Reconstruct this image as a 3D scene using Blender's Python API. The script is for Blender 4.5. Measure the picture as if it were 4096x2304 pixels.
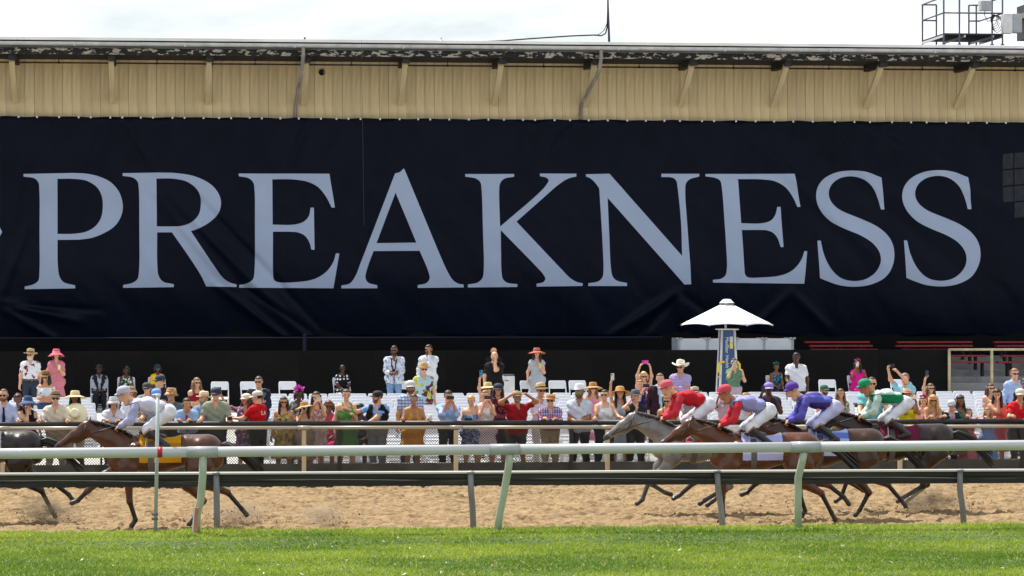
import bpy, bmesh, math, random
import numpy as np
from mathutils import Vector, Matrix, Euler

for o in list(bpy.data.objects):
    bpy.data.objects.remove(o)
S = bpy.context.scene
COL = S.collection
random.seed(7)
RNG = np.random.default_rng(7)

# ------------------------------------------------------------------ camera
FPX = 12000.0                       # focal length in photo pixels (photo 4096 wide)
CAMZ = 4.0
YAW = math.atan(1305.0 / FPX)
cam_d = bpy.data.cameras.new('camera')
cam_d.sensor_width = 36.0
cam_d.lens = 36.0 * FPX / 4096.0
cam_d.clip_start = 0.5
cam_d.clip_end = 6000.0
cam = bpy.data.objects.new('camera', cam_d)
cam.location = (0, 0, CAMZ)
cam.rotation_euler = (math.pi / 2, 0, -YAW)
COL.objects.link(cam)
S.camera = cam

# ------------------------------------------------------------------ light
SUN_EL, SUN_AZ = math.radians(60), math.radians(-34)   # azimuth from +Y towards +X
sun_dir = Vector((math.cos(SUN_EL) * math.sin(SUN_AZ), math.cos(SUN_EL) * math.cos(SUN_AZ), math.sin(SUN_EL)))
sun_d = bpy.data.lights.new('sun', 'SUN')
sun_d.energy = 5.0
sun_d.angle = math.radians(0.55)
sun_d.color = (1.0, 0.955, 0.88)
sun = bpy.data.objects.new('sun', sun_d)
sun.rotation_euler = sun_dir.to_track_quat('Z', 'Y').to_euler()
sun.location = (0, 60, 60)
COL.objects.link(sun)

W = bpy.data.worlds.new('World')
S.world = W
W.use_nodes = True
nt = W.node_tree
nt.nodes.clear()
n_out = nt.nodes.new('ShaderNodeOutputWorld')
n_bg = nt.nodes.new('ShaderNodeBackground')
n_sky = nt.nodes.new('ShaderNodeTexSky')
n_sky.sky_type = 'NISHITA'
n_sky.sun_disc = False
n_sky.sun_elevation = SUN_EL
n_sky.sun_rotation = SUN_AZ
n_sky.air_density = 1.0
n_sky.dust_density = 1.6
n_sky.ozone_density = 1.6
n_tc = nt.nodes.new('ShaderNodeTexCoord')
n_map = nt.nodes.new('ShaderNodeMapping')
n_map.inputs['Scale'].default_value = (1.0, 1.0, 3.2)
n_noi = nt.nodes.new('ShaderNodeTexNoise')
n_noi.inputs['Scale'].default_value = 4.5
n_noi.inputs['Detail'].default_value = 9.0
n_noi.inputs['Roughness'].default_value = 0.6
n_noi.inputs['Distortion'].default_value = 0.35
n_ramp = nt.nodes.new('ShaderNodeValToRGB')
n_ramp.color_ramp.elements[0].color = (0.16, 0.16, 0.16, 1)
n_ramp.color_ramp.elements[0].position = 0.37
n_ramp.color_ramp.elements[1].position = 0.59
n_mix = nt.nodes.new('ShaderNodeMix')
n_mix.data_type = 'RGBA'
n_mix.inputs['B'].default_value = (10.6, 10.9, 11.2, 1)      # sunlit cloud radiance in the sky texture's own units
nt.links.new(n_tc.outputs['Generated'], n_map.inputs['Vector'])
nt.links.new(n_map.outputs['Vector'], n_noi.inputs['Vector'])
nt.links.new(n_noi.outputs['Fac'], n_ramp.inputs['Fac'])
nt.links.new(n_ramp.outputs['Color'], n_mix.inputs['Factor'])
nt.links.new(n_sky.outputs['Color'], n_mix.inputs['A'])
nt.links.new(n_mix.outputs['Result'], n_bg.inputs['Color'])
nt.links.new(n_bg.outputs['Background'], n_out.inputs['Surface'])
n_bg.inputs['Strength'].default_value = 0.085

S.view_settings.view_transform = 'Standard'
S.view_settings.look = 'None'
S.view_settings.gamma = 1.0
S.view_settings.use_curve_mapping = False
S.view_settings.exposure = 0.45
S.render.engine = 'CYCLES'
S.cycles.max_bounces = 6
S.cycles.diffuse_bounces = 3
S.cycles.glossy_bounces = 3
S.cycles.transmission_bounces = 4
S.cycles.use_denoising = True

# ------------------------------------------------------------------ projection helpers
FW = Vector((math.sin(YAW), math.cos(YAW), 0))
RT = Vector((math.cos(YAW), -math.sin(YAW), 0))
CAMP = Vector((0, 0, CAMZ))

def px(x, y, Y):
    """point on the plane Y = const seen at photo pixel x, y"""
    d = FW + RT * ((x - 2048.0) / FPX) + Vector((0, 0, 1)) * ((1152.0 - y) / FPX)
    return CAMP + d * (Y / d.y)

def pxX(x, Y):
    return px(x, 1152, Y).x

def pxZ(x, y, Y):
    return px(x, y, Y).z

def proj(p):
    v = Vector(p) - CAMP
    d = v.dot(FW)
    return 2048 + FPX * v.dot(RT) / d, 1152 - FPX * v.z / d

# ------------------------------------------------------------------ materials
def lin(c):
    return c / 12.92 if c <= 0.04045 else ((c + 0.055) / 1.055) ** 2.4

def hexc(h):
    if not isinstance(h, str):
        return tuple(h)
    h = h.lstrip('#')
    return tuple(lin(int(h[i:i + 2], 16) / 255.0) for i in (0, 2, 4))

_M = {}

def base_mat(name):
    m = bpy.data.materials.new(name)
    m.use_nodes = True
    t = m.node_tree
    return m, t, t.nodes['Principled BSDF']

def mat(name, col, rough=0.6, metal=0.0, var=0.15, vscale=6.0, bump=0.0, bscale=60.0, spec=0.5, stretch=None, dirt=None):
    """plain material: base colour with soft noise variation, optional fine relief and dirt specks"""
    if name in _M:
        return _M[name]
    m, t, b = base_mat(name)
    c = hexc(col)
    tc = t.nodes.new('ShaderNodeTexCoord')
    vec = tc.outputs['Object']
    if stretch:
        mp = t.nodes.new('ShaderNodeMapping')
        mp.inputs['Scale'].default_value = stretch
        t.links.new(vec, mp.inputs['Vector'])
        vec = mp.outputs['Vector']
    n = t.nodes.new('ShaderNodeTexNoise')
    n.inputs['Scale'].default_value = vscale
    n.inputs['Detail'].default_value = 5
    t.links.new(vec, n.inputs['Vector'])
    r = t.nodes.new('ShaderNodeValToRGB')
    r.color_ramp.elements[0].position = 0.3
    r.color_ramp.elements[1].position = 0.7
    r.color_ramp.elements[0].color = tuple(max(0, x * (1 - var)) for x in c) + (1,)
    r.color_ramp.elements[1].color = tuple(min(1, x * (1 + var * 0.6)) for x in c) + (1,)
    t.links.new(n.outputs['Fac'], r.inputs['Fac'])
    colout = r.outputs['Color']
    if dirt:
        dcol, dscale, dth = dirt
        n2 = t.nodes.new('ShaderNodeTexNoise')
        n2.inputs['Scale'].default_value = dscale
        n2.inputs['Detail'].default_value = 7
        n2.inputs['Roughness'].default_value = 0.65
        t.links.new(vec, n2.inputs['Vector'])
        r2 = t.nodes.new('ShaderNodeValToRGB')
        r2.color_ramp.elements[0].position = dth
        r2.color_ramp.elements[1].position = min(1, dth + 0.07)
        t.links.new(n2.outputs['Fac'], r2.inputs['Fac'])
        mx = t.nodes.new('ShaderNodeMix')
        mx.data_type = 'RGBA'
        t.links.new(r2.outputs['Color'], mx.inputs['Factor'])
        t.links.new(colout, mx.inputs['A'])
        mx.inputs['B'].default_value = hexc(dcol) + (1,)
        colout = mx.outputs['Result']
    t.links.new(colout, b.inputs['Base Color'])
    b.inputs['Roughness'].default_value = rough
    b.inputs['Metallic'].default_value = metal
    b.inputs['Specular IOR Level'].default_value = spec
    if bump:
        n3 = t.nodes.new('ShaderNodeTexNoise')
        n3.inputs['Scale'].default_value = bscale
        n3.inputs['Detail'].default_value = 6
        t.links.new(vec, n3.inputs['Vector'])
        bp = t.nodes.new('ShaderNodeBump')
        bp.inputs['Strength'].default_value = bump
        bp.inputs['Distance'].default_value = 0.02
        t.links.new(n3.outputs['Fac'], bp.inputs['Height'])
        t.links.new(bp.outputs['Normal'], b.inputs['Normal'])
    _M[name] = m
    return m

def math_node(t, op, a, b=None):
    n = t.nodes.new('ShaderNodeMath')
    n.operation = op
    for i, v in enumerate((a, b)):
        if v is None:
            continue
        if isinstance(v, (int, float)):
            n.inputs[i].default_value = v
        else:
            t.links.new(v, n.inputs[i])
    return n.outputs[0]

def cloth(spec):
    """spec: '#rrggbb' plain, or 'kind:#base,#c2,...:scale'"""
    key = 'cloth ' + spec
    if key in _M:
        return _M[key]
    if ':' not in spec:
        m = mat(key, spec, rough=0.85, var=0.14, vscale=9, bump=0.6, bscale=13, spec=0.25)
        return m
    kind, cols, sc = spec.split(':')
    cols = [hexc(c) + (1,) for c in cols.split(',')]
    sc = float(sc)
    m, t, b = base_mat(key)
    tc = t.nodes.new('ShaderNodeTexCoord')
    ob = tc.outputs['Object']
    cur = None
    def mixc(fac, A, B):
        mx = t.nodes.new('ShaderNodeMix')
        mx.data_type = 'RGBA'
        t.links.new(fac, mx.inputs['Factor'])
        for k, v in (('A', A), ('B', B)):
            if isinstance(v, tuple):
                mx.inputs[k].default_value = v
            else:
                t.links.new(v, mx.inputs[k])
        return mx.outputs['Result']
    if kind in ('plaid', 'stripe', 'hstripe'):
        sep = t.nodes.new('ShaderNodeSeparateXYZ')
        t.links.new(ob, sep.inputs[0])
        def band(axis, s, th, off=0.0):
            v = math_node(t, 'MULTIPLY_ADD', sep.outputs[axis], s)
            v.node.inputs[2].default_value = off
            return math_node(t, 'GREATER_THAN', math_node(t, 'FRACT', v), th)
        if kind == 'plaid':
            cur = mixc(band(0, sc, 0.55), cols[0], cols[1])
            cur = mixc(band(2, sc, 0.6), cur, cols[2] if len(cols) > 2 else cols[1])
            if len(cols) > 3:
                cur = mixc(band(2, sc * 0.5, 0.85, 0.3), cur, cols[3])
        elif kind == 'stripe':
            cur = mixc(band(0, sc, 0.5), cols[0], cols[1])
        else:
            cur = mixc(band(2, sc, 0.5), cols[0], cols[1])
    else:
        v = t.nodes.new('ShaderNodeTexVoronoi')
        v.inputs['Scale'].default_value = sc
        t.links.new(ob, v.inputs['Vector'])
        if kind == 'dots':
            v.inputs['Randomness'].default_value = 0.15
            f = math_node(t, 'LESS_THAN', v.outputs["Distance"], 0.36)
            cur = mixc(f, cols[0], cols[1])
        elif kind == 'floral':
            n = t.nodes.new('ShaderNodeTexNoise')
            n.inputs['Scale'].default_value = sc * 0.8
            t.links.new(ob, n.inputs['Vector'])
            mxv = t.nodes.new('ShaderNodeMix')
            mxv.data_type = 'VECTOR'
            mxv.inputs['Factor'].default_value = 0.12
            t.links.new(ob, mxv.inputs['A'])
            t.links.new(n.outputs['Color'], mxv.inputs['B'])
            t.links.new(mxv.outputs['Result'], v.inputs['Vector'])
            sp = t.nodes.new('ShaderNodeSeparateColor')
            t.links.new(v.outputs['Color'], sp.inputs[0])
            r = t.nodes.new('ShaderNodeValToRGB')
            r.color_ramp.interpolation = 'CONSTANT'
            els = r.color_ramp.elements
            k = len(cols)
            els[0].position = 0.0
            els[0].color = cols[0]
            els[1].position = 0.42
            els[1].color = cols[1 % k]
            for i in range(2, k):
                e = els.new(0.42 + 0.58 * (i - 1) / (k - 1))
                e.color = cols[i]
            t.links.new(sp.outputs[0], r.inputs['Fac'])
            cur = r.outputs['Color']
    t.links.new(cur, b.inputs['Base Color'])
    nb = t.nodes.new('ShaderNodeTexNoise')
    nb.inputs['Scale'].default_value = 13
    nb.inputs['Detail'].default_value = 5
    t.links.new(ob, nb.inputs['Vector'])
    bp = t.nodes.new('ShaderNodeBump')
    bp.inputs['Strength'].default_value = 0.6
    bp.inputs['Distance'].default_value = 0.02
    t.links.new(nb.outputs['Fac'], bp.inputs['Height'])
    t.links.new(bp.outputs['Normal'], b.inputs['Normal'])
    b.inputs['Roughness'].default_value = 0.85
    b.inputs['Specular IOR Level'].default_value = 0.25
    _M[key] = m
    return m

# ------------------------------------------------------------------ scene graph helpers
def put(o, parent=None):
    COL.objects.link(o)
    if parent is not None:
        o.parent = parent
    return o

def tag(o, label=None, cat=None, group=None, kind=None):
    if label:
        o['label'] = label
    if cat:
        o['category'] = cat
    if group:
        o['group'] = group
    if kind:
        o['kind'] = kind
    return o

def empty(name, loc=(0, 0, 0), rz=0.0):
    o = bpy.data.objects.new(name, None)
    o.empty_display_size = 0.1
    o.location = loc
    o.rotation_euler = (0, 0, rz)
    COL.objects.link(o)
    return o

def mesh_np(name, V, F, mats=None, smooth=True, midx=None):
    """mesh from an (n,3) array and a face array (m,4) / (m,3) / list of lists"""
    me = bpy.data.meshes.new(name)
    V = np.asarray(V, dtype=np.float32)
    if isinstance(F, np.ndarray):
        n = F.shape[1]
        me.vertices.add(len(V))
        me.vertices.foreach_set('co', V.ravel())
        me.loops.add(F.size)
        me.loops.foreach_set('vertex_index', F.astype(np.int32).ravel())
        me.polygons.add(len(F))
        me.polygons.foreach_set('loop_start', (np.arange(len(F)) * n).astype(np.int32))
        me.polygons.foreach_set('loop_total', np.full(len(F), n, dtype=np.int32))
        me.update(calc_edges=True)
    else:
        me.from_pydata([tuple(map(float, v)) for v in V], [], [list(map(int, f)) for f in F])
    if midx is not None:
        me.polygons.foreach_set('material_index', np.asarray(midx, dtype=np.int32))
    if smooth:
        me.polygons.foreach_set('use_smooth', np.ones(len(me.polygons), dtype=bool))
    for m in (mats or []):
        me.materials.append(m)
    me.validate()
    return me

class MB:
    """collects shapes, then builds one mesh object"""
    def __init__(s):
        s.v, s.f = [], []
    def add(s, V, F):
        b = len(s.v)
        s.v += [tuple(v) for v in V]
        s.f += [[i + b for i in f] for f in F]
        return s
    def box(s, c, d, rot=None, bev=0.0):
        x, y, z = d[0] / 2, d[1] / 2, d[2] / 2
        if bev:
            return s.bevbox(c, d, rot, bev)
        P = [Vector((a * x, b * y, e * z)) for e in (-1, 1) for b in (-1, 1) for a in (-1, 1)]
        if rot is not None:
            P = [rot @ p for p in P]
        P = [p + Vector(c) for p in P]
        return s.add(P, [(0, 2, 3, 1), (4, 5, 7, 6), (0, 1, 5, 4), (2, 6, 7, 3), (0, 4, 6, 2), (1, 3, 7, 5)])
    def bevbox(s, c, d, rot, bev):
        bm = bmesh.new()
        bmesh.ops.create_cube(bm, size=1.0)
        for v in bm.verts:
            v.co = Vector((v.co.x * d[0], v.co.y * d[1], v.co.z * d[2]))
        bmesh.ops.bevel(bm, geom=bm.edges[:], offset=bev, segments=2, affect='EDGES', profile=0.6)
        bm.verts.index_update()
        P = [v.co.copy() for v in bm.verts]
        if rot is not None:
            P = [rot @ p for p in P]
        F = [[v.index for v in f.verts] for f in bm.faces]
        bm.free()
        return s.add([p + Vector(c) for p in P], F)
    def tube(s, pts, r, n=8, caps=True, flat=None):
        pts = [Vector(p) for p in pts]
        rs = r if isinstance(r, (list, tuple)) else [r] * len(pts)
        V, F = [], []
        prev = None
        for i, p in enumerate(pts):
            a = pts[max(0, i - 1)]
            b = pts[min(len(pts) - 1, i + 1)]
            t = (b - a)
            if t.length < 1e-9:
                t = Vector((0, 0, 1))
            t.normalize()
            if prev is None:
                ref = Vector((0, 0, 1)) if abs(t.z) < 0.9 else Vector((0, 1, 0))
                u = t.cross(ref).normalized()
            else:
                u = (prev - t * prev.dot(t))
                u = u.normalized() if u.length > 1e-6 else t.orthogonal().normalized()
            prev = u
            w = t.cross(u)
            for k in range(n):
                an = 2 * math.pi * k / n
                off = u * math.cos(an) + w * math.sin(an)
                if flat:
                    off = Vector((off.x * flat[0], off.y * flat[1], off.z * flat[2]))
                V.append(p + off * rs[i])
        for i in range(len(pts) - 1):
            for k in range(n):
                k2 = (k + 1) % n
                F.append((i * n + k, i * n + k2, (i + 1) * n + k2, (i + 1) * n + k))
        if caps:
            F.append(tuple(range(n))[::-1])
            F.append(tuple(range((len(pts) - 1) * n, len(pts) * n)))
        return s.add(V, F)
    def lathe(s, prof, n=20, c=(0, 0, 0), fn=None, sx=1.0, sy=1.0, cap0=False, cap1=False):
        V, F = [], []
        for i, (r, z) in enumerate(prof):
            for k in range(n):
                a = 2 * math.pi * k / n
                x, y, zz = r * math.cos(a) * sx, r * math.sin(a) * sy, z
                if fn:
                    x, y, zz = fn(x, y, zz, a, i)
                V.append((x + c[0], y + c[1], zz + c[2]))
        for i in range(len(prof) - 1):
            for k in range(n):
                k2 = (k + 1) % n
                F.append((i * n + k, i * n + k2, (i + 1) * n + k2, (i + 1) * n + k))
        if cap0:
            F.append(tuple(range(n))[::-1])
        if cap1:
            F.append(tuple(range((len(prof) - 1) * n, len(prof) * n)))
        return s.add(V, F)
    def ball(s, c, r, nu=10, nv=7, rot=None):
        rr = r if isinstance(r, (tuple, list)) else (r, r, r)
        V, F = [], []
        for j in range(nv + 1):
            ph = math.pi * j / nv
            for i in range(nu):
                a = 2 * math.pi * i / nu
                p = Vector((rr[0] * math.sin(ph) * math.cos(a), rr[1] * math.sin(ph) * math.sin(a), rr[2] * math.cos(ph)))
                if rot is not None:
                    p = rot @ p
                V.append(p + Vector(c))
        for j in range(nv):
            for i in range(nu):
                i2 = (i + 1) % nu
                F.append((j * nu + i, (j + 1) * nu + i, (j + 1) * nu + i2, j * nu + i2))
        return s.add(V, F)
    def mesh(s, name, mats=None, smooth=False):
        me = bpy.data.meshes.new(name)
        me.from_pydata(s.v, [], s.f)
        if smooth:
            me.polygons.foreach_set('use_smooth', np.ones(len(me.polygons), dtype=bool))
        for m in (mats or []):
            me.materials.append(m)
        me.update()
        return me
    def obj(s, name, m, parent=None, smooth=False):
        me = s.mesh(name, [m], smooth)
        return put(bpy.data.objects.new(name, me), parent)

def xform(mb, M):
    mb.v = [tuple(M @ Vector(v)) for v in mb.v]
    return mb

# ------------------------------------------------------------------ noise (numpy)
def vnoise(x, y, seed=0):
    x = np.asarray(x, dtype=np.float64)
    y = np.asarray(y, dtype=np.float64)
    xi, yi = np.floor(x).astype(np.int64), np.floor(y).astype(np.int64)
    xf, yf = x - xi, y - yi
    def hsh(a, b):
        n = (a * 374761393 + b * 668265263 + seed * 974634777) & 0xffffffff
        n = ((n ^ (n >> 13)) * 1274126177) & 0xffffffff
        return ((n ^ (n >> 16)) & 0xffff) / 65535.0
    u, v = xf * xf * (3 - 2 * xf), yf * yf * (3 - 2 * yf)
    return (hsh(xi, yi) * (1 - u) + hsh(xi + 1, yi) * u) * (1 - v) + (hsh(xi, yi + 1) * (1 - u) + hsh(xi + 1, yi + 1) * u) * v

def fbm(x, y, oct=4, seed=0):
    s, a, t = 0.0, 0.5, 0.0
    for i in range(oct):
        s = s + a * vnoise(x * 2 ** i, y * 2 ** i, seed + i)
        t += a
        a *= 0.55
    return s / t

# ------------------------------------------------------------------ implicit bodies (round cones, smooth union, surface nets)
def surfnet(D, o, h):
    nx, ny, nz = D.shape
    sh = (nx - 1, ny - 1, nz - 1)
    acc = np.zeros(sh + (3,), np.float32)
    cnt = np.zeros(sh, np.float32)
    crosses = []
    for ax in range(3):
        sa = [slice(None)] * 3
        sb = [slice(None)] * 3
        sa[ax] = slice(0, -1)
        sb[ax] = slice(1, None)
        a, b = D[tuple(sa)], D[tuple(sb)]
        cr = (a < 0) != (b < 0)
        t = np.where(cr, a / np.where(cr, a - b, 1), 0)
        crosses.append((cr, a < 0))
        o1, o2 = [k for k in range(3) if k != ax]
        for d1 in (0, 1):
            for d2 in (0, 1):
                sl = [slice(None)] * 3
                sl[o1] = slice(d1, d1 + sh[o1])
                sl[o2] = slice(d2, d2 + sh[o2])
                c = cr[tuple(sl)]
                tt = t[tuple(sl)]
                cnt += c
                acc[..., ax] += tt
                acc[..., o1] += c * d1
                acc[..., o2] += c * d2
    act = cnt > 0
    idx = -np.ones(sh, np.int64)
    idx[act] = np.arange(act.sum())
    cells = np.argwhere(act)
    V = (cells + acc[act] / cnt[act][:, None]) * h + np.asarray(o)
    Fs = []
    for ax in range(3):
        cr, neg = crosses[ax]
        o1, o2 = [(1, 2), (2, 0), (0, 1)][ax]
        sl = [slice(None)] * 3
        sl[o1] = slice(1, sh[o1])
        sl[o2] = slice(1, sh[o2])
        e = np.argwhere(cr[tuple(sl)])
        if not len(e):
            continue
        e[:, o1] += 1
        e[:, o2] += 1
        ng = neg[e[:, 0], e[:, 1], e[:, 2]]
        def cell(d1, d2):
            q = e.copy()
            q[:, o1] -= d1
            q[:, o2] -= d2
            return idx[q[:, 0], q[:, 1], q[:, 2]]
        q = np.stack([cell(1, 1), cell(0, 1), cell(0, 0), cell(1, 0)], 1)
        q[~ng] = q[~ng][:, ::-1]
        Fs.append(q)
    return V.astype(np.float32), np.concatenate(Fs)

def cone_d(P, p):
    """distance of points P (...,3) to round cone p=(a,b,ra,rb,sy) ; returns d, t"""
    a, b = np.asarray(p[0], np.float32), np.asarray(p[1], np.float32)
    ba = b - a
    L = float(ba @ ba)
    pa = [P[i] - a[i] for i in range(3)]
    t = (pa[0] * ba[0] + pa[1] * ba[1] + pa[2] * ba[2]) / L if L > 1e-9 else 0.0 * pa[0]
    t = np.clip(t, 0, 1)
    d = np.sqrt((pa[0] - t * ba[0]) ** 2 + ((pa[1] - t * ba[1]) * p[4]) ** 2 + (pa[2] - t * ba[2]) ** 2) - (p[2] + (p[3] - p[2]) * t)
    return d, t

def implicit(prims, h, k):
    """prims: (a, b, ra, rb, yscale, region[, k])"""
    lo = np.min([np.minimum(p[0], p[1]) - max(p[2], p[3]) for p in prims], axis=0) - 2.5 * h
    hi = np.max([np.maximum(p[0], p[1]) + max(p[2], p[3]) for p in prims], axis=0) + 2.5 * h
    n = np.ceil((hi - lo) / h).astype(int) + 1
    ax = [(lo[i] + h * np.arange(n[i])).astype(np.float32) for i in range(3)]
    D = np.full(tuple(n), 0.5, np.float32)
    for p in prims:
        kk = p[6] if len(p) > 6 else k
        m = max(p[2], p[3]) + kk + 2.1 * h
        l2 = np.minimum(p[0], p[1]) - m
        h2 = np.maximum(p[0], p[1]) + m
        i0 = np.maximum(np.floor((l2 - lo) / h).astype(int), 0)
        i1 = np.minimum(np.ceil((h2 - lo) / h).astype(int) + 1, n)
        sl = tuple(slice(i0[i], i1[i]) for i in range(3))
        G = (ax[0][sl[0]][:, None, None], ax[1][sl[1]][None, :, None], ax[2][sl[2]][None, None, :])
        d, _ = cone_d(G, p)
        a = D[sl]
        hh = np.maximum(kk - np.abs(a - d), 0) / kk
        D[sl] = np.minimum(a, d) - hh * hh * kk * 0.25
    V, F = surfnet(D, lo, h)
    return V, F

def regions(V, prims):
    P = (V[:, 0], V[:, 1], V[:, 2])
    best = np.full(len(V), 9.0, np.float32)
    reg = np.zeros(len(V), np.int32)
    tt = np.zeros(len(V), np.float32)
    for i, p in enumerate(prims):
        d, t = cone_d(P, p)
        u = d < best
        best[u] = d[u]
        reg[u] = i
        tt[u] = t[u]
    return reg, tt

def vnormals(V, F):
    a, b, c, d = (V[F[:, i]] for i in range(4))
    n = np.cross(c - a, d - b)
    N = np.zeros_like(V)
    for i in range(4):
        np.add.at(N, F[:, i], n)
    return N / np.maximum(np.linalg.norm(N, axis=1, keepdims=True), 1e-9)

# =================================================================== GROUND, TURF, DIRT, APRON
def adopt(root, *objs):
    for o in objs:
        o.parent = root
        o.location = o.location - root.location
    return root

def grid(name, x0, x1, nx, y0, y1, ny, zf, m, smooth=True):
    xs = np.linspace(x0, x1, nx)
    ys = np.linspace(y0, y1, ny) if y1 is not None else y0
    ny = len(ys)
    X, Y = np.meshgrid(xs, ys, indexing='ij')
    Z = zf(X, Y)
    V = np.stack([X, Y, Z], -1).reshape(-1, 3)
    i = np.arange(nx * ny).reshape(nx, ny)
    F = np.stack([i[:-1, :-1], i[1:, :-1], i[1:, 1:], i[:-1, 1:]], -1).reshape(-1, 4)
    return put(bpy.data.objects.new(name, mesh_np(name, V, F, [m], smooth)))

m_earth = mat('bare earth', (0.16, 0.12, 0.075), rough=0.95, vscale=0.4, var=0.3)
g = grid('ground', -1500, 1500, 3, -800, 2500, 3, lambda X, Y: X * 0 - 0.75, m_earth)
tag(g, kind='structure')

def turf_z(X, Y):
    z = 0.30 + 0.03 * (fbm(X * 0.6, Y * 0.9, 3, 5) - 0.5) + 0.05 * np.clip((44.5 - Y) / 8, 0, 1)
    z = z + 0.075 * np.clip((Y - 42.9 - 0.5 * (fbm(X * 0.8, X * 0 + 7, 3, 15) - 0.5)) / 0.35, 0, 1)  # low step added so its front slope shades like the rails' shadow band
    edge = 44.9 + 0.12 * (fbm(X * 1.3, X * 0 + 3, 3, 9) - 0.5)
    drop = np.clip((Y - edge) / 1.2, 0, 1)
    return z - 0.62 * drop ** 1.3

m_soil = mat('turf soil', (0.06, 0.105, 0.016), rough=0.95, vscale=14, var=0.5, bump=0.4, bscale=40)
tag(grid('turf_course', -8, 22, 200, np.concatenate([np.linspace(12, 36, 20)[:-1], np.linspace(36, 46.4, 110)]), None, None, turf_z, m_soil), kind='structure')

def dirt_z(X, Y):
    z = 0.05 * (fbm(X * 1.6, Y * 1.6, 3, 21) - 0.5) + 0.065 * (fbm(X * 9.5, Y * 5.5, 3, 31) - 0.5)
    # harrow ridges and trodden clods
    cl = fbm(X * 9 + 9, Y * 6.0, 3, 41)
    z = z + 0.045 * np.clip((cl - 0.54) / 0.10, 0, 1) * (0.4 + 0.6 * fbm(X * 0.9, Y * 0.9, 2, 43))
    z = z - 0.05 * np.clip((0.40 - fbm(X * 5 + 3, Y * 6, 2, 47)) / 0.15, 0, 1)
    z = z - 0.05 * np.exp(-((Y - 51.9 - 0.12 * np.sin(X * 0.7)) / 0.10) ** 2) * (fbm(X * 0.5, X * 0, 2, 77) > 0.45)
    return z - 0.25 * np.clip((Y - 60.2) / 2, 0, 1) - 0.2 * np.clip((47.5 - Y) / 1.5, 0, 1)

def dirt_mat():
    m, t, b = base_mat('harrowed dirt')
    tc = t.nodes.new('ShaderNodeTexCoord')
    def noise(s, d=6, st=(1, 1, 1)):
        mp = t.nodes.new('ShaderNodeMapping')
        mp.inputs['Scale'].default_value = st
        t.links.new(tc.outputs['Object'], mp.inputs['Vector'])
        n = t.nodes.new('ShaderNodeTexNoise')
        n.inputs['Scale'].default_value = s
        n.inputs['Detail'].default_value = d
        n.inputs['Roughness'].default_value = 0.62
        t.links.new(mp.outputs['Vector'], n.inputs['Vector'])
        return n.outputs['Fac']
    r = t.nodes.new('ShaderNodeValToRGB')
    e = r.color_ramp.elements
    e[0].position, e[0].color = 0.30, (0.115, 0.074, 0.036, 1)
    e[1].position, e[1].color = 0.68, (0.37, 0.262, 0.143, 1)
    x = e.new(0.5)
    x.color = (0.27, 0.186, 0.098, 1)
    t.links.new(noise(3.2, 9, (0.6, 1.4, 1)), r.inputs['Fac'])
    t.links.new(r.outputs['Color'], b.inputs['Base Color'])
    b.inputs['Roughness'].default_value = 0.95
    b.inputs['Specular IOR Level'].default_value = 0.15
    bp = t.nodes.new('ShaderNodeBump')
    bp.inputs['Strength'].default_value = 0.9
    bp.inputs['Distance'].default_value = 0.03
    t.links.new(noise(26, 5), bp.inputs['Height'])
    t.links.new(bp.outputs['Normal'], b.inputs['Normal'])
    return m
m_dirt = dirt_mat()
ysd = np.concatenate([np.linspace(45.6, 49, 30)[:-1], np.linspace(49, 61.2, 330), np.linspace(61.2, 62.45, 12)[1:]])
tag(grid('dirt_track', -5.0, 19.5, 960, ysd, None, None, dirt_z, m_dirt), kind='structure')

def apron_z(Y):
    return 0.05 + 0.0486 * (Y - 63.0)

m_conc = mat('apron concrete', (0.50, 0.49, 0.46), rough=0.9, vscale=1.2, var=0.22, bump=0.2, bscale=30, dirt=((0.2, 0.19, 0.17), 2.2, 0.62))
m_kerb = mat('kerb concrete', (0.20, 0.185, 0.155), rough=0.92, vscale=2.5, var=0.35, bump=0.3, bscale=18)
tag(grid('apron', -12, 32, 8, 62.6, 79.9, 24, lambda X, Y: apron_z(Y), m_conc, False), kind='structure')
k = MB()
k.box((10, 62.5, -0.05), (44, 0.16, 0.80), bev=0.02)
tag(k.obj('kerb', m_kerb), kind='structure')

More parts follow.
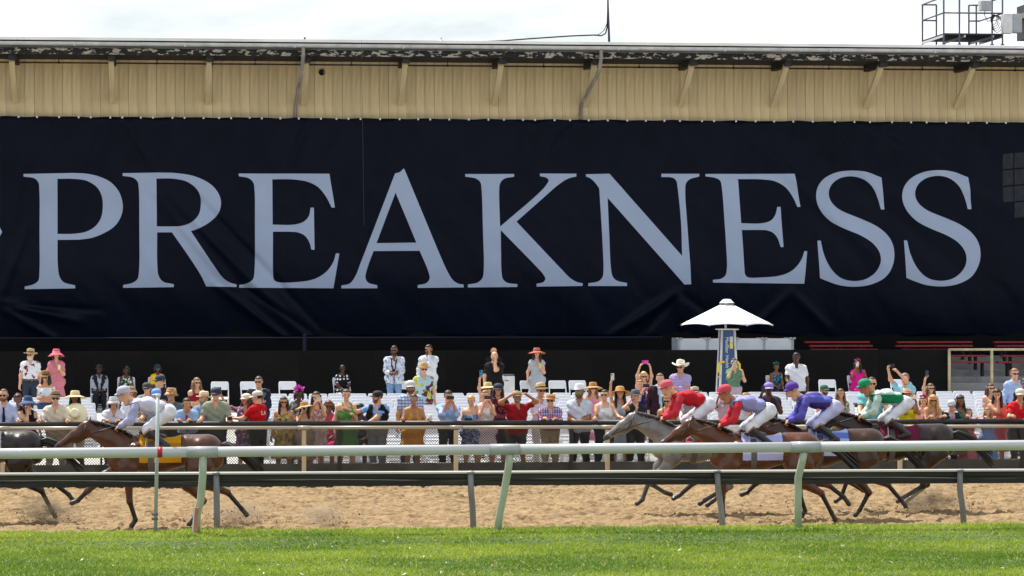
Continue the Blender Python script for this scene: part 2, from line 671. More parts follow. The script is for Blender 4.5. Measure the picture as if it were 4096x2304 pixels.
# ---- grass blades
def grass():
    n = 330000
    # denser towards the near side is not needed: even cover over the strip in view
    X = RNG.uniform(-5.5, 18.5, n)
    Y = RNG.uniform(35.2, 45.45, n)
    dens = fbm(X * 1.1, Y * 1.6, 3, 51)
    keep = RNG.uniform(0, 1, n) < 0.55 + 0.75 * (dens - 0.25)
    X, Y = X[keep], Y[keep]
    n = len(X)
    Z = turf_z(X, Y) - 0.004
    pat = fbm(X * 1.7, Y * 2.2, 3, 61)
    hgt = (0.020 + 0.030 * RNG.uniform(0, 1, n) ** 1.5) * (0.7 + 0.8 * pat)
    edge = np.exp(-((Y - 44.75) / 0.5) ** 2)
    hgt = hgt * (1 + 0.55 * edge * RNG.uniform(0, 1, n))
    w = RNG.uniform(0.008, 0.014, n)
    a = RNG.uniform(0, 2 * math.pi, n)
    la = RNG.uniform(0, 2 * math.pi, n)
    lean = hgt * RNG.uniform(0.3, 1.6, n)
    c, s = np.cos(a) * w, np.sin(a) * w
    tip = np.stack([X + np.cos(la) * lean, Y + np.sin(la) * lean, Z + hgt], -1)
    b1 = np.stack([X - c, Y - s, Z], -1)
    b2 = np.stack([X + c, Y + s, Z], -1)
    V = np.stack([b1, b2, tip], 1).reshape(-1, 3)
    F = np.arange(3 * n).reshape(n, 3)
    me = mesh_np('grass', V, F, None, False)
    # blade colour: green, yellowish and dry blades in patches
    r = RNG.uniform(0, 1, n)
    g1, g2, g3 = np.array([0.125, 0.22, 0.020]), np.array([0.34, 0.43, 0.050]), np.array([0.52, 0.50, 0.20])
    tmix = np.clip(0.55 * r + 2.3 * (fbm(X * 0.55, Y * 0.8, 4, 71) - 0.43), 0, 1)[:, None]
    colr = g1 * (1 - tmix) + g2 * tmix
    dry = (RNG.uniform(0, 1, n) < 0.05)[:, None]
    colr = np.where(dry, g3, colr)
    colr = np.concatenate([np.repeat(colr, 3, 0), np.ones((3 * n, 1))], 1)
    at = me.color_attributes.new('blade', 'FLOAT_COLOR', 'POINT')
    at.data.foreach_set('color', colr.astype(np.float32).ravel())
    m, t, b = base_mat('grass blade')
    va = t.nodes.new('ShaderNodeVertexColor')
    va.layer_name = 'blade'
    t.links.new(va.outputs['Color'], b.inputs['Base Color'])
    b.inputs['Roughness'].default_value = 0.65
    b.inputs['Specular IOR Level'].default_value = 0.2
    tr = t.nodes.new('ShaderNodeBsdfTranslucent')
    t.links.new(va.outputs['Color'], tr.inputs['Color'])
    ad = t.nodes.new('ShaderNodeMixShader')
    ad.inputs[0].default_value = 0.45
    out = t.nodes['Material Output']
    t.links.new(b.outputs[0], ad.inputs[1])
    t.links.new(tr.outputs[0], ad.inputs[2])
    t.links.new(ad.outputs[0], out.inputs['Surface'])
    me.materials.append(m)
    return tag(put(bpy.data.objects.new('grass', me)), 'bright green mown grass of the turf course', 'grass', kind='stuff')
grass()

def clippings():
    mb = MB()
    for i in range(200):
        x, y = random.uniform(-4.5, 17.5), random.uniform(36, 44.6)
        z = float(turf_z(np.array([x]), np.array([y]))[0]) + random.uniform(0.02, 0.045)
        a = random.uniform(0, 6.28)
        l, w = random.uniform(0.012, 0.04), random.uniform(0.006, 0.012)
        u, v = Vector((math.cos(a), math.sin(a), random.uniform(-.3, .5))) * l, Vector((-math.sin(a), math.cos(a), random.uniform(-.3, .6))) * w
        p = Vector((x, y, z))
        mb.add([p - u, p - v, p + u, p + v], [(0, 1, 2, 3)])
    o = mb.obj('dry_clippings', mat('dry clippings', (0.62, 0.60, 0.48), rough=0.6))
    tag(o, 'pale dry clippings scattered over the green turf', 'clippings', kind='stuff')
clippings()

# =================================================================== GRANDSTAND
YW = 85.2                        # plane of the front wall and the banner
m_tan = [mat('tan board %d' % i, c, rough=0.75, vscale=2.2, var=0.16, stretch=(6, 6, 0.5), bump=0.15, bscale=14,
             dirt=((0.10, 0.075, 0.04), 3.3, th)) for i, (c, th) in enumerate(
    [((0.74, 0.60, 0.345), 0.69), ((0.71, 0.575, 0.33), 0.665), ((0.77, 0.63, 0.37), 0.70), ((0.68, 0.55, 0.32), 0.655)])]
m_dark = mat('dark timber and gap shade', (0.012, 0.011, 0.010), rough=0.9, var=0.4)
m_white_edge = mat('weathered white metal edge', (0.80, 0.79, 0.75), rough=0.5, vscale=1.4, var=0.2, stretch=(0.4, 1, 1))
m_gut = mat('grey galvanised gutter', (0.55, 0.56, 0.57), rough=0.4, metal=0.15, vscale=3, var=0.25)
m_rust = mat('rusty conduit', (0.05, 0.022, 0.014), rough=0.85, vscale=12, var=0.5)

gs = empty('grandstand', (10, 89.2, 0))
def gsp(o):
    adopt(gs, o)
    return o

XL, XR = -10.0, 30.0
z_btop = pxZ(2048, 470, YW)
# body of the building behind banner and boards
b = MB()
b.box((10, 92.4, 5.2), (44, 14.0, 11.2))
gsp(b.obj('wall', mat('dark wall', (0.006, 0.006, 0.007), rough=0.95, spec=0.1)))

# vertical boards, each its own piece
bw = 0.262
z0b, z1b = pxZ(2048, 505, YW), pxZ(2048, 225, YW)
board_me = []
for j in range(4):
    q = MB()
    q.box((0, 0, (z1b - z0b) / 2), (bw - 0.007, 0.024, z1b - z0b), bev=0.004)
    board_me.append(q.mesh('siding_board', [m_tan[j]]))
i = 0
x = -7.5
while x < 26.5:
    o = put(bpy.data.objects.new('siding_board', board_me[random.choice((0, 0, 1, 2, 3))]))
    o.location = (x, 85.18 + random.uniform(-0.006, 0.006), z0b)
    gsp(o)
    if random.random() < 0.28:         # batten over some of the joints
        pass
    x += bw
# battens in the left bays
bm_ = MB()
bm_.box((0, 0, (z1b - z0b) / 2), (0.04, 0.022, z1b - z0b), bev=0.004)
batten_me = bm_.mesh('batten', [m_tan[3]])
for n in range(46):
    o = put(bpy.data.objects.new('batten', batten_me))
    o.location = (-7.5 + bw * (n * 2 + random.choice((0, 0, 1)) + 0.5), 85.155, z0b)
    gsp(o)

# eave: white edge, gap, gutter, peeling fascia, soffit
YE = 82.7
def zE(y, Y=YE):
    return pxZ(2048, y, Y)
def eave_strip(name, ya, yb, Y, dep, m, bev=0.0):
    q = MB()
    za, zb = zE(ya, Y), zE(yb, Y)
    q.box((8, Y + dep / 2, (za + zb) / 2), (40, dep, abs(za - zb)), bev=bev)
    return gsp(q.obj(name, m))
eave_strip('roof_edge', 164, 176, YE + 0.15, 0.30, m_white_edge, 0.01)
q = MB()
zr = zE(172, YE + 0.2)
q.add([(-12, YE + 0.3, zr), (28, YE + 0.3, zr), (28, 99.2, zr + 0.55), (-12, 99.2, zr + 0.55),
       (-12, YE + 0.3, zr - 0.05), (28, YE + 0.3, zr - 0.05), (28, 99.2, zr + 0.4), (-12, 99.2, zr + 0.4)],
      [(0, 1, 2, 3), (4, 7, 6, 5), (0, 4, 5, 1), (2, 6, 7, 3)])
gsp(q.obj('roof', mat('roof felt', (0.10, 0.10, 0.10), rough=0.9)))
eave_strip('gap_shade_strip', 176, 181, YE + 0.22, 0.2, m_dark)  # near-black strip stands in for the shade in the gap below the edge
# gutter in lengths
zg = zE(189)
seg = 3.0
for n in range(12):
    q = MB()
    xa = -9 + n * seg
    prof = [(-0.075, 0.045), (-0.075, 0.02), (-0.06, -0.025), (-0.03, -0.05), (0.02, -0.055), (0.07, -0.04), (0.085, 0.04)]
    V, F = [], []
    for xx in (xa, xa + seg - 0.006):
        for (yy, zz) in prof:
            V.append((xx, YE + 0.02 + yy, zg + zz))
        for (yy, zz) in reversed(prof):
            V.append((xx, YE + 0.02 + yy * 0.88, zg + 0.006 + zz * 0.88))
    L = len(prof) * 2
    for a_ in range(L):
        b_ = (a_ + 1) % L
        F.append((a_, b_, b_ + L, a_ + L))
    F += [tuple(range(L))[::-1], tuple(range(L, 2 * L))]
    q.add(V, F)
    q.box((xa + seg - 0.02, YE + 0.02, zg - 0.01), (0.05, 0.17, 0.10))
    gsp(q.obj('gutter', m_gut))

def fascia_mat():
    m, t, b = base_mat('peeling fascia paint')
    tc = t.nodes.new('ShaderNodeTexCoord')
    mp = t.nodes.new('ShaderNodeMapping')
    mp.inputs['Scale'].default_value = (1.4, 1, 3.2)
    t.links.new(tc.outputs['Object'], mp.inputs['Vector'])
    n = t.nodes.new('ShaderNodeTexNoise')
    n.inputs['Scale'].default_value = 3.4
    n.inputs['Detail'].default_value = 9
    n.inputs['Roughness'].default_value = 0.66
    t.links.new(mp.outputs['Vector'], n.inputs['Vector'])
    r = t.nodes.new('ShaderNodeValToRGB')
    e = r.color_ramp.elements
    e[0].position, e[0].color = 0.535, (0.010, 0.010, 0.010, 1)
    e[1].position, e[1].color = 0.56, (0.38, 0.35, 0.30, 1)
    t.links.new(n.outputs['Fac'], r.inputs['Fac'])
    t.links.new(r.outputs['Color'], b.inputs['Base Color'])
    b.inputs['Roughness'].default_value = 0.85
    bp = t.nodes.new('ShaderNodeBump')
    bp.inputs['Distance'].default_value = 0.01
    t.links.new(n.outputs['Fac'], bp.inputs['Height'])
    t.links.new(bp.outputs['Normal'], b.inputs['Normal'])
    return m
eave_strip('verdigris_band', 197, 206, YE + 0.10, 0.10, mat('stained copper band', (0.10, 0.115, 0.105), rough=0.7, vscale=1.5, var=0.6, stretch=(0.5, 1, 1)))
eave_strip('fascia', 206, 231, YE + 0.13, 0.07, fascia_mat())
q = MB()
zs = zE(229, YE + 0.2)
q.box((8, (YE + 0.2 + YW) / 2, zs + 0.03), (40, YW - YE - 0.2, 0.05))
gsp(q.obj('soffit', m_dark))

# struts with rafter ends
strut_x = [57, 445, 828, 1208, 1595, 1970, 2335, 2715, 3085, 3455, 3815, 4180]
z_lo, z_hi = pxZ(2048, 418, YW - 0.05), zs - 0.16
ang = math.atan2(z_hi - z_lo, (YW - 0.05) - 83.25)
L = math.hypot(z_hi - z_lo, (YW - 0.05) - 83.25)
q = MB()
q.box((0, 0, 0), (0.145, 0.13, L), bev=0.008)
strut_me = q.mesh('strut', [m_tan[2]])
q = MB()
q.box((0, 0, 0), (0.17, 2.1, 0.17), bev=0.01)
q.box((0, -1.08, 0.02), (0.21, 0.12, 0.22), bev=0.01)
raf_me = q.mesh('rafter', [mat('tarred rafter', (0.022, 0.024, 0.024), rough=0.8, var=0.5)])
for sx_ in strut_x:
    X = pxX(sx_ + 6, YW)
    o = put(bpy.data.objects.new('strut', strut_me))
    o.location = (X, (83.25 + YW - 0.05) / 2, (z_lo + z_hi) / 2)
    o.rotation_euler = (math.pi / 2 - ang, 0, 0)
    gsp(o)
    r_ = put(bpy.data.objects.new('rafter', raf_me))
    r_.location = (X + 0.02, 84.1, zs - 0.085)
    gsp(r_)
# downspouts
for xb, xs_ in ((1190, 1218), (2330, 2410)):
    q = MB()
    X = pxX(xs_ - 5, YE)
    Xb = pxX(xb, YW)
    top = Vector((X, YE, zg - 0.03))
    q.tube([top, top + Vector((0, 0.0, -0.22)), Vector((X - 0.02, 82.95, zg - 0.62)), Vector((Xb - 0.06, YW - 0.14, z_lo - 0.02)), Vector((Xb - 0.07, YW - 0.10, z_lo - 0.30)),
            Vector((Xb - 0.07, YW - 0.09, z0b - 0.15))], [0.055, 0.055, 0.05, 0.05, 0.05, 0.05], 10)
    gsp(q.obj('downspout', mat('streaky grey downspout', (0.30, 0.28, 0.24), rough=0.5, vscale=2.0, var=0.5), smooth=True))
# conduit with hangers
zc = pxZ(2048, 265, 84.1)
q = MB()
q.tube([(-8, 84.1, zc), (26, 84.1, zc)], 0.024, 8)
gsp(q.obj('conduit', m_rust, smooth=True))
for hx in [235, 628, 1020, 1405, 1790, 2175, 2556, 2934, 3315, 3690, 4060]:
    X = pxX(hx, 84.1)
    q = MB()
    q.tube([(X, 84.1, zc), (X, 84.1, zs)], 0.013, 6)
    q.box((X, 84.1, zc), (0.075, 0.075, 0.06), bev=0.012)
    gsp(q.obj('conduit_hanger', m_rust))
# vent hole and small patches
q = MB()
c_ = px(1287, 290, YW - 0.05)
q.lathe([(0.085, 0), (0.085, 0.03), (0.06, 0.03), (0.06, 0.002)], 18, cap1=True)
xform(q, Matrix.Translation(c_) @ Matrix.Rotation(math.pi / 2, 4, 'X'))
gsp(q.obj('vent', mat('black vent', (0.006, 0.006, 0.006), rough=0.8)))
tag(gs, 'long grandstand with tan board front, dark peeling eave and slanted struts', 'grandstand')

# =================================================================== BANNER WITH LETTERS
ZBT = pxZ(2048, 479, YW)
def folds(X, Z):
    """outward relief (towards the camera) of the hanging sheet, metres"""
    D = np.zeros_like(X)
    dt = ZBT - Z
    # gathers below the clips
    D += 0.15 * (fbm(X * 2.1 + dt * 0.5, dt * 0.55, 3, 3) - 0.5) * np.exp(-dt / 1.5) * np.clip(dt / 0.12, 0, 1) * 2
    D += 0.09 * (fbm(X * 0.8 - dt * 0.55, dt * 0.35, 3, 13) - 0.5) * 2
    def ridge(x0, y0, x1, y1, w, amp):
        a, b = px(x0, y0, YW), px(x1, y1, YW)
        dx, dz = b.x - a.x, b.z - a.z
        L2 = dx * dx + dz * dz
        t = np.clip(((X - a.x) * dx + (Z - a.z) * dz) / L2, 0, 1)
        d = np.hypot(X - a.x - t * dx, Z - a.z - t * dz)
        tap = np.sin(np.clip(t, 0.02, 0.98) * math.pi) ** 0.5
        return 1.5 * amp * np.exp(-(d / w) ** 2) * tap
    for r in [(640, 740, 1250, 1380, .14, .10), (720, 720, 1330, 1360, .10, -.07), (850, 1130, 1190, 1390, .10, .12), (560, 700, 1010, 1250, .12, .06), (950, 1130, 1260, 1340, .07, -.08),
              (0, 1210, 330, 1290, .12, .11), (0, 1230, 260, 1380, .10, .10), (0, 1200, 130, 860, .10, .07), (0, 1220, 420, 1240, .08, -.06),
              (2715, 1165, 2440, 1345, .12, .13), (2715, 1170, 2560, 1350, .09, -.09), (2715, 1165, 2730, 1330, .10, .10), (2720, 1170, 2900, 1300, .10, -.06),
              (3160, 1165, 3010, 1320, .11, .08), (3165, 1170, 3330, 1330, .12, .07), (2960, 520, 3560, 1080, .22, .07), (3130, 500, 3880, 1120, .24, -.06), (3420, 500, 4080, 880, .2, .06),
              (3300, 500, 3500, 760, .10, .05), (110, 500, 60, 900, .12, .05), (500, 480, 640, 720, .10, .06), (380, 490, 320, 700, .10, .04), (1240, 480, 1140, 700, .10, .05),
              (2310, 480, 2180, 640, .10, .05), (2330, 490, 2350, 620, .07, -.04), (2680, 480, 2820, 700, .12, .05)]:
        D += ridge(*r)
    # the bottom is hauled back under the eaves of the lower deck
    low = np.clip((4.75 - Z) / 2.2, 0, 1.3)
    D -= 0.42 * low ** 1.8
    return D

def band_pt(X, Z, off=0.0):
    return np.stack([X, YW - 0.20 - folds(X, Z) - off, Z], -1)

def banner_mat():
    m, t, b = base_mat('navy mesh vinyl')
    tc = t.nodes.new('ShaderNodeTexCoord')
    n = t.nodes.new('ShaderNodeTexNoise')
    n.inputs['Scale'].default_value = 0.7
    n.inputs['Detail'].default_value = 6
    t.links.new(tc.outputs['Object'], n.inputs['Vector'])
    r = t.nodes.new('ShaderNodeValToRGB')
    r.color_ramp.elements[0].position, r.color_ramp.elements[0].color = 0.3, (0.0022, 0.0044, 0.0120, 1)
    r.color_ramp.elements[1].position, r.color_ramp.elements[1].color = 0.7, (0.0034, 0.0062, 0.0155, 1)
    t.links.new(n.outputs['Fac'], r.inputs['Fac'])
    t.links.new(r.outputs['Color'], b.inputs['Base Color'])
    b.inputs['Roughness'].default_value = 0.42
    b.inputs['Specular IOR Level'].default_value = 0.085
    w = t.nodes.new('ShaderNodeTexNoise')
    w.inputs['Scale'].default_value = 2.6
    w.inputs['Detail'].default_value = 5
    t.links.new(tc.outputs['Object'], w.inputs['Vector'])
    bp = t.nodes.new('ShaderNodeBump')
    bp.inputs['Strength'].default_value = 0.55
    bp.inputs['Distance'].default_value = 0.05
    t.links.new(w.outputs['Fac'], bp.inputs['Height'])
    t.links.new(bp.outputs['Normal'], b.inputs['Normal'])
    return m
m_ban = banner_mat()

ban = empty('banner', (10, YW, 2.5))
def banp(o):
    adopt(ban, o)
    return o
nx_, nz_ = 430, 110
xs = np.linspace(pxX(-260, YW), pxX(4380, YW), nx_)
bot_px = np.interp(np.linspace(-260, 4380, nx_), [-260, 0, 400, 1000, 1300, 2000, 2600, 2700, 2760, 2950, 3110, 3190, 3250, 3420, 3600, 3720, 3900, 4100, 4380],
                   [1345, 1345, 1352, 1348, 1343, 1342, 1345, 1352, 1345, 1330, 1345, 1352, 1362, 1366, 1350, 1341, 1345, 1348, 1350])
zb = np.array([pxZ(2048, y, YW) for y in bot_px])
T = np.linspace(0, 1, nz_)
Xg = np.repeat(xs[:, None], nz_, 1)
scal = ZBT + 0.015 * np.sin(xs * 5.3) * np.sin(xs * 1.7)
Zg = scal[:, None] + (zb - scal)[:, None] * T[None, :]
V = band_pt(Xg, Zg).reshape(-1, 3)
I = np.arange(nx_ * nz_).reshape(nx_, nz_)
F = np.stack([I[:-1, :-1], I[:-1, 1:], I[1:, 1:], I[1:, :-1]], -1).reshape(-1, 4)
o = put(bpy.data.objects.new('sheet', mesh_np('sheet', V, F, [m_ban])))
sol = o.modifiers.new('thick', 'SOLIDIFY')
sol.thickness = 0.006
sol.offset = -1
banp(o)

def outline(s, ox, oy, sc):
    """'x,y' smooth points and 'x,yc' corners -> dense closed polyline in photo pixels"""
    P = []
    for tok in s.split():
        c = tok.endswith('c')
        a, b2 = tok.rstrip('c').split(',')
        P.append((ox + float(a) / sc, oy + float(b2) / sc, c))
    n = len(P)
    out = []
    for i in range(n):
        p0, p1, p2, p3 = P[(i - 1) % n], P[i], P[(i + 1) % n], P[(i + 2) % n]
        out.append((p1[0], p1[1]))
        if p1[2] and p2[2]:
            continue
        a0 = np.array(p0[:2]) if not p1[2] else np.array(p1[:2]) * 2 - np.array(p2[:2])
        a3 = np.array(p3[:2]) if not p2[2] else np.array(p2[:2]) * 2 - np.array(p1[:2])
        a1, a2 = np.array(p1[:2]), np.array(p2[:2])
        # centripetal Catmull-Rom
        t0 = 0.0
        t1 = t0 + max(np.linalg.norm(a1 - a0), 1e-3) ** 0.5
        t2 = t1 + max(np.linalg.norm(a2 - a1), 1e-3) ** 0.5
        t3 = t2 + max(np.linalg.norm(a3 - a2), 1e-3) ** 0.5
        for u in (0.2, 0.4, 0.6, 0.8):
            t = t1 + (t2 - t1) * u
            A1 = (t1 - t) / (t1 - t0) * a0 + (t - t0) / (t1 - t0) * a1
            A2 = (t2 - t) / (t2 - t1) * a1 + (t - t1) / (t2 - t1) * a2
            A3 = (t3 - t) / (t3 - t2) * a2 + (t - t2) / (t3 - t2) * a3
            B1 = (t2 - t) / (t2 - t0) * A1 + (t - t0) / (t2 - t0) * A2
            B2 = (t3 - t) / (t3 - t1) * A2 + (t - t1) / (t3 - t1) * A3
            q = (t2 - t) / (t2 - t1) * B1 + (t - t1) / (t2 - t1) * B2
            out.append((q[0], q[1]))
    return out

Z1, Z2, Z3 = (0, 660, 1.84), (1300, 660, 1.84), (2650, 660, 1.7815)
S_ = "1550,92c 1573,318c 1548,318c 1525,240 1480,155 1410,100 1330,82 1250,98 1195,140 1172,200 1185,258 1240,315 1400,385 1500,430 1580,490 1625,560 1639,640 1625,720 1575,800 1480,850 1370,867 1260,858 1170,830 1112,806c 1092,540c 1115,540c 1140,640 1190,740 1260,805 1350,827 1440,812 1510,760 1540,690 1530,620 1480,555 1400,505 1280,455 1180,400 1110,325 1080,245 1092,165 1140,100 1230,55 1330,42 1440,52"
LETTERS = [
    (["177,68c 540,61c 640,66 735,88 820,132 880,205 905,300 892,378 845,450 765,503 680,536 590,550c 425,552c 428,740 440,820 470,862 555,886c 555,908c 184,914c 184,895c 250,878 285,850 293,790 293,500 293,200 285,130 255,100 177,88c",
      "425,104c 545,104 640,118 715,165 750,230 758,310 745,390 705,450 640,490 545,507 425,508c"], Z1),
    (["904,62c 1190,58c 1300,62 1440,88 1555,148 1612,220 1626,290 1605,360 1545,420 1475,462 1405,488c 1580,750 1640,830 1690,865 1740,880c 1740,898c 1518,894c 1480,815 1380,660 1265,496c 1157,497c 1158,740 1168,815 1200,858 1279,877c 1279,899c 907,904c 907,883c 975,868 1012,840 1024,780 1026,450 1022,170 1012,122 980,95 904,82c",
      "1152,102c 1270,102 1370,122 1440,170 1472,225 1478,290 1465,360 1420,415 1350,447 1270,453 1155,453c"], Z1),
    (["1756,65c 2422,66c 2462,314c 2438,315c 2400,240 2340,165 2260,125 2150,108 2003,107c 2005,440c 2160,440 2230,420 2270,380 2284,315c 2308,315c 2313,625c 2290,624c 2275,570 2240,520 2190,497 2130,492 2007,492c 2009,800 2016,845 2045,862 2180,862 2310,840 2400,785 2450,715 2470,651c 2495,651c 2452,907c 1760,903c 1760,883c 1820,870 1860,840 1872,780 1875,450 1872,180 1862,130 1830,100 1757,85c"], Z1),
    (["512,64c 550,52 575,27c 582,35c 830,635 900,790 940,850 980,874 1017,880c 1017,901c 679,905c 679,884c 740,870 766,838 755,780 692,632c 354,634c 310,755 295,830 315,865 382,885c 382,907c 118,908c 118,887c 180,872 220,820 260,720",
      "515,205c 668,572c 376,576c"], Z2),
    (["1027,69c 1386,68c 1386,88c 1310,105 1282,140 1276,190 1282,455c 1560,215 1620,150 1638,115 1620,95 1575,85c 1575,65c 1843,66c 1843,86c 1780,103 1700,155 1620,225 1403,418c 1730,765 1800,835 1850,862 1890,870c 1890,890c 1552,895c 1552,874c 1600,862 1615,840 1600,805 1560,760 1287,480c 1290,640 1294,790 1305,840 1335,866 1411,877c 1411,898c 1048,901c 1048,879c 1120,865 1155,830 1163,780 1158,500 1147,190 1138,130 1105,102 1027,88c"], Z2),
    (["2340,698c 2433,696c 2723,1024c 2720,885 2707,755 2700,722 2684,711 2641,709c 2641,696c 2793,696c 2793,707c 2755,718 2740,735 2737,765 2745,900 2760,1137c 2733,1138c 2426,792c 2433,943 2440,1073 2447,1106 2463,1122 2505,1132c 2505,1144c 2350,1144c 2350,1133c 2390,1125 2406,1108 2410,1078 2406,975 2393,755c 2373,728 2357,714 2340,707c"], (0, 0, 1)),
    (["297,66c 928,65c 972,300c 950,300c 915,225 865,160 790,118 690,104 530,102c 551,416c 700,416 765,395 795,355 808,300c 831,300c 853,585c 832,585c 812,525 780,485 735,467 690,464 555,464c 575,740 580,780 600,800 700,801 820,790 900,760 955,710 985,660 1000,614c 1020,614c 1000,846c 352,838c 350,819c 410,810 440,788 451,740 440,520 412,160 400,115 370,95 298,83c"], Z3),
    ([S_], Z3), ([S_], (2650 + 614 / 1.7815, 659, 1.7815)),
]
m_let = mat('printed pale letter', (0.36, 0.445, 0.61), rough=0.8, vscale=0.8, var=0.07, dirt=((0.29, 0.355, 0.48), 0.9, 0.70))
def flat_print(name, polys, m, off=0.017, step=0.08):
    """closed outlines (photo pixels) -> thin printed sheet that follows the folds of the banner"""
    cu = bpy.data.curves.new('tmp', 'CURVE')
    cu.dimensions = '2D'
    cu.fill_mode = 'BOTH'
    for poly in polys:
        sp = cu.splines.new('POLY')
        sp.points.add(len(poly) - 1)
        for i_, (a, b2) in enumerate(poly):
            w_ = px(a, b2, YW)
            sp.points[i_].co = (w_.x, w_.z, 0, 1)
        sp.use_cyclic_u = True
    ob = bpy.data.objects.new('tmp', cu)
    COL.objects.link(ob)
    bpy.context.view_layer.update()
    me = bpy.data.meshes.new_from_object(ob.evaluated_get(bpy.context.evaluated_depsgraph_get()))
    bpy.data.objects.remove(ob)
    bm = bmesh.new()
    bm.from_mesh(me)
    bmesh.ops.remove_doubles(bm, verts=bm.verts[:], dist=0.0005)
    lo = [min(v.co[k] for v in bm.verts) for k in (0, 1)]
    hi = [max(v.co[k] for v in bm.verts) for k in (0, 1)]
    for k in (0, 1):
        c = lo[k] + step
        while c < hi[k]:
            nrm = Vector((1, 0, 0)) if k == 0 else Vector((0, 1, 0))
            bmesh.ops.bisect_plane(bm, geom=bm.verts[:] + bm.edges[:] + bm.faces[:], plane_co=nrm * c, plane_no=nrm, dist=1e-5)
            c += step
    A = np.array([(v.co.x, v.co.y) for v in bm.verts])
    P = band_pt(A[:, 0], A[:, 1], off)
    for v, p in zip(bm.verts, P):
        v.co = p
    for f in bm.faces:
        f.smooth = True
    bmesh.ops.recalc_face_normals(bm, faces=bm.faces[:])
    out = bpy.data.meshes.new(name)
    bm.to_mesh(out)
    bm.free()
    out.materials.append(m)
    o = put(bpy.data.objects.new(name, out))
    return banp(o)
for polys, z in LETTERS:
    flat_print('letter', [outline(s, *z) for s in polys], m_let)
flat_print('ornament', [[(10, 928), (-2, 905), (-14, 928), (-2, 950)]], m_let)
m_seam = mat('welded seam', (0.0050, 0.0075, 0.0150), rough=0.5, spec=0.1)
for sx_ in (5, 569, 1133, 1692, 2252, 2800, 3345, 3905):
    flat_print('seam', [[(sx_ - 2, 490), (sx_ + 2, 490), (sx_ + 2 + (sx_ - 743) * .004, 1335), (sx_ - 2 + (sx_ - 743) * .004, 1335)]], m_seam, off=0.004)
# grey patches on the sheet front paint in window light behind the mesh
m_pane = mat('painted window show-through', (0.034, 0.038, 0.047), rough=0.7, spec=0.1, var=0.5, vscale=9, stretch=(6, 1, 0.6))
for c_ in range(4):
    for r_ in range(4):
        if (c_, r_) in ((0, 3),):
            continue
        xa, ya = 4003 + c_ * 46, 618 + r_ * 66 - c_ * 4
        flat_print('painted_window_pane', [[(xa, ya), (xa + 42, ya - 4), (xa + 42, ya + 56), (xa, ya + 60)]], m_pane, off=0.014, step=0.08)
# clips along the top edge
q = MB()
q.box((0, 0, 0), (0.05, 0.035, 0.045), bev=0.008)
q.box((0, -0.014, 0.03), (0.022, 0.02, 0.03))
clip_me = q.mesh('clip', [mat('white plastic clip', (0.75, 0.76, 0.78), rough=0.45)])
cx_ = -90
while cx_ < 4180:
    X = pxX(cx_, YW)
    o = put(bpy.data.objects.new('clip', clip_me))
    o.location = (X, YW - 0.25, ZBT - 0.02)
    banp(o)
    cx_ += random.choice((48, 62, 74, 76, 78, 88))
tag(ban, 'huge dark navy banner with pale serif capital letters across the grandstand front', 'banner')

# guy wire in front of the wall
q = MB()
a_, b_ = px(1446, 160, 82.5), px(1456, 900, 84.4)
q.tube([a_, b_], 0.0035, 5)
tag(q.obj('guy_wire', mat('thin grey wire', (0.09, 0.10, 0.13), rough=0.6)), 'thin vertical wire hanging from the eave over the banner', 'wire')

# =================================================================== ROOF TOP: ANTENNA, CABLE, PLATFORM
m_steel = mat('painted steel pipe', (0.11, 0.125, 0.16), rough=0.45, metal=0.2, vscale=8)
m_cable = mat('black cable', (0.014, 0.014, 0.015), rough=0.6)
YA = 85.7
rt_ = empty('antenna', px(2437, 178, YA))
q = MB()
p0, p1 = px(2437, 180, YA), px(2430, -60, YA)
q.tube([p0, p1], [0.035, 0.02], 8)
adopt(rt_, q.obj('mast', m_steel, smooth=True))
q = MB()
q.box(p0 + Vector((0, 0, -0.02)), (0.16, 0.16, 0.12), bev=0.01)
adopt(rt_, q.obj('base', m_steel))
tag(rt_, 'slim dark antenna mast standing on the roof', 'antenna')
q = MB()
pts = [(1880, 168), (2010, 163), (2130, 154), (2280, 144), (2380, 140), (2405, 143), (2422, 134), (2428, 112), (2431, 60), (2431, -40)]
q.tube([px(a, b2, YA - 0.1) for a, b2 in pts], 0.022, 6)
q.tube([px(a, b2 + 3, YA - 0.05) for a, b2 in [(2380, 140), (2400, 132), (2418, 116), (2428, 90), (2430, 30)]], 0.012, 6)
tag(q.obj('antenna_cable', m_cable, smooth=True), 'slack black cable running along the roof to the antenna', 'cable')
for cx_, lab in ((1219, 'small dark knob with wires on the left part of the roof'), (1764, 'small pale vent cap on the middle of the roof')):
    q = MB()
    c_ = px(cx_, 162, 84.7)
    q.lathe([(0.06, -0.12), (0.06, 0.0), (0.03, 0.03), (0.025, 0.09), (0.0, 0.1)], 10, c=c_)
    if cx_ < 1500:
        q.tube([c_ + Vector((0.1, 0, -0.05)), c_ + Vector((0, 0, -0.01)), c_ + Vector((-0.5, 0, -0.06)), c_ + Vector((-0.9, 0, -0.10))], 0.008, 5)
    tag(q.obj('vent_cowl', m_steel if cx_ < 1500 else m_white_edge), lab, 'vent cowl')

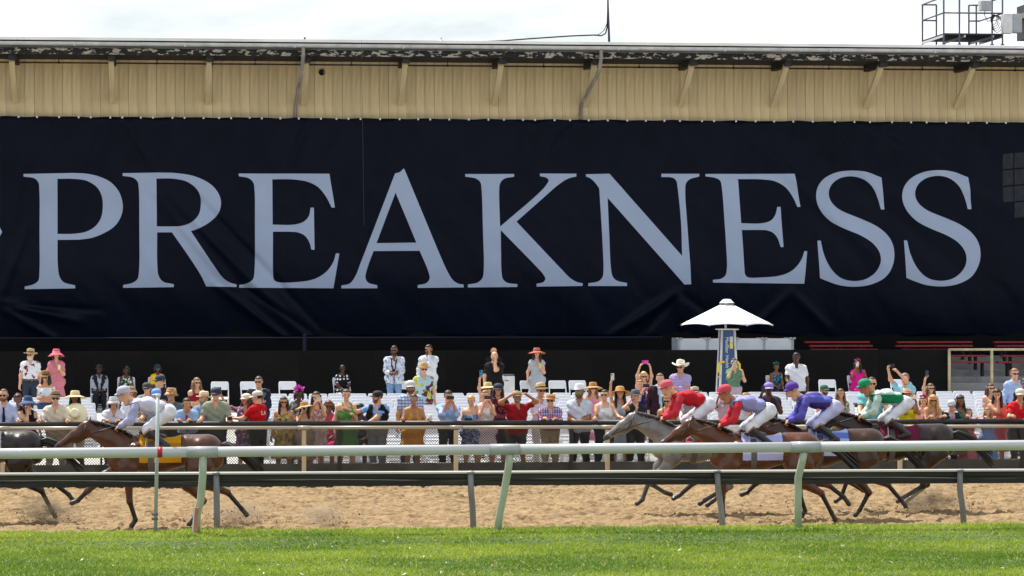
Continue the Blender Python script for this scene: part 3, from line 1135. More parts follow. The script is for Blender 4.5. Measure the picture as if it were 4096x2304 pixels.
YN, YF = 84.2, 86.7
def pf(x, y):     # photo pixel on the near plane of the platform
    return px(x, y, YN)
pl = empty('roof_platform', px(3850, 175, 85.4))
zd = pf(3900, 134).z
xa, xb = pf(3775, 134).x, pf(4010, 134).x
m_deck = mat('dark steel deck', (0.03, 0.033, 0.04), rough=0.6, bump=0.2)
q = MB()
q.box(((xa + xb) / 2, (YN + YF) / 2, zd - 0.02), (xb - xa, YF - YN, 0.05), bev=0.005)
adopt(pl, q.obj('deck', m_deck))
m_al = mat('bright aluminium', (0.62, 0.64, 0.67), rough=0.35, metal=0.5)
for yy, xx in ((None, xa), (None, xa + 0.62), (None, xa + 1.45), (None, xb)):
    q = MB()
    q.box((xx, (YN + YF) / 2, zd - 0.08), (0.05, YF - YN, 0.06))
    adopt(pl, q.obj('joist', m_al))
zt1, zt2 = pf(3775, -14).z, pf(3775, 51).z
def rail_run(A, B):
    for zz, nm in ((zt1, 'top_rail'), (zt2, 'mid_rail')):
        q = MB()
        q.tube([(A[0], A[1], zz), (B[0], B[1], zz)], 0.024, 8)
        adopt(pl, q.obj(nm, m_steel, smooth=True))
rail_run((xa, YN), (xb, YN))
rail_run((xa, YN), (xa, YF))
rail_run((xa, YF), (xa + 0.42, YF))
rail_run((xb, YN), (xb, YF))
rail_run((xa + 1.4, YF), (xb, YF))
for (X, Y) in ((xa, YN), (xa + 0.46, YN), (xa + 1.42, YN), (xb, YN), (xa, YF), (xa + 0.42, YF), (xa + 1.4, YF), (xb - 0.1, YF)):
    q = MB()
    q.tube([(X, Y, zd - 0.32), (X, Y, zt1)], 0.026, 8)
    q.box((X, Y, zd - 0.31), (0.09, 0.09, 0.03))
    adopt(pl, q.obj('post', m_steel, smooth=False))
tag(pl, 'steel railed walkway platform on the roof at the right', 'platform')
q = MB()
c_ = px(3940, 24, YN - 0.05)
q.box(c_, (0.36, 0.18, 0.29), bev=0.012)
ro = empty('junction_box', c_)
adopt(ro, q.obj('case', mat('grey enclosure', (0.36, 0.39, 0.43), rough=0.5)))
q = MB()
q.box(c_ + Vector((-0.16, -0.02, 0)), (0.05, 0.15, 0.28), bev=0.008)
adopt(ro, q.obj('side_lid', mat('pale enclosure lid', (0.66, 0.67, 0.68), rough=0.5)))
tag(ro, 'small grey junction box hung on the roof platform railing', 'box')
c_ = px(4045, 94, YN - 0.25)
ro = empty('control_cabinet', c_)
q = MB()
q.box(c_ + Vector((0.14, 0, 0)), (0.26, 0.35, 0.54), bev=0.012)
adopt(ro, q.obj('case', mat('grey enclosure', (0.36, 0.39, 0.43))))
q = MB()
q.box(c_ + Vector((-0.13, 0.0, -0.01)), (0.27, 0.30, 0.56), bev=0.012)
adopt(ro, q.obj('door', mat('pale enclosure lid', (0.7, 0.7, 0.7))))
tag(ro, 'larger grey and white control cabinet at the right end of the roof', 'cabinet')
q = MB()
c_ = px(3975, 78, YN - 0.12)
for k_ in range(5):
    r0 = 0.14 + 0.025 * k_
    pts = [c_ + Vector((r0 * 0.62 * math.cos(t) + 0.03 * k_, 0.02 * k_, r0 * math.sin(t) - 0.03 * k_)) for t in np.linspace(0.3, 6.5 - 0.2 * k_, 26)]
    q.tube(pts, 0.011, 5)
q.tube([px(a, b2, YN - 0.1) for a, b2 in [(3940, 45), (3938, 60), (3950, 85), (3990, 80), (4010, 60), (4030, 62)]], 0.012, 5)
tag(q.obj('cable_coil', m_cable, smooth=True), 'coil of black cables hanging on the roof platform railing', 'cable')
ro = empty('roof_hut', px(4110, 90, 84.8))
q = MB()
q.add([px(4062, 66, 84.5), px(4230, -10, 83.4), px(4230, 12, 83.4), px(4066, 84, 84.5),
       px(4062, 66, 85.5), px(4230, -10, 85.5), px(4230, 12, 85.5), px(4066, 84, 85.5)],
      [(0, 3, 2, 1), (4, 5, 6, 7), (0, 1, 5, 4), (3, 7, 6, 2), (0, 4, 7, 3), (1, 2, 6, 5)])
adopt(ro, q.obj('eave', mat('cream eave', (0.60, 0.56, 0.40))))
q = MB()
q.box(px(4150, 90, 85.4), (0.9, 1.2, 1.0))
adopt(ro, q.obj('wall', mat('dark hut wall', (0.03, 0.035, 0.035))))
tag(ro, 'corner of a small dark roof hut with cream eave', 'hut')

# =================================================================== UNDER THE BANNER: TIERS, BENCHES, HOARDING
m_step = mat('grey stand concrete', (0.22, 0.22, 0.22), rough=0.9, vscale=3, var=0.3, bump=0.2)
YH = 79.5
z_ht = pxZ(2048, 1405, YH)
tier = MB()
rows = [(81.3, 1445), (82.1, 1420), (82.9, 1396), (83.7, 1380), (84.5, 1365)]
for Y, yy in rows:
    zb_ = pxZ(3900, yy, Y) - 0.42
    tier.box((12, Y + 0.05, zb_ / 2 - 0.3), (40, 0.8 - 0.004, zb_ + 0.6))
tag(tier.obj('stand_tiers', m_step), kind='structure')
stp = MB()
for j, (Y, z_) in enumerate(((79.95, 1.02), (80.35, 1.2), (80.70, 1.38))):
    stp.box((pxX(4050, 80.3), Y, z_ / 2), (4.2, 0.42, z_), bev=0.01)
tag(stp.obj('steps', mat('worn grey steps', (0.27, 0.27, 0.27), rough=0.85, dirt=((0.6, 0.6, 0.6), 9, 0.68))), kind='structure')
m_red = mat('red painted bench board', (0.26, 0.008, 0.015), rough=0.5, vscale=3)
bench_txt = ['lowest', 'second', 'third', 'fourth', 'topmost']
for j, (Y, yy) in enumerate(rows):
    for (x0, x1, nm) in ((3245, 3560, 'between white freezer and gate'), (3610, 3965, 'behind the left gate bay'), (4000, 4330, 'behind the right gate bay')):
        if j < 2 and x0 < 3500:
            continue
        xa_, xb_ = pxX(x0 - j * 6 + random.uniform(-12, 12), Y), pxX(x1 - j * 22 + random.uniform(-12, 12), Y)
        z_ = pxZ((x0 + x1) / 2, yy, Y)
        bo = empty('bench', ((xa_ + xb_) / 2, Y, z_ - 0.42))
        q = MB()
        q.box(((xa_ + xb_) / 2, Y, z_ - 0.025), (xb_ - xa_, 0.28, 0.05), bev=0.012)
        adopt(bo, q.obj('seat_board', m_red))
        for f_ in (0.12, 0.5, 0.88):
            q = MB()
            q.box((xa_ + (xb_ - xa_) * f_, Y + 0.02, z_ - 0.235), (0.05, 0.2, 0.37))
            adopt(bo, q.obj('leg', m_dark))
        tag(bo, 'red stand bench %s, %s row up' % (nm, bench_txt[j]), 'bench', 'red benches in the stand')

ho = empty('hoarding', (8, YH, apron_z(YH)))
m_blk = [mat('black hoarding %d' % i_, c, rough=0.8, spec=0.15, vscale=1.5, var=0.4, dirt=((0.02, 0.02, 0.018), 9, 0.66)) for i_, c in enumerate(((0.0045, 0.0045, 0.005), (0.0055, 0.0055, 0.0055)))]
x_end = pxX(3795, YH)
pw = 1.95
q = [MB().box((0, 0, 0), (pw - 0.001, 0.05, z_ht - apron_z(YH) + 0.05), bev=0.004).mesh('panel', [m]) for m in m_blk]
xx = x_end - pw / 2
n = 0
while xx > -9:
    o = put(bpy.data.objects.new('panel', q[n % 2]))
    o.location = (xx, YH + 0.006 * (n % 2), (z_ht + apron_z(YH)) / 2)
    adopt(ho, o)
    xx -= pw
    n += 1
tag(ho, 'long low matt black hoarding behind the chairs', 'wall')

ga = empty('gate_frame', (pxX(3970, 79.4), 79.4, apron_z(79.4)))
m_cream = mat('cream painted pipe', (0.50, 0.44, 0.26), rough=0.5, vscale=5, var=0.3, dirt=((0.12, 0.08, 0.03), 6, 0.68))
for gx in (3797, 3967, 4140):
    q = MB()
    X = pxX(gx, 79.4)
    q.tube([(X, 79.4, apron_z(79.4)), (X, 79.4, pxZ(gx, 1398, 79.4))], 0.042, 10)
    adopt(ga, q.obj('post', m_cream, smooth=True))
q = MB()
X0, X1, zz = pxX(3794, 79.4), pxX(4150, 79.4), pxZ(3970, 1398, 79.4)
q.tube([(X0, 79.4, zz), (X1, 79.4, zz)], 0.034, 10)
adopt(ga, q.obj('top_rail', m_cream, smooth=True))
tag(ga, 'cream pipe gate frame at the right end of the black hoarding', 'gate')

# white freezer unit behind the hoarding
Yc = 80.6
fz = empty('white_container', (pxX(2943, Yc), Yc + 0.5, 1.2))
xa, xb = pxX(2716, Yc), pxX(3170, Yc)
zt_, zbm = pxZ(2943, 1353, Yc), 1.1
m_cont = mat('white container panel', (0.72, 0.76, 0.80), rough=0.45, vscale=3, var=0.06)
m_contp = mat('grey container post', (0.45, 0.48, 0.52), rough=0.5)
nP = 4
for i_ in range(nP):
    w_ = (xb - xa) / nP
    q = MB()
    q.box((xa + w_ * (i_ + 0.5), Yc + 0.5, (zt_ + zbm) / 2), (w_ - 0.06, 1.0, zt_ - zbm - 0.04), bev=0.01)
    adopt(fz, q.obj('panel', m_cont))
for i_ in range(nP + 1):
    q = MB()
    X = xa + (xb - xa) * i_ / nP
    q.box((X, Yc + 0.5, (zt_ + zbm) / 2), (0.07, 1.04, zt_ - zbm), bev=0.008)
    q.box((X - 0.05, Yc - 0.0, zt_ - 0.005), (0.06, 0.1, 0.05), bev=0.008)
    q.box((X + 0.05, Yc - 0.0, zt_ - 0.005), (0.06, 0.1, 0.05), bev=0.008)
    adopt(fz, q.obj('frame_post', m_contp))
tag(fz, 'pale white panelled container behind the black hoarding under the banner', 'container')
for bx, lab in ((1218, 'thin dark blue steel post under the banner'),):
    q = MB()
    p_ = px(bx, 1380, 80.4)
    q.tube([(p_.x, 80.4, 1.0), (p_.x, 80.4, pxZ(bx, 1335, 80.4))], 0.05, 10)
    tag(q.obj('stand_post', mat('dark blue steel', (0.006, 0.010, 0.024), rough=0.6, spec=0.2), smooth=True), lab, 'post')
q = MB()
q.tube([px(-100, 1353, 80.6), px(2650, 1349, 80.6)], 0.022, 8)
tag(q.obj('hanging_pipe', mat('dark blue steel', (0.006, 0.010, 0.024)), smooth=True), 'long dark pipe along the bottom edge of the banner', 'pipe')

# =================================================================== UMBRELLA AND SPONSOR TOWER
YU = 76.9
uc = px(2907, 1290, YU)
ground_u = apron_z(YU)
um = empty('umbrella', (uc.x, YU, ground_u))
m_canopy = mat('white canopy cloth', (0.80, 0.80, 0.80), rough=0.7, var=0.04, vscale=2)
z_top, z_rim = pxZ(2907, 1205, YU), pxZ(2907, 1299, YU)
Rm = (pxX(3093, YU) - pxX(2722, YU)) / 2 * 1.06
ngore = 8
a0 = math.radians(14)
for k_ in range(ngore):
    V, F = [], []
    nr, na = 9, 7
    for i_ in range(nr):
        f_ = 0.13 + 0.87 * i_ / (nr - 1)
        for j_ in range(na):
            u_ = j_ / (na - 1)
            an = a0 + 2 * math.pi * (k_ + u_) / ngore
            an0, an1 = a0 + 2 * math.pi * k_ / ngore, a0 + 2 * math.pi * (k_ + 1) / ngore
            # straight chord between the ribs, rim cut in an arc
            P0, P1 = Vector((math.cos(an0), math.sin(an0))), Vector((math.cos(an1), math.sin(an1)))
            p2 = P0.lerp(P1, u_)
            sc_ = 1 - 0.05 * math.sin(math.pi * u_) * f_ ** 3
            z_ = z_top + (z_rim - z_top) * f_ ** 0.98 - 0.03 * math.sin(math.pi * u_) * f_ * (1 - f_)
            z_ += 0.035 * math.sin(math.pi * u_) * f_ ** 6
            V.append((uc.x + p2.x * Rm * f_ * sc_, YU + p2.y * Rm * f_ * sc_, z_))
    for i_ in range(nr - 1):
        for j_ in range(na - 1):
            F.append((i_ * na + j_, (i_ + 1) * na + j_, (i_ + 1) * na + j_ + 1, i_ * na + j_ + 1))
    q = MB().add(V, F)
    o = q.obj('canopy_panel', m_canopy, smooth=True)
    so = o.modifiers.new('thick', 'SOLIDIFY')
    so.thickness = 0.004
    adopt(um, o)
    # printed marks near the rim
    mid = a0 + 2 * math.pi * (k_ + 0.5) / ngore
    if math.sin(mid) < 0.3:
        f_ = 0.86
        n2 = Vector((math.cos(mid), math.sin(mid), 0))
        tg = Vector((-math.sin(mid), math.cos(mid), 0))
        apo = math.cos(math.pi / ngore)
        base = Vector((uc.x, YU, z_top + (z_rim - z_top) * f_ ** 0.98)) + n2 * (Rm * f_ * apo * 0.985) + Vector((0, 0, 0.018)) + n2 * 0.02
        dn = (n2 * Rm * apo - Vector((0, 0, z_top - z_rim))).normalized()
        for (off, wid, cl, nm) in ((-0.10, 0.16, (0.30, 0.33, 0.42), 'printed_mark'), (0.06, 0.14, (0.75, 0.62, 0.12), 'printed_mark')):
            q = MB()
            c0 = base + tg * off
            q.add([c0 - tg * wid / 2, c0 + tg * wid / 2, c0 + tg * wid / 2 + dn * 0.025, c0 - tg * wid / 2 + dn * 0.025], [(0, 1, 2, 3)])
            adopt(um, q.obj(nm, mat('canopy print ' + str(cl), cl, rough=0.7)))
for k_ in range(ngore):
    an = a0 + 2 * math.pi * k_ / ngore
    q = MB()
    q.tube([(uc.x, YU, z_top - 0.06), (uc.x + math.cos(an) * Rm * 0.985, YU + math.sin(an) * Rm * 0.985, z_rim - 0.015)], 0.012, 6)
    adopt(um, q.obj('rib', m_al))
q = MB()
zv = pxZ(2907, 1196, YU)
q.lathe([(0.0, zv), (0.085, zv - 0.006), (0.125, zv - 0.03), (0.165, zv - 0.075), (0.20, zv - 0.105)], 16, c=(uc.x, YU, 0), fn=lambda x, y, z, a, i: (x, y, z + (0.012 * math.sin(a * 8) if i > 2 else 0)))
o = q.obj('vent_cap', m_canopy, smooth=True)
adopt(um, o)
q = MB()
q.tube([(uc.x - 0.03, YU, ground_u), (uc.x - 0.03, YU, z_top)], 0.028, 10)
adopt(um, q.obj('pole', m_al, smooth=True))
tag(um, 'white eight panel parasol above the blue sponsor tower', 'umbrella')

tw = empty('sponsor_tower', (uc.x, YU, ground_u))
m_blue = mat('blue sponsor panel', (0.025, 0.075, 0.20), rough=0.45, var=0.06)
m_wf = mat('white tower frame', (0.68, 0.68, 0.68), rough=0.4)
zt_ = pxZ(2907, 1321, YU)
xc = uc.x + 0.01
wt, wb = 0.165, 0.255          # half widths at top and bottom
yf_t, yf_b = YU - 0.165, YU - 0.26
def tower_x(z):
    f_ = (z - ground_u) / (zt_ - ground_u)
    return wb + (wt - wb) * f_, yf_b + (yf_t - yf_b) * f_
for sy in (-1, 1):
    q = MB()
    V = []
    for z in (ground_u + 0.08, zt_ - 0.01):
        w_, yf = tower_x(z)
        yy = yf if sy < 0 else 2 * YU - yf
        for th in (0, 0.02 * -sy):
            V += [(xc - w_ + 0.03, yy + th, z), (xc + w_ - 0.03, yy + th, z)]
    q.add(V, [(0, 1, 5, 4), (2, 6, 7, 3), (0, 4, 6, 2), (1, 3, 7, 5), (0, 2, 3, 1), (4, 5, 7, 6)])
    adopt(tw, q.obj('panel', m_blue))
for sx in (-1, 1):
    q = MB()
    V = []
    for z in (ground_u + 0.08, zt_ - 0.01):
        w_, yf = tower_x(z)
        for th in (0, -0.02 * sx):
            V += [(xc + sx * w_ + th, yf + 0.03, z), (xc + sx * w_ + th, 2 * YU - yf - 0.03, z)]
    q.add(V, [(0, 1, 5, 4), (2, 6, 7, 3), (0, 4, 6, 2), (1, 3, 7, 5), (0, 2, 3, 1), (4, 5, 7, 6)])
    adopt(tw, q.obj('panel', m_blue))
    for sy in (-1, 1):
        q = MB()
        pts = []
        for z in (ground_u, zt_):
            w_, yf = tower_x(z)
            pts.append((xc + sx * w_, yf if sy < 0 else 2 * YU - yf, z))
        q.tube(pts, 0.032, 8)
        adopt(tw, q.obj('frame_leg', m_wf, smooth=True))
q = MB()
q.lathe([(0.0, 0.0), (0.30, 0.0), (0.31, 0.015), (0.30, 0.03), (0.0, 0.035)], 24, c=(xc, YU, zt_ + 0.01))
adopt(tw, q.obj('table_top', m_wf))
# lettering that reads downwards, and the two colour blocks
def text_mesh(txt, size, m, name):
    cu = bpy.data.curves.new('tmp', 'FONT')
    cu.body = txt
    cu.size = size
    cu.extrude = 0.002
    ob = bpy.data.objects.new('tmp', cu)
    COL.objects.link(ob)
    bpy.context.view_layer.update()
    me = bpy.data.meshes.new_from_object(ob.evaluated_get(bpy.context.evaluated_depsgraph_get()))
    bpy.data.objects.remove(ob)
    me.name = name
    me.materials.clear()
    me.materials.append(m)
    return me
m_ltr = mat('white lettering', (0.78, 0.79, 0.82), rough=0.5)
tl = math.atan2(yf_b - yf_t, zt_ - ground_u)
p_ = px(2897, 1348, YU)
RT_ = (Matrix.Rotation(tl, 3, 'X') @ Matrix.Rotation(math.pi / 2, 3, 'Y') @ Matrix.Rotation(math.pi / 2, 3, 'X'))
adv = 0.0
for word in ('MedStar', 'Health'):
    me = text_mesh(word, 0.125, m_ltr, 'lettering')
    o = put(bpy.data.objects.new('lettering', me))
    zw = p_.z - adv
    o.location = (p_.x, tower_x(zw)[1] - 0.012, zw)
    o.rotation_euler = RT_.to_euler()
    adopt(tw, o)
    adv += max(v.co.x for v in me.vertices) + 0.045
for ya_, yb_, cl, nm in ((1346, 1369, (0.55, 0.58, 0.60), 'silver_block'), (1370, 1394, (0.70, 0.58, 0.08), 'yellow_block')):
    pa, pb = px(2914, ya_, YU), px(2927, yb_, YU)
    q = MB()
    V = []
    for X, Z in ((pa.x, pa.z), (pb.x, pa.z), (pb.x, pb.z), (pa.x, pb.z)):
        V.append((X, tower_x(Z)[1] - 0.006, Z))
    q.add(V, [(0, 3, 2, 1)])
    adopt(tw, q.obj(nm, mat(nm, cl, rough=0.5)))
# yellow grab bars on both flanks
m_yel = mat('yellow tube', (0.78, 0.58, 0.02), rough=0.4, var=0.05)
for sx in (-1, 1):
    q = MB()
    xg = xc + sx * 0.12
    za, zb2 = pxZ(2880, 1447, YU), pxZ(2880, 1488, YU)
    q.tube([(xg, YU - 0.27, za), (xg + sx * 0.10, YU - 0.29, za + 0.005), (xg + sx * 0.15, YU - 0.29, za - 0.05), (xg + sx * 0.16, YU - 0.29, zb2)], 0.03, 8)
    adopt(tw, q.obj('grab_bar', m_yel, smooth=True))
q = MB()
q.tube([(xc - 0.20, YU - 0.26, pxZ(2880, 1500, YU)), (xc - 0.22, YU - 0.28, pxZ(2880, 1506, YU)), (xc - 0.32, YU - 0.30, pxZ(2880, 1507, YU))], 0.018, 6)
adopt(tw, q.obj('hook', m_yel, smooth=True))
tag(tw, 'tapering blue tower with white frame and downward lettering under the parasol', 'tower')

# white bin
bn = empty('bin', (pxX(2033, 76.7), 76.7, apron_z(76.7)))
zb_t = pxZ(2033, 1503, 76.7)
q = MB()
q.box((bn.location.x, 76.7, (zb_t + apron_z(76.7)) / 2), (0.30, 0.34, zb_t - apron_z(76.7)), bev=0.015)
adopt(bn, q.obj('bin_body', mat('white bin plastic', (0.62, 0.62, 0.62), rough=0.5)))
q = MB()
q.box((bn.location.x, 76.7, zb_t + 0.02), (0.28, 0.32, 0.035), bev=0.01)
adopt(bn, q.obj('lid', mat('dark bin lid', (0.05, 0.05, 0.055))))
q = MB()
q.box((bn.location.x - 0.06, 76.7 - 0.172, zb_t - 0.12), (0.10, 0.012, 0.02))
adopt(bn, q.obj('mark', mat('dark bin lid', (0.05, 0.05, 0.055))))
tag(bn, 'tall narrow white bin against the black hoarding', 'bin')

# =================================================================== RAILS AND FENCES
def line_px(xa, ya, xb_, yb_, Y):
    A, B = px(xa, ya, Y), px(xb_, yb_, Y)
    return A, B

# near white pipe rail of the turf course
YR = 44.4
m_rail = mat('white rail paint', (0.56, 0.57, 0.58), rough=0.16, vscale=3, var=0.10, dirt=((0.22, 0.23, 0.21), 7, 0.70), stretch=(0.5, 1, 1))
m_rpost = mat('white post paint', (0.40, 0.46, 0.34), rough=0.4, vscale=4, var=0.14, dirt=((0.22, 0.24, 0.18), 9, 0.68))
A, B = line_px(-420, 1818, 4516, 1777, YR)
Lr = 0.077
nr = empty('turf_rail', (8, YR, 0.43))
def on_rail(xp):
    f_ = (pxX(xp, YR) - A.x) / (B.x - A.x)
    return A.lerp(B, f_)
joints = [-400, 810, 2040, 3215, 4420]
for i_ in range(4):
    q = MB()
    q.tube([on_rail(joints[i_]), on_rail(joints[i_ + 1])], Lr, 28)
    adopt(nr, q.obj('rail_pipe', m_rail, smooth=True))
for xj in (810, 2020, 3222):
    q = MB()
    c_ = on_rail(xj)
    q.tube([c_ - Vector((0.22, 0, 0)), c_ + Vector((0.22, 0, 0))], Lr + 0.006, 28)
    adopt(nr, q.obj('coupler', mat('grey coupler paint', (0.40, 0.42, 0.44), rough=0.25), smooth=True))
for pts in ([(812, 1822), (811, 1900), (803, 2000), (788, 2060), (786, 2140)], [(2040, 1818), (2034, 1870), (2018, 1960), (1998, 2060), (1990, 2135)], [(3215, 1812), (3208, 1850), (3193, 1910), (3192, 2000), (3194, 2125)]):
    q = MB()
    P3 = []
    for i_, (a, b2) in enumerate(pts):
        P3.append(px(a, b2, YR + (0, 0.02, 0.08, 0.12, 0.12)[i_]))
    q.tube(P3, 0.056, 16)
    adopt(nr, q.obj('post', m_rpost, smooth=True))
q = MB()
c_ = on_rail(640)
q.tube([c_ - Vector((0.035, 0, 0)), c_ + Vector((0.035, 0, 0))], Lr + 0.003, 28)
adopt(nr, q.obj('red_band', mat('red tape', (0.45, 0.01, 0.03), rough=0.45), smooth=True))
tag(nr, 'thick white pipe rail on gooseneck posts along the grass edge', 'rail')

# marker pole and stake
mp_ = empty('marker_pole', px(622, 2118, YR + 0.35))
Yp = YR + 0.35
m_pole = mat('galvanised pole', (0.45, 0.50, 0.50), rough=0.45, metal=0.25, vscale=7, var=0.25, stretch=(1, 1, 0.3))
q = MB()
q.tube([px(622, 2135, Yp), px(632, 1578, Yp)], 0.027, 12)
adopt(mp_, q.obj('shaft', m_pole, smooth=True))
q = MB()
p_ = px(632, 1578, Yp)
q.tube([p_ + Vector((0, 0, -0.04)), p_ + Vector((0, 0, 0.012))], 0.034, 12)
adopt(mp_, q.obj('cap', mat('white plastic clip', (0.75, 0.76, 0.78)), smooth=True))
for yy in (2058, 2076):
    q = MB()
    p_ = px(623, yy, Yp)
    q.tube([p_ + Vector((0, 0, -0.014)), p_ + Vector((0, 0, 0.014))], 0.036, 12)
    q.box(p_ + Vector((-0.045, 0, 0)), (0.03, 0.03, 0.03))
    adopt(mp_, q.obj('clamp', m_steel))
tag(mp_, 'tall thin galvanised marker pole behind the white rail', 'pole')
q = MB()
Ys = YR - 0.02
q.box(px(782, 2078, Ys), (0.075, 0.04, 0.36), rot=Matrix.Rotation(math.radians(4), 3, 'Y'), bev=0.004)
so_ = empty('stake', px(780, 2115, Ys))
adopt(so_, q.obj('stake_board', mat('faded red stake', (0.52, 0.22, 0.15), rough=0.8, vscale=8, var=0.3)))
q = MB()
q.box(px(774, 2078, Ys - 0.02), (0.022, 0.03, 0.355), rot=Matrix.Rotation(math.radians(4), 3, 'Y'))
adopt(so_, q.obj('white_edge', m_wf))
tag(so_, 'faded red and white stake at the foot of the left rail post', 'stake')

# inner rail of the dirt track with cable skirt
YB = 47.6
ir = empty('inner_rail', (8, YB, 0.0))
m_lip = mat('pale aluminium lip', (0.60, 0.60, 0.57), rough=0.32, metal=0.2, vscale=2, stretch=(0.3, 1, 1))
m_skirt = mat('dark skirt board', (0.055, 0.052, 0.042), rough=0.55, vscale=1.2, var=0.4, stretch=(0.3, 1, 4))
m_gpost = mat('grey weathered post', (0.20, 0.21, 0.21), rough=0.55, metal=0.2, vscale=5, var=0.35, stretch=(1, 1, 0.4))
A2, B2 = line_px(-500, 1898, 4600, 1878, YB)
def on_beam(xp, dz=0.0, dy=0.0):
    f_ = (pxX(xp, YB) - A2.x) / (B2.x - A2.x)
    return A2.lerp(B2, f_) + Vector((0, dy, dz))
bx_ = [-480, 865, 1882, 2868, 3838, 4580]
slope = math.atan2(B2.z - A2.z, B2.x - A2.x)
RY = Matrix.Rotation(-slope, 3, 'Y')
for i_ in range(5):
    a_, b_ = on_beam(bx_[i_]), on_beam(bx_[i_ + 1])
    c_ = (a_ + b_) / 2
    Ln = (b_ - a_).length
    q = MB()
    q.box(c_ + Vector((0, 0, 0)), (Ln - 0.004, 0.20, 0.032), rot=RY, bev=0.008)
    adopt(ir, q.obj('top_lip', m_lip))
    q = MB()
    q.box(c_ + Vector((0, 0.03, -0.103)), (Ln - 0.006, 0.03, 0.17), rot=RY)
    adopt(ir, q.obj('skirt_board', m_skirt))
    q = MB()
    q.box(c_ + Vector((0, 0.0, -0.198)), (Ln - 0.004, 0.10, 0.024), rot=RY)
    adopt(ir, q.obj('bottom_lip', mat('black bottom lip', (0.012, 0.012, 0.011), rough=0.6)))
for (xt, xm, xb2) in ((865, 866, 869), (1881, 1884, 1897), (2866, 2873, 2897), (3836, 3840, 3862)):
    q = MB()
    q.tube([on_beam(xt, -0.02, -0.06), px(xm, 1960, YB - 0.06), px((xm + xb2) / 2, 2040, YB - 0.05), px(xb2, 2180, YB - 0.02)], [0.05, 0.05, 0.05, 0.052], 12)
    q.ball(on_beam(xt, 0.0, -0.06), (0.075, 0.075, 0.03), 12, 6)
    adopt(ir, q.obj('post', m_gpost, smooth=True))
for k_, (r_, am, ph, m_) in enumerate(((0.014, 0.035, 0.0, m_cable), (0.007, 0.03, 1.1, mat('pale thin cable', (0.30, 0.29, 0.26), rough=0.5)), (0.012, 0.04, 2.0, m_cable))):
    q = MB()
    q.tube([on_beam(xp, -0.105 - 0.012 * k_ + am * abs(math.sin(xp / 345.0 + ph)) - am * 0.6, -0.018 - 0.022 * k_) for xp in range(-440, 4560, 30)], r_, 6)
    adopt(ir, q.obj('cable', m_, smooth=True))
tag(ir, 'low dark inner rail with pale top lip, cables and grey posts', 'rail')

# outer rail of the dirt track
YO = 61.0
orl = empty('outer_rail', (8, YO, -0.2))
A3, B3 = line_px(-500, 1714, 4600, 1704, YO)
def on_outer(xp, dz=0.0):
    f_ = (pxX(xp, YO) - A3.x) / (B3.x - A3.x)
    return A3.lerp(B3, f_) + Vector((0, 0, dz))
m_orail = mat('aged white rail', (0.38, 0.35, 0.29), rough=0.35, vscale=2, var=0.15, stretch=(0.4, 1, 1))
m_opost = mat('tan rail post', (0.50, 0.39, 0.25), rough=0.6, vscale=4, var=0.15)
op = [10, 612, 1216, 1824, 2430, 3010, 3600, 4185]
for i_ in range(-1, len(op)):
    xa_ = op[i_] if i_ >= 0 else -480
    xb_ = op[i_ + 1] if i_ + 1 < len(op) else 4560
    q = MB()
    q.tube([on_outer(xa_), on_outer(xb_)], 0.034, 12)
    adopt(orl, q.obj('rail_pipe', m_orail, smooth=True))
for xp in op:
    q = MB()
    c_ = on_outer(xp)
    q.tube([c_ - Vector((0.13, 0, 0)), c_ + Vector((0.13, 0, 0))], 0.040, 12)
    adopt(orl, q.obj('coupler', m_orail, smooth=True))
    q = MB()
    q.box((c_.x, YO, (c_.z - 0.35) / 2 - 0.02), (0.085, 0.085, c_.z + 0.28), bev=0.012)
    adopt(orl, q.obj('post', m_opost))
tag(orl, 'white topped outer track rail on tan posts before the crowd', 'rail')

# black chain link fence of the spectators
YK = 62.3
cf = empty('chain_link_fence', (8, YK, -0.3))
A4, B4 = line_px(-500, 1700, 4600, 1683, YK)
def on_fence(xp, dz=0.0):
    f_ = (pxX(xp, YK) - A4.x) / (B4.x - A4.x)
    return A4.lerp(B4, f_) + Vector((0, 0, dz))
m_fblk = mat('black fence paint', (0.010, 0.010, 0.011), rough=0.5, var=0.3)
fp_ = [405, 1358, 2286, 3190, 4090]
for xa_, xb_ in zip([-480] + fp_, fp_ + [4580]):
    q = MB()
    q.tube([on_fence(xa_), on_fence(xb_)], 0.052, 14)
    adopt(cf, q.obj('top_pad', m_fblk, smooth=True))
for xp in fp_:
    q = MB()
    c_ = on_fence(xp)
    q.box((c_.x, YK + 0.02, (c_.z - 0.45) / 2), (0.085 if xp != 405 else 0.045, 0.08, c_.z + 0.45), bev=0.008)
    adopt(cf, q.obj('post', m_fblk))
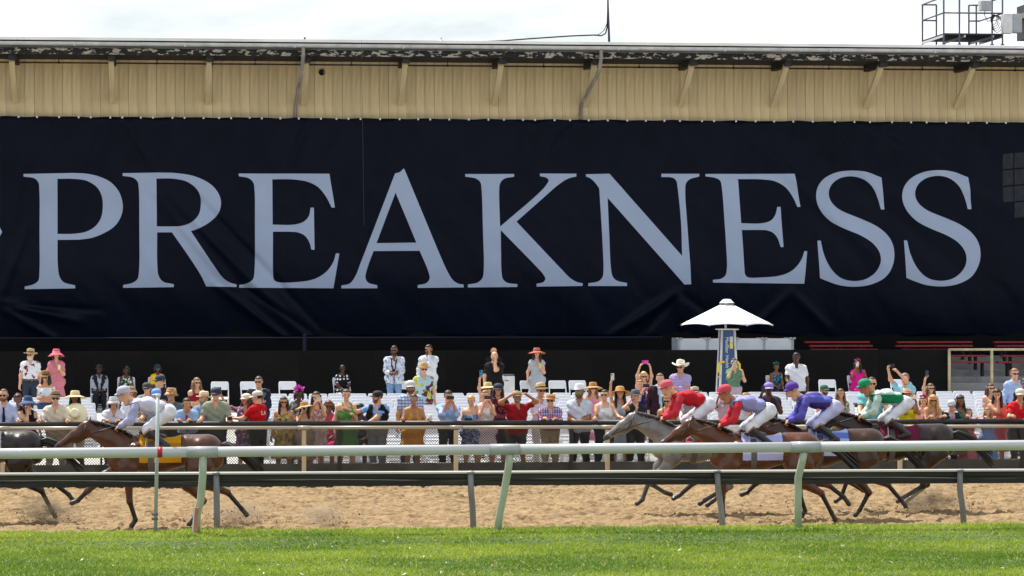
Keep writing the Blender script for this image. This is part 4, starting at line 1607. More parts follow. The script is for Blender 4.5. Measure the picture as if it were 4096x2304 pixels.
def chain():
    V, F = [], []
    p_ = 0.056
    z0, z1 = -0.36, pxZ(2048, 1694, YK)
    H_ = z1 - z0
    x0, x1 = A4.x, B4.x
    n = int((x1 - x0 + H_) / p_)
    w = 0.0048
    for s in (1, -1):
        for i_ in range(n):
            xs_ = x0 - (H_ if s > 0 else 0) + i_ * p_
            a = Vector((xs_, YK, z0))
            b2 = Vector((xs_ + H_, YK, z1)) if s > 0 else Vector((xs_ - H_ + H_, YK, z0))
            if s < 0:
                a = Vector((xs_ + H_, YK, z0)) - Vector((H_, 0, 0)) + Vector((H_, 0, 0))
                a = Vector((xs_, YK + 0.004, z0))
                b2 = Vector((xs_ - H_, YK + 0.004, z1))
            d = (b2 - a).normalized()
            u = d.cross(Vector((0, 1, 0))) * w
            v = Vector((0, w, 0))
            base = len(V)
            for q_ in (a, b2):
                V.extend([q_ + u, q_ + v, q_ - u, q_ - v])
            for k_ in range(4):
                k2 = (k_ + 1) % 4
                F.append((base + k_, base + k2, base + 4 + k2, base + 4 + k_))
    me = mesh_np('chain_link_mesh', np.array([tuple(v) for v in V]), np.array(F), [m_fblk], False)
    o = put(bpy.data.objects.new('chain_link_mesh', me))
    tag(o, kind='stuff')
    adopt(cf, o)
chain()
tag(cf, 'black chain link fence with padded top that spectators lean on', 'fence')

# =================================================================== PEOPLE
def V3(*a):
    return np.array(a, np.float32)

# ---- head templates (head frame: origin at ear height, face towards -Y, crown at z = +0.115)
def head_template(fem):
    j = 0.92 if fem else 1.0
    P = [(V3(0, -.018, .032), V3(0, .032, .036), .080, .078, 1.0, 0),
         (V3(0, -.035, -.02), V3(0, -.052, -.072), .064 * j, .046 * j, 1.0, 0),
         (V3(0, -.062, -.088), V3(0, -.066, -.092), .030 * j, .028 * j, 1.0, 0),
         (V3(-.034, -.078, .020), V3(.034, -.078, .020), .016, .016, 1.0, 0, .012),
         (V3(0, -.092, .004), V3(0, -.108, -.030), .010, .0155 * j, 1.0, 0, .010),
         (V3(-.040, -.068, -.025), V3(-.040, -.064, -.03), .024, .022, 1.0, 0, .015),
         (V3(.040, -.068, -.025), V3(.040, -.064, -.03), .024, .022, 1.0, 0, .015),
         (V3(-.018, -.088, -.062), V3(.018, -.088, -.062), .010, .010, 1.0, 1, .008),
         (V3(-.080, .012, .012), V3(-.078, .016, -.028), .015, .011, 1.0, 0, .006),
         (V3(.080, .012, .012), V3(.078, .016, -.028), .015, .011, 1.0, 0, .006),
         (V3(0, .018, -.05), V3(0, .030, -.15), .054 * j, .056 * j, 1.0, 0)]
    V, F = implicit(P, 0.0125, 0.022)
    r, _ = regions(V, P)
    lips = (r[F] == 7).sum(1) >= 3
    return V, F, lips
HEADS = {0: head_template(False), 1: head_template(True)}

def skin_mat(tone):
    return mat('skin ' + tone, tone, rough=0.5, var=0.06, vscale=14, spec=0.35)

def lip_mat(tone):
    c = hexc(tone)
    return mat('lips ' + tone, (c[0] * 0.8, c[1] * 0.5, c[2] * 0.5), rough=0.45)

# ---- hands: five bent fingers rooted in the palm
def fingers(mb, wrist, fdir, pnorm, s, curl, side):
    u = Vector(fdir).normalized()
    n = Vector(pnorm)
    n = (n - u * n.dot(u))
    n = n.normalized() if n.length > 1e-4 else u.orthogonal().normalized()
    w = u.cross(n)
    k = Vector(wrist) + u * 0.085 * s
    for i, (o, l) in enumerate(((-.030, .064), (-.010, .076), (.010, .072), (.029, .056))):
        a = k + w * o * s - u * 0.02 * s
        b = a + (u * math.cos(curl * .5) + n * math.sin(curl * .5)) * l * .62 * s
        c = b + (u * math.cos(curl * 1.3) + n * math.sin(curl * 1.3)) * l * .5 * s
        mb.tube([a, b, c], [.0098 * s, .0088 * s, .0066 * s], 5)
    a = Vector(wrist) + u * 0.03 * s + w * (.026 * s * side)
    b = a + (u * .7 + w * .7 * side + n * .25).normalized() * .04 * s
    c = b + (u * .9 + w * .2 * side + n * .4).normalized() * .032 * s
    mb.tube([a, b, c], [.0125 * s, .0105 * s, .008 * s], 5)

def ik(S, T, a, b, hint):
    S, T, hint = Vector(S), Vector(T), Vector(hint)
    d = T - S
    L = min(max(d.length, abs(a - b) + .02), a + b - .004)
    d.normalize()
    T = S + d * L
    x = (a * a - b * b + L * L) / (2 * L)
    h = math.sqrt(max(a * a - x * x, 0))
    p = hint - d * hint.dot(d)
    p = p.normalized() if p.length > 1e-4 else d.orthogonal().normalized()
    return S + d * x + p * h, T

# pose: (left wrist, right wrist) ; coordinates of a 1.75 m figure, x to the picture's right, -y towards the camera
POSES = {
    'down':   ((-.27, -.02, .86), (.27, -.02, .86)),
    'lean':   ((-.16, -.47, 1.235, 1), (.10, -.48, 1.235, 1)),
    'lean2':  ((-.28, -.44, 1.245, 1), (.28, -.44, 1.245, 1)),
    'clasp':  ((-.05, -.25, 1.08), (.06, -.26, 1.09)),
    'cross':  ((.10, -.20, 1.20), (-.10, -.23, 1.17)),
    'phone':  ((-.06, -.30, 1.50), (.07, -.30, 1.50)),
    'text':   ((-.05, -.30, 1.16), (.06, -.30, 1.16)),
    'high':   ((-.13, -.20, 1.88), (.13, -.20, 1.88)),
    'highl':  ((-.30, -.24, 1.84), (-.10, -.26, 1.82)),
    'upl':    ((-.26, -.22, 1.92), (.12, -.26, 1.15)),
    'upr':    ((-.12, -.26, 1.15), (.26, -.22, 1.90)),
    'uplout': ((-.50, -.15, 1.70), (.10, -.24, 1.05)),
    'head':   ((-.20, -.12, 1.66), (.20, -.10, 1.66)),
    'point':  ((-.56, -.34, 1.40), (-.16, -.30, 1.10)),
    'chest':  ((-.26, -.06, .90), (.08, -.24, 1.24)),
    'chestl': ((-.08, -.24, 1.24), (.26, -.06, .90)),
    'face':   ((-.02, -.17, 1.52), (.25, -.20, 1.0)),
    'facer':  ((-.25, -.10, .90), (.03, -.17, 1.54)),
    'hips':   ((-.20, -.04, 1.02), (.20, -.04, 1.02)),
    'program': ((-.20, -.30, 1.02), (.26, -.06, .92)),
    'lap':    ((-.10, -.32, 1.02), (.10, -.34, 1.02)),
    'phonel': ((-.15, -.30, 1.52), (.16, -.22, 1.40)),
    'earl':   ((-.16, -.10, 1.55), (.20, -.25, 1.0)),
}
OUT_HINT = {'hips': 1.0, 'cross': .6, 'head': .9, 'high': .9}

STANCE = [0, 0]
def person_body(H, fem, w, pose, lean, sit, head_yaw, head_pitch, tone, curl=0.9):
    """-> dict with arrays of the one-piece body and the landmarks clothes need"""
    s = H / 1.75
    hipz = 0.52 if sit else 0.90
    ca, sa = math.cos(lean), math.sin(lean)
    def U(x, y, z):
        dz = z - 0.90
        return V3(x * s, (y * ca - dz * sa) * s, (y * sa + dz * ca + hipz) * s)
    def A(x, y, z):
        return V3(x * s, y * s, z * s)
    sh = .158 if fem else .182
    al = .86 if fem else 1.0
    P = []
    def add(a, b, ra, rb, reg, ys=1.0, k=None):
        P.append((a, b, ra * s, rb * s, ys, reg) + ((k,) if k else ()))
    hw = .092 if fem else .082
    add(U(-hw, 0.01, .95), U(hw, 0.01, .95), .118 * w, .118 * w, 'pelvis')
    wb = w * (.88 if fem else 1.0)
    add(U(-.05, -.005 - .03 * (w - 1) * 3, 1.10), U(.05, -.005 - .03 * (w - 1) * 3, 1.10), .112 * wb, .112 * wb, 'torso')
    add(U(-.085, 0, 1.25), U(.085, 0, 1.25), .113 * w, .113 * w, 'torso')
    add(U(-sh + .06, 0, 1.36), U(sh - .06, 0, 1.36), .092, .092, 'torso')
    add(U(-sh + .012, .012, 1.405), U(sh - .012, .012, 1.405), .050, .050, 'torso')
    for q in (-1, 1):
        add(U(q * .02, .025, 1.465), U(q * (sh - .03), .018, 1.405), .050, .050, 'torso')
    if fem:
        for q in (-1, 1):
            add(U(q * .068, -.085, 1.265), U(q * .066, -.08, 1.25), .058, .058, 'torso')
    add(U(0, .02, 1.42), U(0, .0, 1.58), .060 * al, .052 * al, 'neck')
    pl, pr = POSES[pose]
    hands = []
    ho = OUT_HINT.get(pose, .35)
    for side, tgt in ((-1, pl), (1, pr)):
        S_ = U(side * (sh - .004), .01, 1.395)
        T_ = V3(tgt[0] * s, tgt[1], tgt[2]) if len(tgt) > 3 else U(*tgt)
        if sit and len(tgt) <= 3 and pose == 'lap':
            T_ = A(side * .09, -.30, .66)
        hint = (side * ho, .25, -1.0) if tgt[2] < 1.6 else (side * 1.0, .1, -.6)
        E, Wr = ik(S_, T_, .285 * s, .250 * s, hint)
        E, Wr = np.array(E, np.float32), np.array(Wr, np.float32)
        add(S_, E, .052 * al * (.5 + .5 * w), .042 * al, 'uarm')
        add(E, Wr, .043 * al, .029 * al, 'farm')
        fd = (Wr - E) / max(np.linalg.norm(Wr - E), 1e-5)
        # the hand turns towards what it rests on
        if pose in ('lean', 'lean2') and len(tgt) > 3:
            fd = fd * .5 + V3(-side * .5 if pose == 'lean' else 0, -.5, -.15)
        if pose in ('phone', 'phonel', 'high', 'highl', 'upl', 'upr', 'text'):
            fd = fd * .6 + V3(-side * .25, -.2, .35)
        fd = fd / np.linalg.norm(fd)
        add(Wr, Wr + fd * .075 * s, .028 * al, .031 * al, 'hand', k=.02)
        pn = V3(-side * .8, -.2, -.35) if pose not in ('lean', 'lean2') else V3(0, -.3, -1)
        hands.append((Wr, fd, pn, side))
    for q in (-1, 1):
        hip = A(q * .09, .0, hipz)
        if sit:
            kn, an = A(q * .12, -.40, .50), A(q * .12, -.40 + .06, .09)
        else:
            kn, an = A(q * (.10 + abs(STANCE[1]) * .4), -.015 + .06 * max(0, q * STANCE[0]), .485), A(q * (.105 + abs(STANCE[1])), .015 + .05 * q * STANCE[0], .085)
        add(hip, kn, .094 * (.45 + .55 * w), .060, 'thigh')
        add(kn, an, .061, .040, 'shin')
        add(an + A(0, .02, -.02), an + A(q * .03, -.15, -.045), .046, .036, 'foot', k=.02)
    V, F = implicit([p[:5] + (0,) + p[6:] for p in P], 0.0248 * s, 0.05 * s)
    ri, tt = regions(V, P)
    names = np.array([p[5] for p in P])
    N = vnormals(V, F)
    # torso-frame coordinates
    y, z = V[:, 1] / s, V[:, 2] / s - hipz
    T = np.stack([V[:, 0] / s, y * ca + z * sa, -y * sa + z * ca + 0.90], -1)
    # head
    hc = U(0, -.005, 1.635)
    R = (Matrix.Rotation(head_yaw, 3, 'Z') @ Matrix.Rotation(head_pitch + lean * 0.25, 3, 'X'))
    hV, hF, lips = HEADS[1 if fem else 0]
    Rn = np.array(R, np.float32)
    hW = (hV * s * (0.97 if fem else 1.0)) @ Rn.T + hc
    mbf = MB()
    for (Wr, fd, pn, side) in hands:
        fingers(mbf, Wr, fd, pn, s * (.9 if fem else 1), curl, side)
    return dict(V=V, F=F, N=N, reg=names[ri], t=tt, T=T, s=s, head=(hc, R), hV=hW, hF=hF, lips=lips, fing=mbf, hands=hands, U=U, A=A, sh=sh, hipz=hipz, fem=fem, sit=sit, lean=lean, P=P)

def body_object(B, tone, parent):
    nb, nh = len(B['V']), len(B['hV'])
    V = np.concatenate([B['V'], B['hV'], np.array([tuple(v) for v in B['fing'].v], np.float32).reshape(-1, 3)])
    F = [tuple(f) for f in B['F']] + [tuple(f + nb) for f in B['hF']] + [tuple(i + nb + nh for i in f) for f in B['fing'].f]
    midx = [0] * len(B['F']) + [1 if l else 0 for l in B['lips']] + [0] * len(B['fing'].f)
    me = bpy.data.meshes.new('body')
    me.from_pydata(V.tolist(), [], [[int(i) for i in f] for f in F])
    me.polygons.foreach_set('use_smooth', np.ones(len(me.polygons), dtype=bool))
    me.materials.append(skin_mat(tone))
    me.materials.append(lip_mat(tone))
    me.polygons.foreach_set('material_index', np.array(midx, np.int32))
    me.update()
    return put(bpy.data.objects.new('body', me), parent)

def garment(B, name, vmask, off, m, parent, wr=0.006, thick=True):
    F = B['F'][vmask[B['F']].all(1)]
    if len(F) < 4:
        return None
    used = np.unique(F)
    mp = -np.ones(len(B['V']), np.int64)
    mp[used] = np.arange(len(used))
    T = B['T'][used]
    amp = wr * (np.sin(T[:, 2] * 47 + T[:, 0] * 31 + T[:, 1] * 13) + .7 * np.sin(T[:, 2] * 23 - T[:, 0] * 53))
    o_ = off if not hasattr(off, '__len__') else off[used]
    V = B['V'][used] + B['N'][used] * ((o_ + amp) * B['s'])[:, None]
    return put(bpy.data.objects.new(name, mesh_np(name, V, mp[F], [m])), parent)

def skirt(B, name, ztop, zhem, r0, flare, m, parent, ripple=0.02, off=0.0):
    s = B['s']
    n, k = 26, 8
    Vv, Ff = [], []
    for i in range(k + 1):
        f = i / k
        z = ztop + (zhem - ztop) * f
        hipb = .165 * math.exp(-((z - .93) / .14) ** 2)
        for j in range(n):
            a = 2 * math.pi * j / n
            r = max(r0 + flare * f ** .9, 0)
            rx = max(r, .10 + hipb) + ripple * f * math.sin(a * 7 + 1.3)
            ry = max(r * .80, .085 + hipb * .62) + ripple * f * math.sin(a * 7 + 1.3)
            p = B['U'](rx * math.cos(a), ry * math.sin(a) + .005, z)
            Vv.append(p)
        # rings keep level below the hips
    for i in range(k):
        for j in range(n):
            j2 = (j + 1) % n
            Ff.append((i * n + j, (i + 1) * n + j, (i + 1) * n + j2, i * n + j2))
    V = np.array(Vv)
    if B['lean'] > 0.02:
        # below the hips the cloth hangs straight down
        zt = np.repeat(np.linspace(ztop, zhem, k + 1), n)
        low = zt < 0.90
        dz = (zt - 0.90) * s
        V[low, 1] += -(-dz[low] * math.sin(B['lean']))
        V[low, 2] = (B['hipz'] * s) + dz[low]
    return put(bpy.data.objects.new(name, mesh_np(name, V, np.array(Ff), [m])), parent)

# ---- hair and hats, built once per kind in the head frame
_HT = {}
def hair_mesh(kind, colr):
    key = ('hair', kind)
    if key not in _HT:
        nu, nv = 22, 14
        V, F = [], []
        big = {'short': 1.0, 'thin': .965, 'long': 1.03, 'bob': 1.06, 'curly': 1.20, 'bun': 1.0, 'tied': 1.0, 'curlylong': 1.15}[kind]
        for j in range(nv + 1):
            ph = math.pi * j / nv
            for i in range(nu):
                a = 2 * math.pi * i / nu
                d = Vector((math.sin(ph) * math.cos(a), math.sin(ph) * math.sin(a), math.cos(ph)))
                p = Vector((d.x * .090, d.y * .112 + .006, d.z * .100 + .032)) * big
                if kind.startswith('curly'):
                    p *= 1 + .07 * math.sin(a * 9 + j * 2.3) + .05 * math.sin(a * 5 - j * 3)
                else:
                    p *= 1 + .012 * math.sin(a * 13 + j)
                hairline = .070 if kind != 'thin' else .088
                if (d.y < -.28 and p.z < hairline) or (d.y < .18 and p.z < .012 and kind in ('short', 'thin', 'bun', 'tied')) or (kind in ('short', 'thin', 'bun', 'tied') and p.z < -.045) or p.z < -.07:
                    p *= .62
                V.append(p)
        for j in range(nv):
            for i in range(nu):
                i2 = (i + 1) % nu
                F.append((j * nu + i, (j + 1) * nu + i, (j + 1) * nu + i2, j * nu + i2))
        mb = MB().add(V, F)
        if kind in ('long', 'curlylong'):
            r = .045 if kind == 'long' else .06
            for x in (-.055, 0, .055):
                mb.tube([(x, .075, .05), (x * 1.15, .105, -.08), (x * 1.3, .12, -.20), (x * 1.2, .115, -.30), (x, .10, -.37)], [r, r * 1.1, r, r * .8, .015], 7)
            for q in (-1, 1):
                mb.tube([(q * .080, .0, .05), (q * .092, -.012, -.06), (q * .100, -.045, -.18), (q * .095, -.065, -.27), (q * .09, -.065, -.32)], [.030, .032, .034, .028, .010], 7)
        if kind == 'bob':
            for q in (-1, 1):
                mb.tube([(q * .080, .01, .06), (q * .098, .012, -.03), (q * .095, .01, -.12)], [.034, .036, .02], 7)
            mb.tube([(0, .07, .05), (0, .10, -.05), (0, .09, -.14)], [.07, .07, .03], 8, flat=(1.15, .7, 1))
        if kind == 'bun':
            mb.ball((0, .105, .085), .042, 9, 6)
        if kind == 'tied':
            mb.tube([(0, .10, .05), (0, .15, .0), (0, .16, -.12), (0, .14, -.22)], [.03, .034, .03, .008], 7)
        _HT[key] = mb
    mb = _HT[key]
    return mb

def brim_hat(R, droop, curl, ch, rc, rt, pinch):
    """-> crown+brim MB and band MB"""
    n = 28
    mb = MB()
    def brim(x, y, z, a, i):
        r = math.hypot(x, y)
        f = max(0, (r - rc) / max(R - rc, .001))
        return x, y * 1.06, z - droop * f ** 1.4 + curl * f ** 1.5 * math.cos(a) ** 2 - .006 * f * math.sin(2 * a)
    mb.lathe([(rc * .98, .006), (rc + (R - rc) * .25, .003), (rc + (R - rc) * .6, 0.0), (R, 0.0), (R, -.006), (rc + (R - rc) * .5, -.008), (rc * .96, -.006)], n, fn=brim)
    def crown(x, y, z, a, i):
        if i >= 4 and pinch:
            z -= pinch * (1.0 if i > 5 else .35) * (0.5 + .5 * math.cos(2 * a) * (-1 if False else 1)) if i < 7 else pinch * .9
            if y < 0:
                x *= .80
        return x, y * 1.12, z
    mb.lathe([(rc, 0), (rc * .99, ch * .3), (rc * .96, ch * .65), (rt + (rc - rt) * .4, ch * .86), (rt, ch * .97), (rt * .8, ch), (rt * .4, ch * .99), (.001, ch * .985)], n, fn=crown)
    band = MB()
    band.lathe([(rc + .003, .004), (rc + .004, .034), (rc * .985, .036)], n, fn=lambda x, y, z, a, i: (x, y * 1.12, z))
    return mb, band

HATS = {   # kind: (R, droop, curl, crown h, rc, rt, pinch, top above the head)
    'fedora': (.165, .012, .02, .115, .098, .075, .022, .055),
    'panama': (.175, .010, .02, .120, .099, .078, .022, .058),
    'boater': (.175, .004, .0, .085, .098, .094, 0, .035),
    'wide': (.245, .045, .0, .105, .100, .082, 0, .045),
    'floppy': (.225, .075, -.02, .110, .102, .080, 0, .045),
    'cowboy': (.200, .02, .085, .135, .100, .078, .03, .075),
    'bucket': (.145, .055, 0, .090, .100, .088, 0, .03),
    'bowler': (.150, .0, .012, .115, .100, .070, 0, .045),
}
def hat_meshes(kind):
    key = ('hat', kind)
    if key not in _HT:
        if kind in HATS:
            R, dr, cu, ch, rc, rt, pi_, _ = HATS[kind]
            _HT[key] = brim_hat(R, dr, cu, ch, rc, rt, pi_)
        elif kind in ('cap', 'flatcap', 'visor', 'helmet'):
            mb = MB()
            hh = {'cap': .092, 'flatcap': .075, 'visor': .03, 'helmet': .105}[kind]
            prof = [(.100, -.012), (.101, .02), (.095, hh * .5), (.075, hh * .8), (.04, hh * .97), (.001, hh)]
            if kind == 'visor':
                prof = [(.100, -.005), (.102, .03), (.094, .034)]
            mb.lathe(prof, 22, sy=1.14)
            n = 11
            V, F = [], []
            ln = {'cap': .085, 'flatcap': .05, 'visor': .10, 'helmet': .05}[kind]
            for i in range(n):
                a = math.pi + math.pi * (i + .0) / (n - 1)
                for f in (0, .5, 1):
                    x, y = .096 * math.cos(a) * (1 - .06 * f), .110 * math.sin(a)
                    y2 = y - ln * f * max(0, -math.sin(a)) ** .6
                    V += [(x, y2, -.004 - .022 * f * f - .01 * abs(x) / .1), (x, y2, -.010 - .022 * f * f - .01 * abs(x) / .1)]
            for i in range(n - 1):
                for f in range(2):
                    q = i * 6 + f * 2
                    F += [(q, q + 6, q + 8, q + 2), (q + 1, q + 3, q + 9, q + 7)]
                q = i * 6 + 4
                F.append((q, q + 6, q + 7, q + 1))
            band = MB().add(V, F)
            if kind != 'helmet':
                mb.ball((0, 0, hh), .008, 6, 4)
            _HT[key] = (mb, band)
        else:       # fascinators: loops of petals and quills
            rnd = random.Random(hash(kind) % 1000)
            n, R = {'flower': (16, .075), 'feather': (34, .15), 'pouf': (26, .10)}[kind]
            mb = MB()
            for i in range(n):
                d = Vector((rnd.gauss(0, 1), rnd.gauss(0, 1), rnd.uniform(.0, 1.4))).normalized()
                t = d.orthogonal().normalized()
                t = Matrix.Rotation(rnd.uniform(0, 6.28), 3, d) @ t
                b = d.cross(t)
                l, w_ = R * rnd.uniform(.6, 1.15), R * rnd.uniform(.22, .40)
                P = []
                for u in (0, .35, .7, 1):
                    ww = w_ * math.sin(math.pi * (.12 + .8 * u))
                    c = d * l * u + b * (l * .35 * u * u)
                    P += [c - t * ww, c + b * ww * .3, c + t * ww]
                F = []
                for k in range(3):
                    for m_ in range(2):
                        q = k * 3 + m_
                        F.append((q, q + 1, q + 4, q + 3))
                mb.add(P, F)
            band = MB()
            band.lathe([(.001, -.004), (.05, -.010), (.055, -.018)], 12)
            _HT[key] = (mb, band)
    return _HT[key]

def at_head(mb, B, off=(0, 0, 0), tilt=(0, 0, 0), sc=1.0):
    hc, R = B['head']
    s = B['s'] * (0.97 if B['fem'] else 1.0)
    M = Matrix.Translation(Vector(hc)) @ R.to_4x4() @ Matrix.Scale(s, 4) @ Matrix.Translation(Vector(off)) @ Euler(tilt).to_matrix().to_4x4() @ Matrix.Scale(sc, 4)
    o = MB()
    o.v = [tuple(M @ Vector(v)) for v in mb.v]
    o.f = list(mb.f)
    return o

def glasses(B, root, kind, colr):
    mb = MB()
    r = .027 if kind != 'round' else .023
    for q in (-1, 1):
        pts = []
        for k in range(10):
            a = 2 * math.pi * k / 10
            pts.append((q * .034 + r * math.cos(a) * 1.1, -.101 + .012 * abs(q * .034 + r * math.cos(a)) / .06, .002 + r * .78 * math.sin(a)))
        b = len(mb.v)
        mb.v += pts
        mb.f.append([b + i for i in (range(10) if q > 0 else range(10))])
        mb.v += [(x, y - .006, z) for x, y, z in pts]
        mb.f.append([b + 10 + i for i in range(10)])
        for i in range(10):
            i2 = (i + 1) % 10
            mb.f.append([b + i, b + i2, b + 10 + i2, b + 10 + i])
        mb.tube([(q * .062, -.095, .008), (q * .083, -.03, .012), (q * .085, .02, .006)], .004, 5)
    mb.tube([(-.010, -.107, .010), (.010, -.107, .010)], .004, 5)
    m = mat('glasses ' + str(colr), colr, rough=.12, var=.05)
    at_head(mb, B).obj('sunglasses' if kind != 'round' else 'glasses', m, root, smooth=False)

def eyes(B, root):
    mb = MB()
    for q in (-1, 1):
        mb.ball((q * .033, -.089, .001), (.013, .006, .0065), 8, 5)
        mb.box((q * .034, -.097, .019), (.034, .006, .006), rot=Matrix.Rotation(q * .12, 3, 'Y'))
    at_head(mb, B).obj('eyes', mat('dark eyes', (.02, .014, .010), rough=.3), root, smooth=True)

def beard(B, root, colr):
    mb = MB()
    mb.ball((0, -.052, -.078), (.060, .050, .050), 12, 8)
    mb.tube([(-.030, -.098, -.050), (0, -.104, -.046), (.030, -.098, -.050)], [.006, .009, .006], 6)
    for q in (-1, 1):
        mb.tube([(q * .070, -.015, .0), (q * .066, -.03, -.05), (q * .045, -.055, -.085)], [.010, .018, .022], 6)
    at_head(mb, B).obj('beard', mat('hair ' + colr, colr, rough=.7, var=.3, vscale=30, bump=.3), root, smooth=True)

RAIL_GROUP = 'racegoers'
people_xy = []        # ground positions, so that chairs keep clear
seat_spots = []

def place(Y, x):
    p = px(x, 1152, Y)
    return p.x

def solve_Y(x, ytop, h):
    lo, hi = 62.8, 79.2
    for _ in range(40):
        mid = (lo + hi) / 2
        p = Vector((pxX(x, mid), mid, apron_z(mid) + h))
        if proj(p)[1] > ytop:
            lo = mid
        else:
            hi = mid
    return (lo + hi) / 2

def held(kind, root, B, colr, short, which='mid', text=None):
    """a thing in somebody's hands: top-level, placed at the hands"""
    bpy.context.view_layer.update()
    M = Matrix.Translation(root.location) @ Matrix.Rotation(root.rotation_euler.z, 4, 'Z')
    pts = [Vector(h[0] + h[1] * .10 * B['s']) for h in B['hands']]
    p = {'mid': (pts[0] + pts[1]) / 2, 'l': pts[0], 'r': pts[1]}[which]
    m = mat('%s %s' % (kind, colr), colr, rough=.3, var=.05)
    if kind == 'phone':
        land = which == 'mid'
        o = empty('phone', M @ (p + Vector((0, -.012, .035))), root.rotation_euler.z)
        q = MB()
        d = (.155, .010, .077) if land else (.075, .010, .150)
        q.box((0, 0, 0), d, bev=.004)
        q.obj('phone_body', m, o)
        q = MB()
        q.box((-.05 if land else -.018, -.007, .018 if land else .05), (.026, .004, .026), bev=.001)
        q.obj('camera_bump', mat('phone lens', (.01, .01, .012), rough=.1), o)
        return tag(o, text or 'phone held up by ' + short, 'phone', 'phones of the racegoers')
    if kind == 'cup':
        o = empty('drink_cup', M @ (p + Vector((0, -.01, .02))), 0)
        q = MB()
        q.lathe([(.001, -.06), (.030, -.06), (.040, .065), (.036, .065), (.03, .05), (.001, .05)], 14)
        q.obj('cup', m, o, smooth=True)
        return tag(o, text or 'drink in the hand of ' + short, 'drink', 'drinks of the racegoers')
    if kind == 'can':
        o = empty('drink_can', M @ (p + Vector((0, -.01, .03))), 0)
        q = MB()
        q.lathe([(.001, -.08), (.028, -.08), (.032, -.07), (.032, .07), (.026, .08), (.001, .08)], 14)
        q.obj('can', m, o, smooth=True)
        return tag(o, text or 'can in the hand of ' + short, 'can', 'drinks of the racegoers')
    if kind == 'program':
        o = empty('race_program', M @ (p + Vector((0, -.03, .05))), root.rotation_euler.z)
        q = MB()
        q.box((0, 0, 0), (.17, .008, .23), rot=Matrix.Rotation(.5, 3, 'Y'), bev=.002)
        q.obj('pages', m, o)
        return tag(o, text or 'race programme held by ' + short, 'booklet', 'race programmes')
    if kind == 'camera':
        o = empty('camera', M @ (p + Vector((0, -.02, .03))), root.rotation_euler.z)
        q = MB()
        q.box((0, 0, 0), (.11, .035, .07), bev=.006)
        q.obj('camera_case', m, o)
        q = MB()
        q.lathe([(.001, -.05), (.024, -.05), (.026, -.02), (.026, 0)], 12)
        xform(q, Matrix.Rotation(-math.pi / 2, 4, 'X'))
        q.obj('lens', mat('phone lens', (.01, .01, .012)), o)
        return tag(o, text or 'camera held up by ' + short, 'camera')
    if kind == 'hat':
        o = empty('straw_hat', M @ (p + Vector((.05, -.05, .03))), 0)
        a, b = hat_meshes('wide')
        q = MB()
        q.v, q.f = list(a.v), list(a.f)
        xform(q, Euler((1.2, -.35, 0)).to_matrix().to_4x4())
        q.obj('hat', m, o, smooth=True)
        return tag(o, text, 'hat')
    if kind == 'bag':
        o = empty('handbag', M @ (p + Vector((.02, -.04, -.12))), 0)
        q = MB()
        q.ball((0, 0, 0), (.11, .07, .17), 14, 10)
        q.obj('pouch', m, o, smooth=True)
        q = MB()
        q.tube([(-.05, 0, .15), (-.03, 0, .26), (.03, 0, .26), (.05, 0, .15)], .008, 6)
        q.obj('strap', m, o, smooth=True)
        return tag(o, text, 'bag')

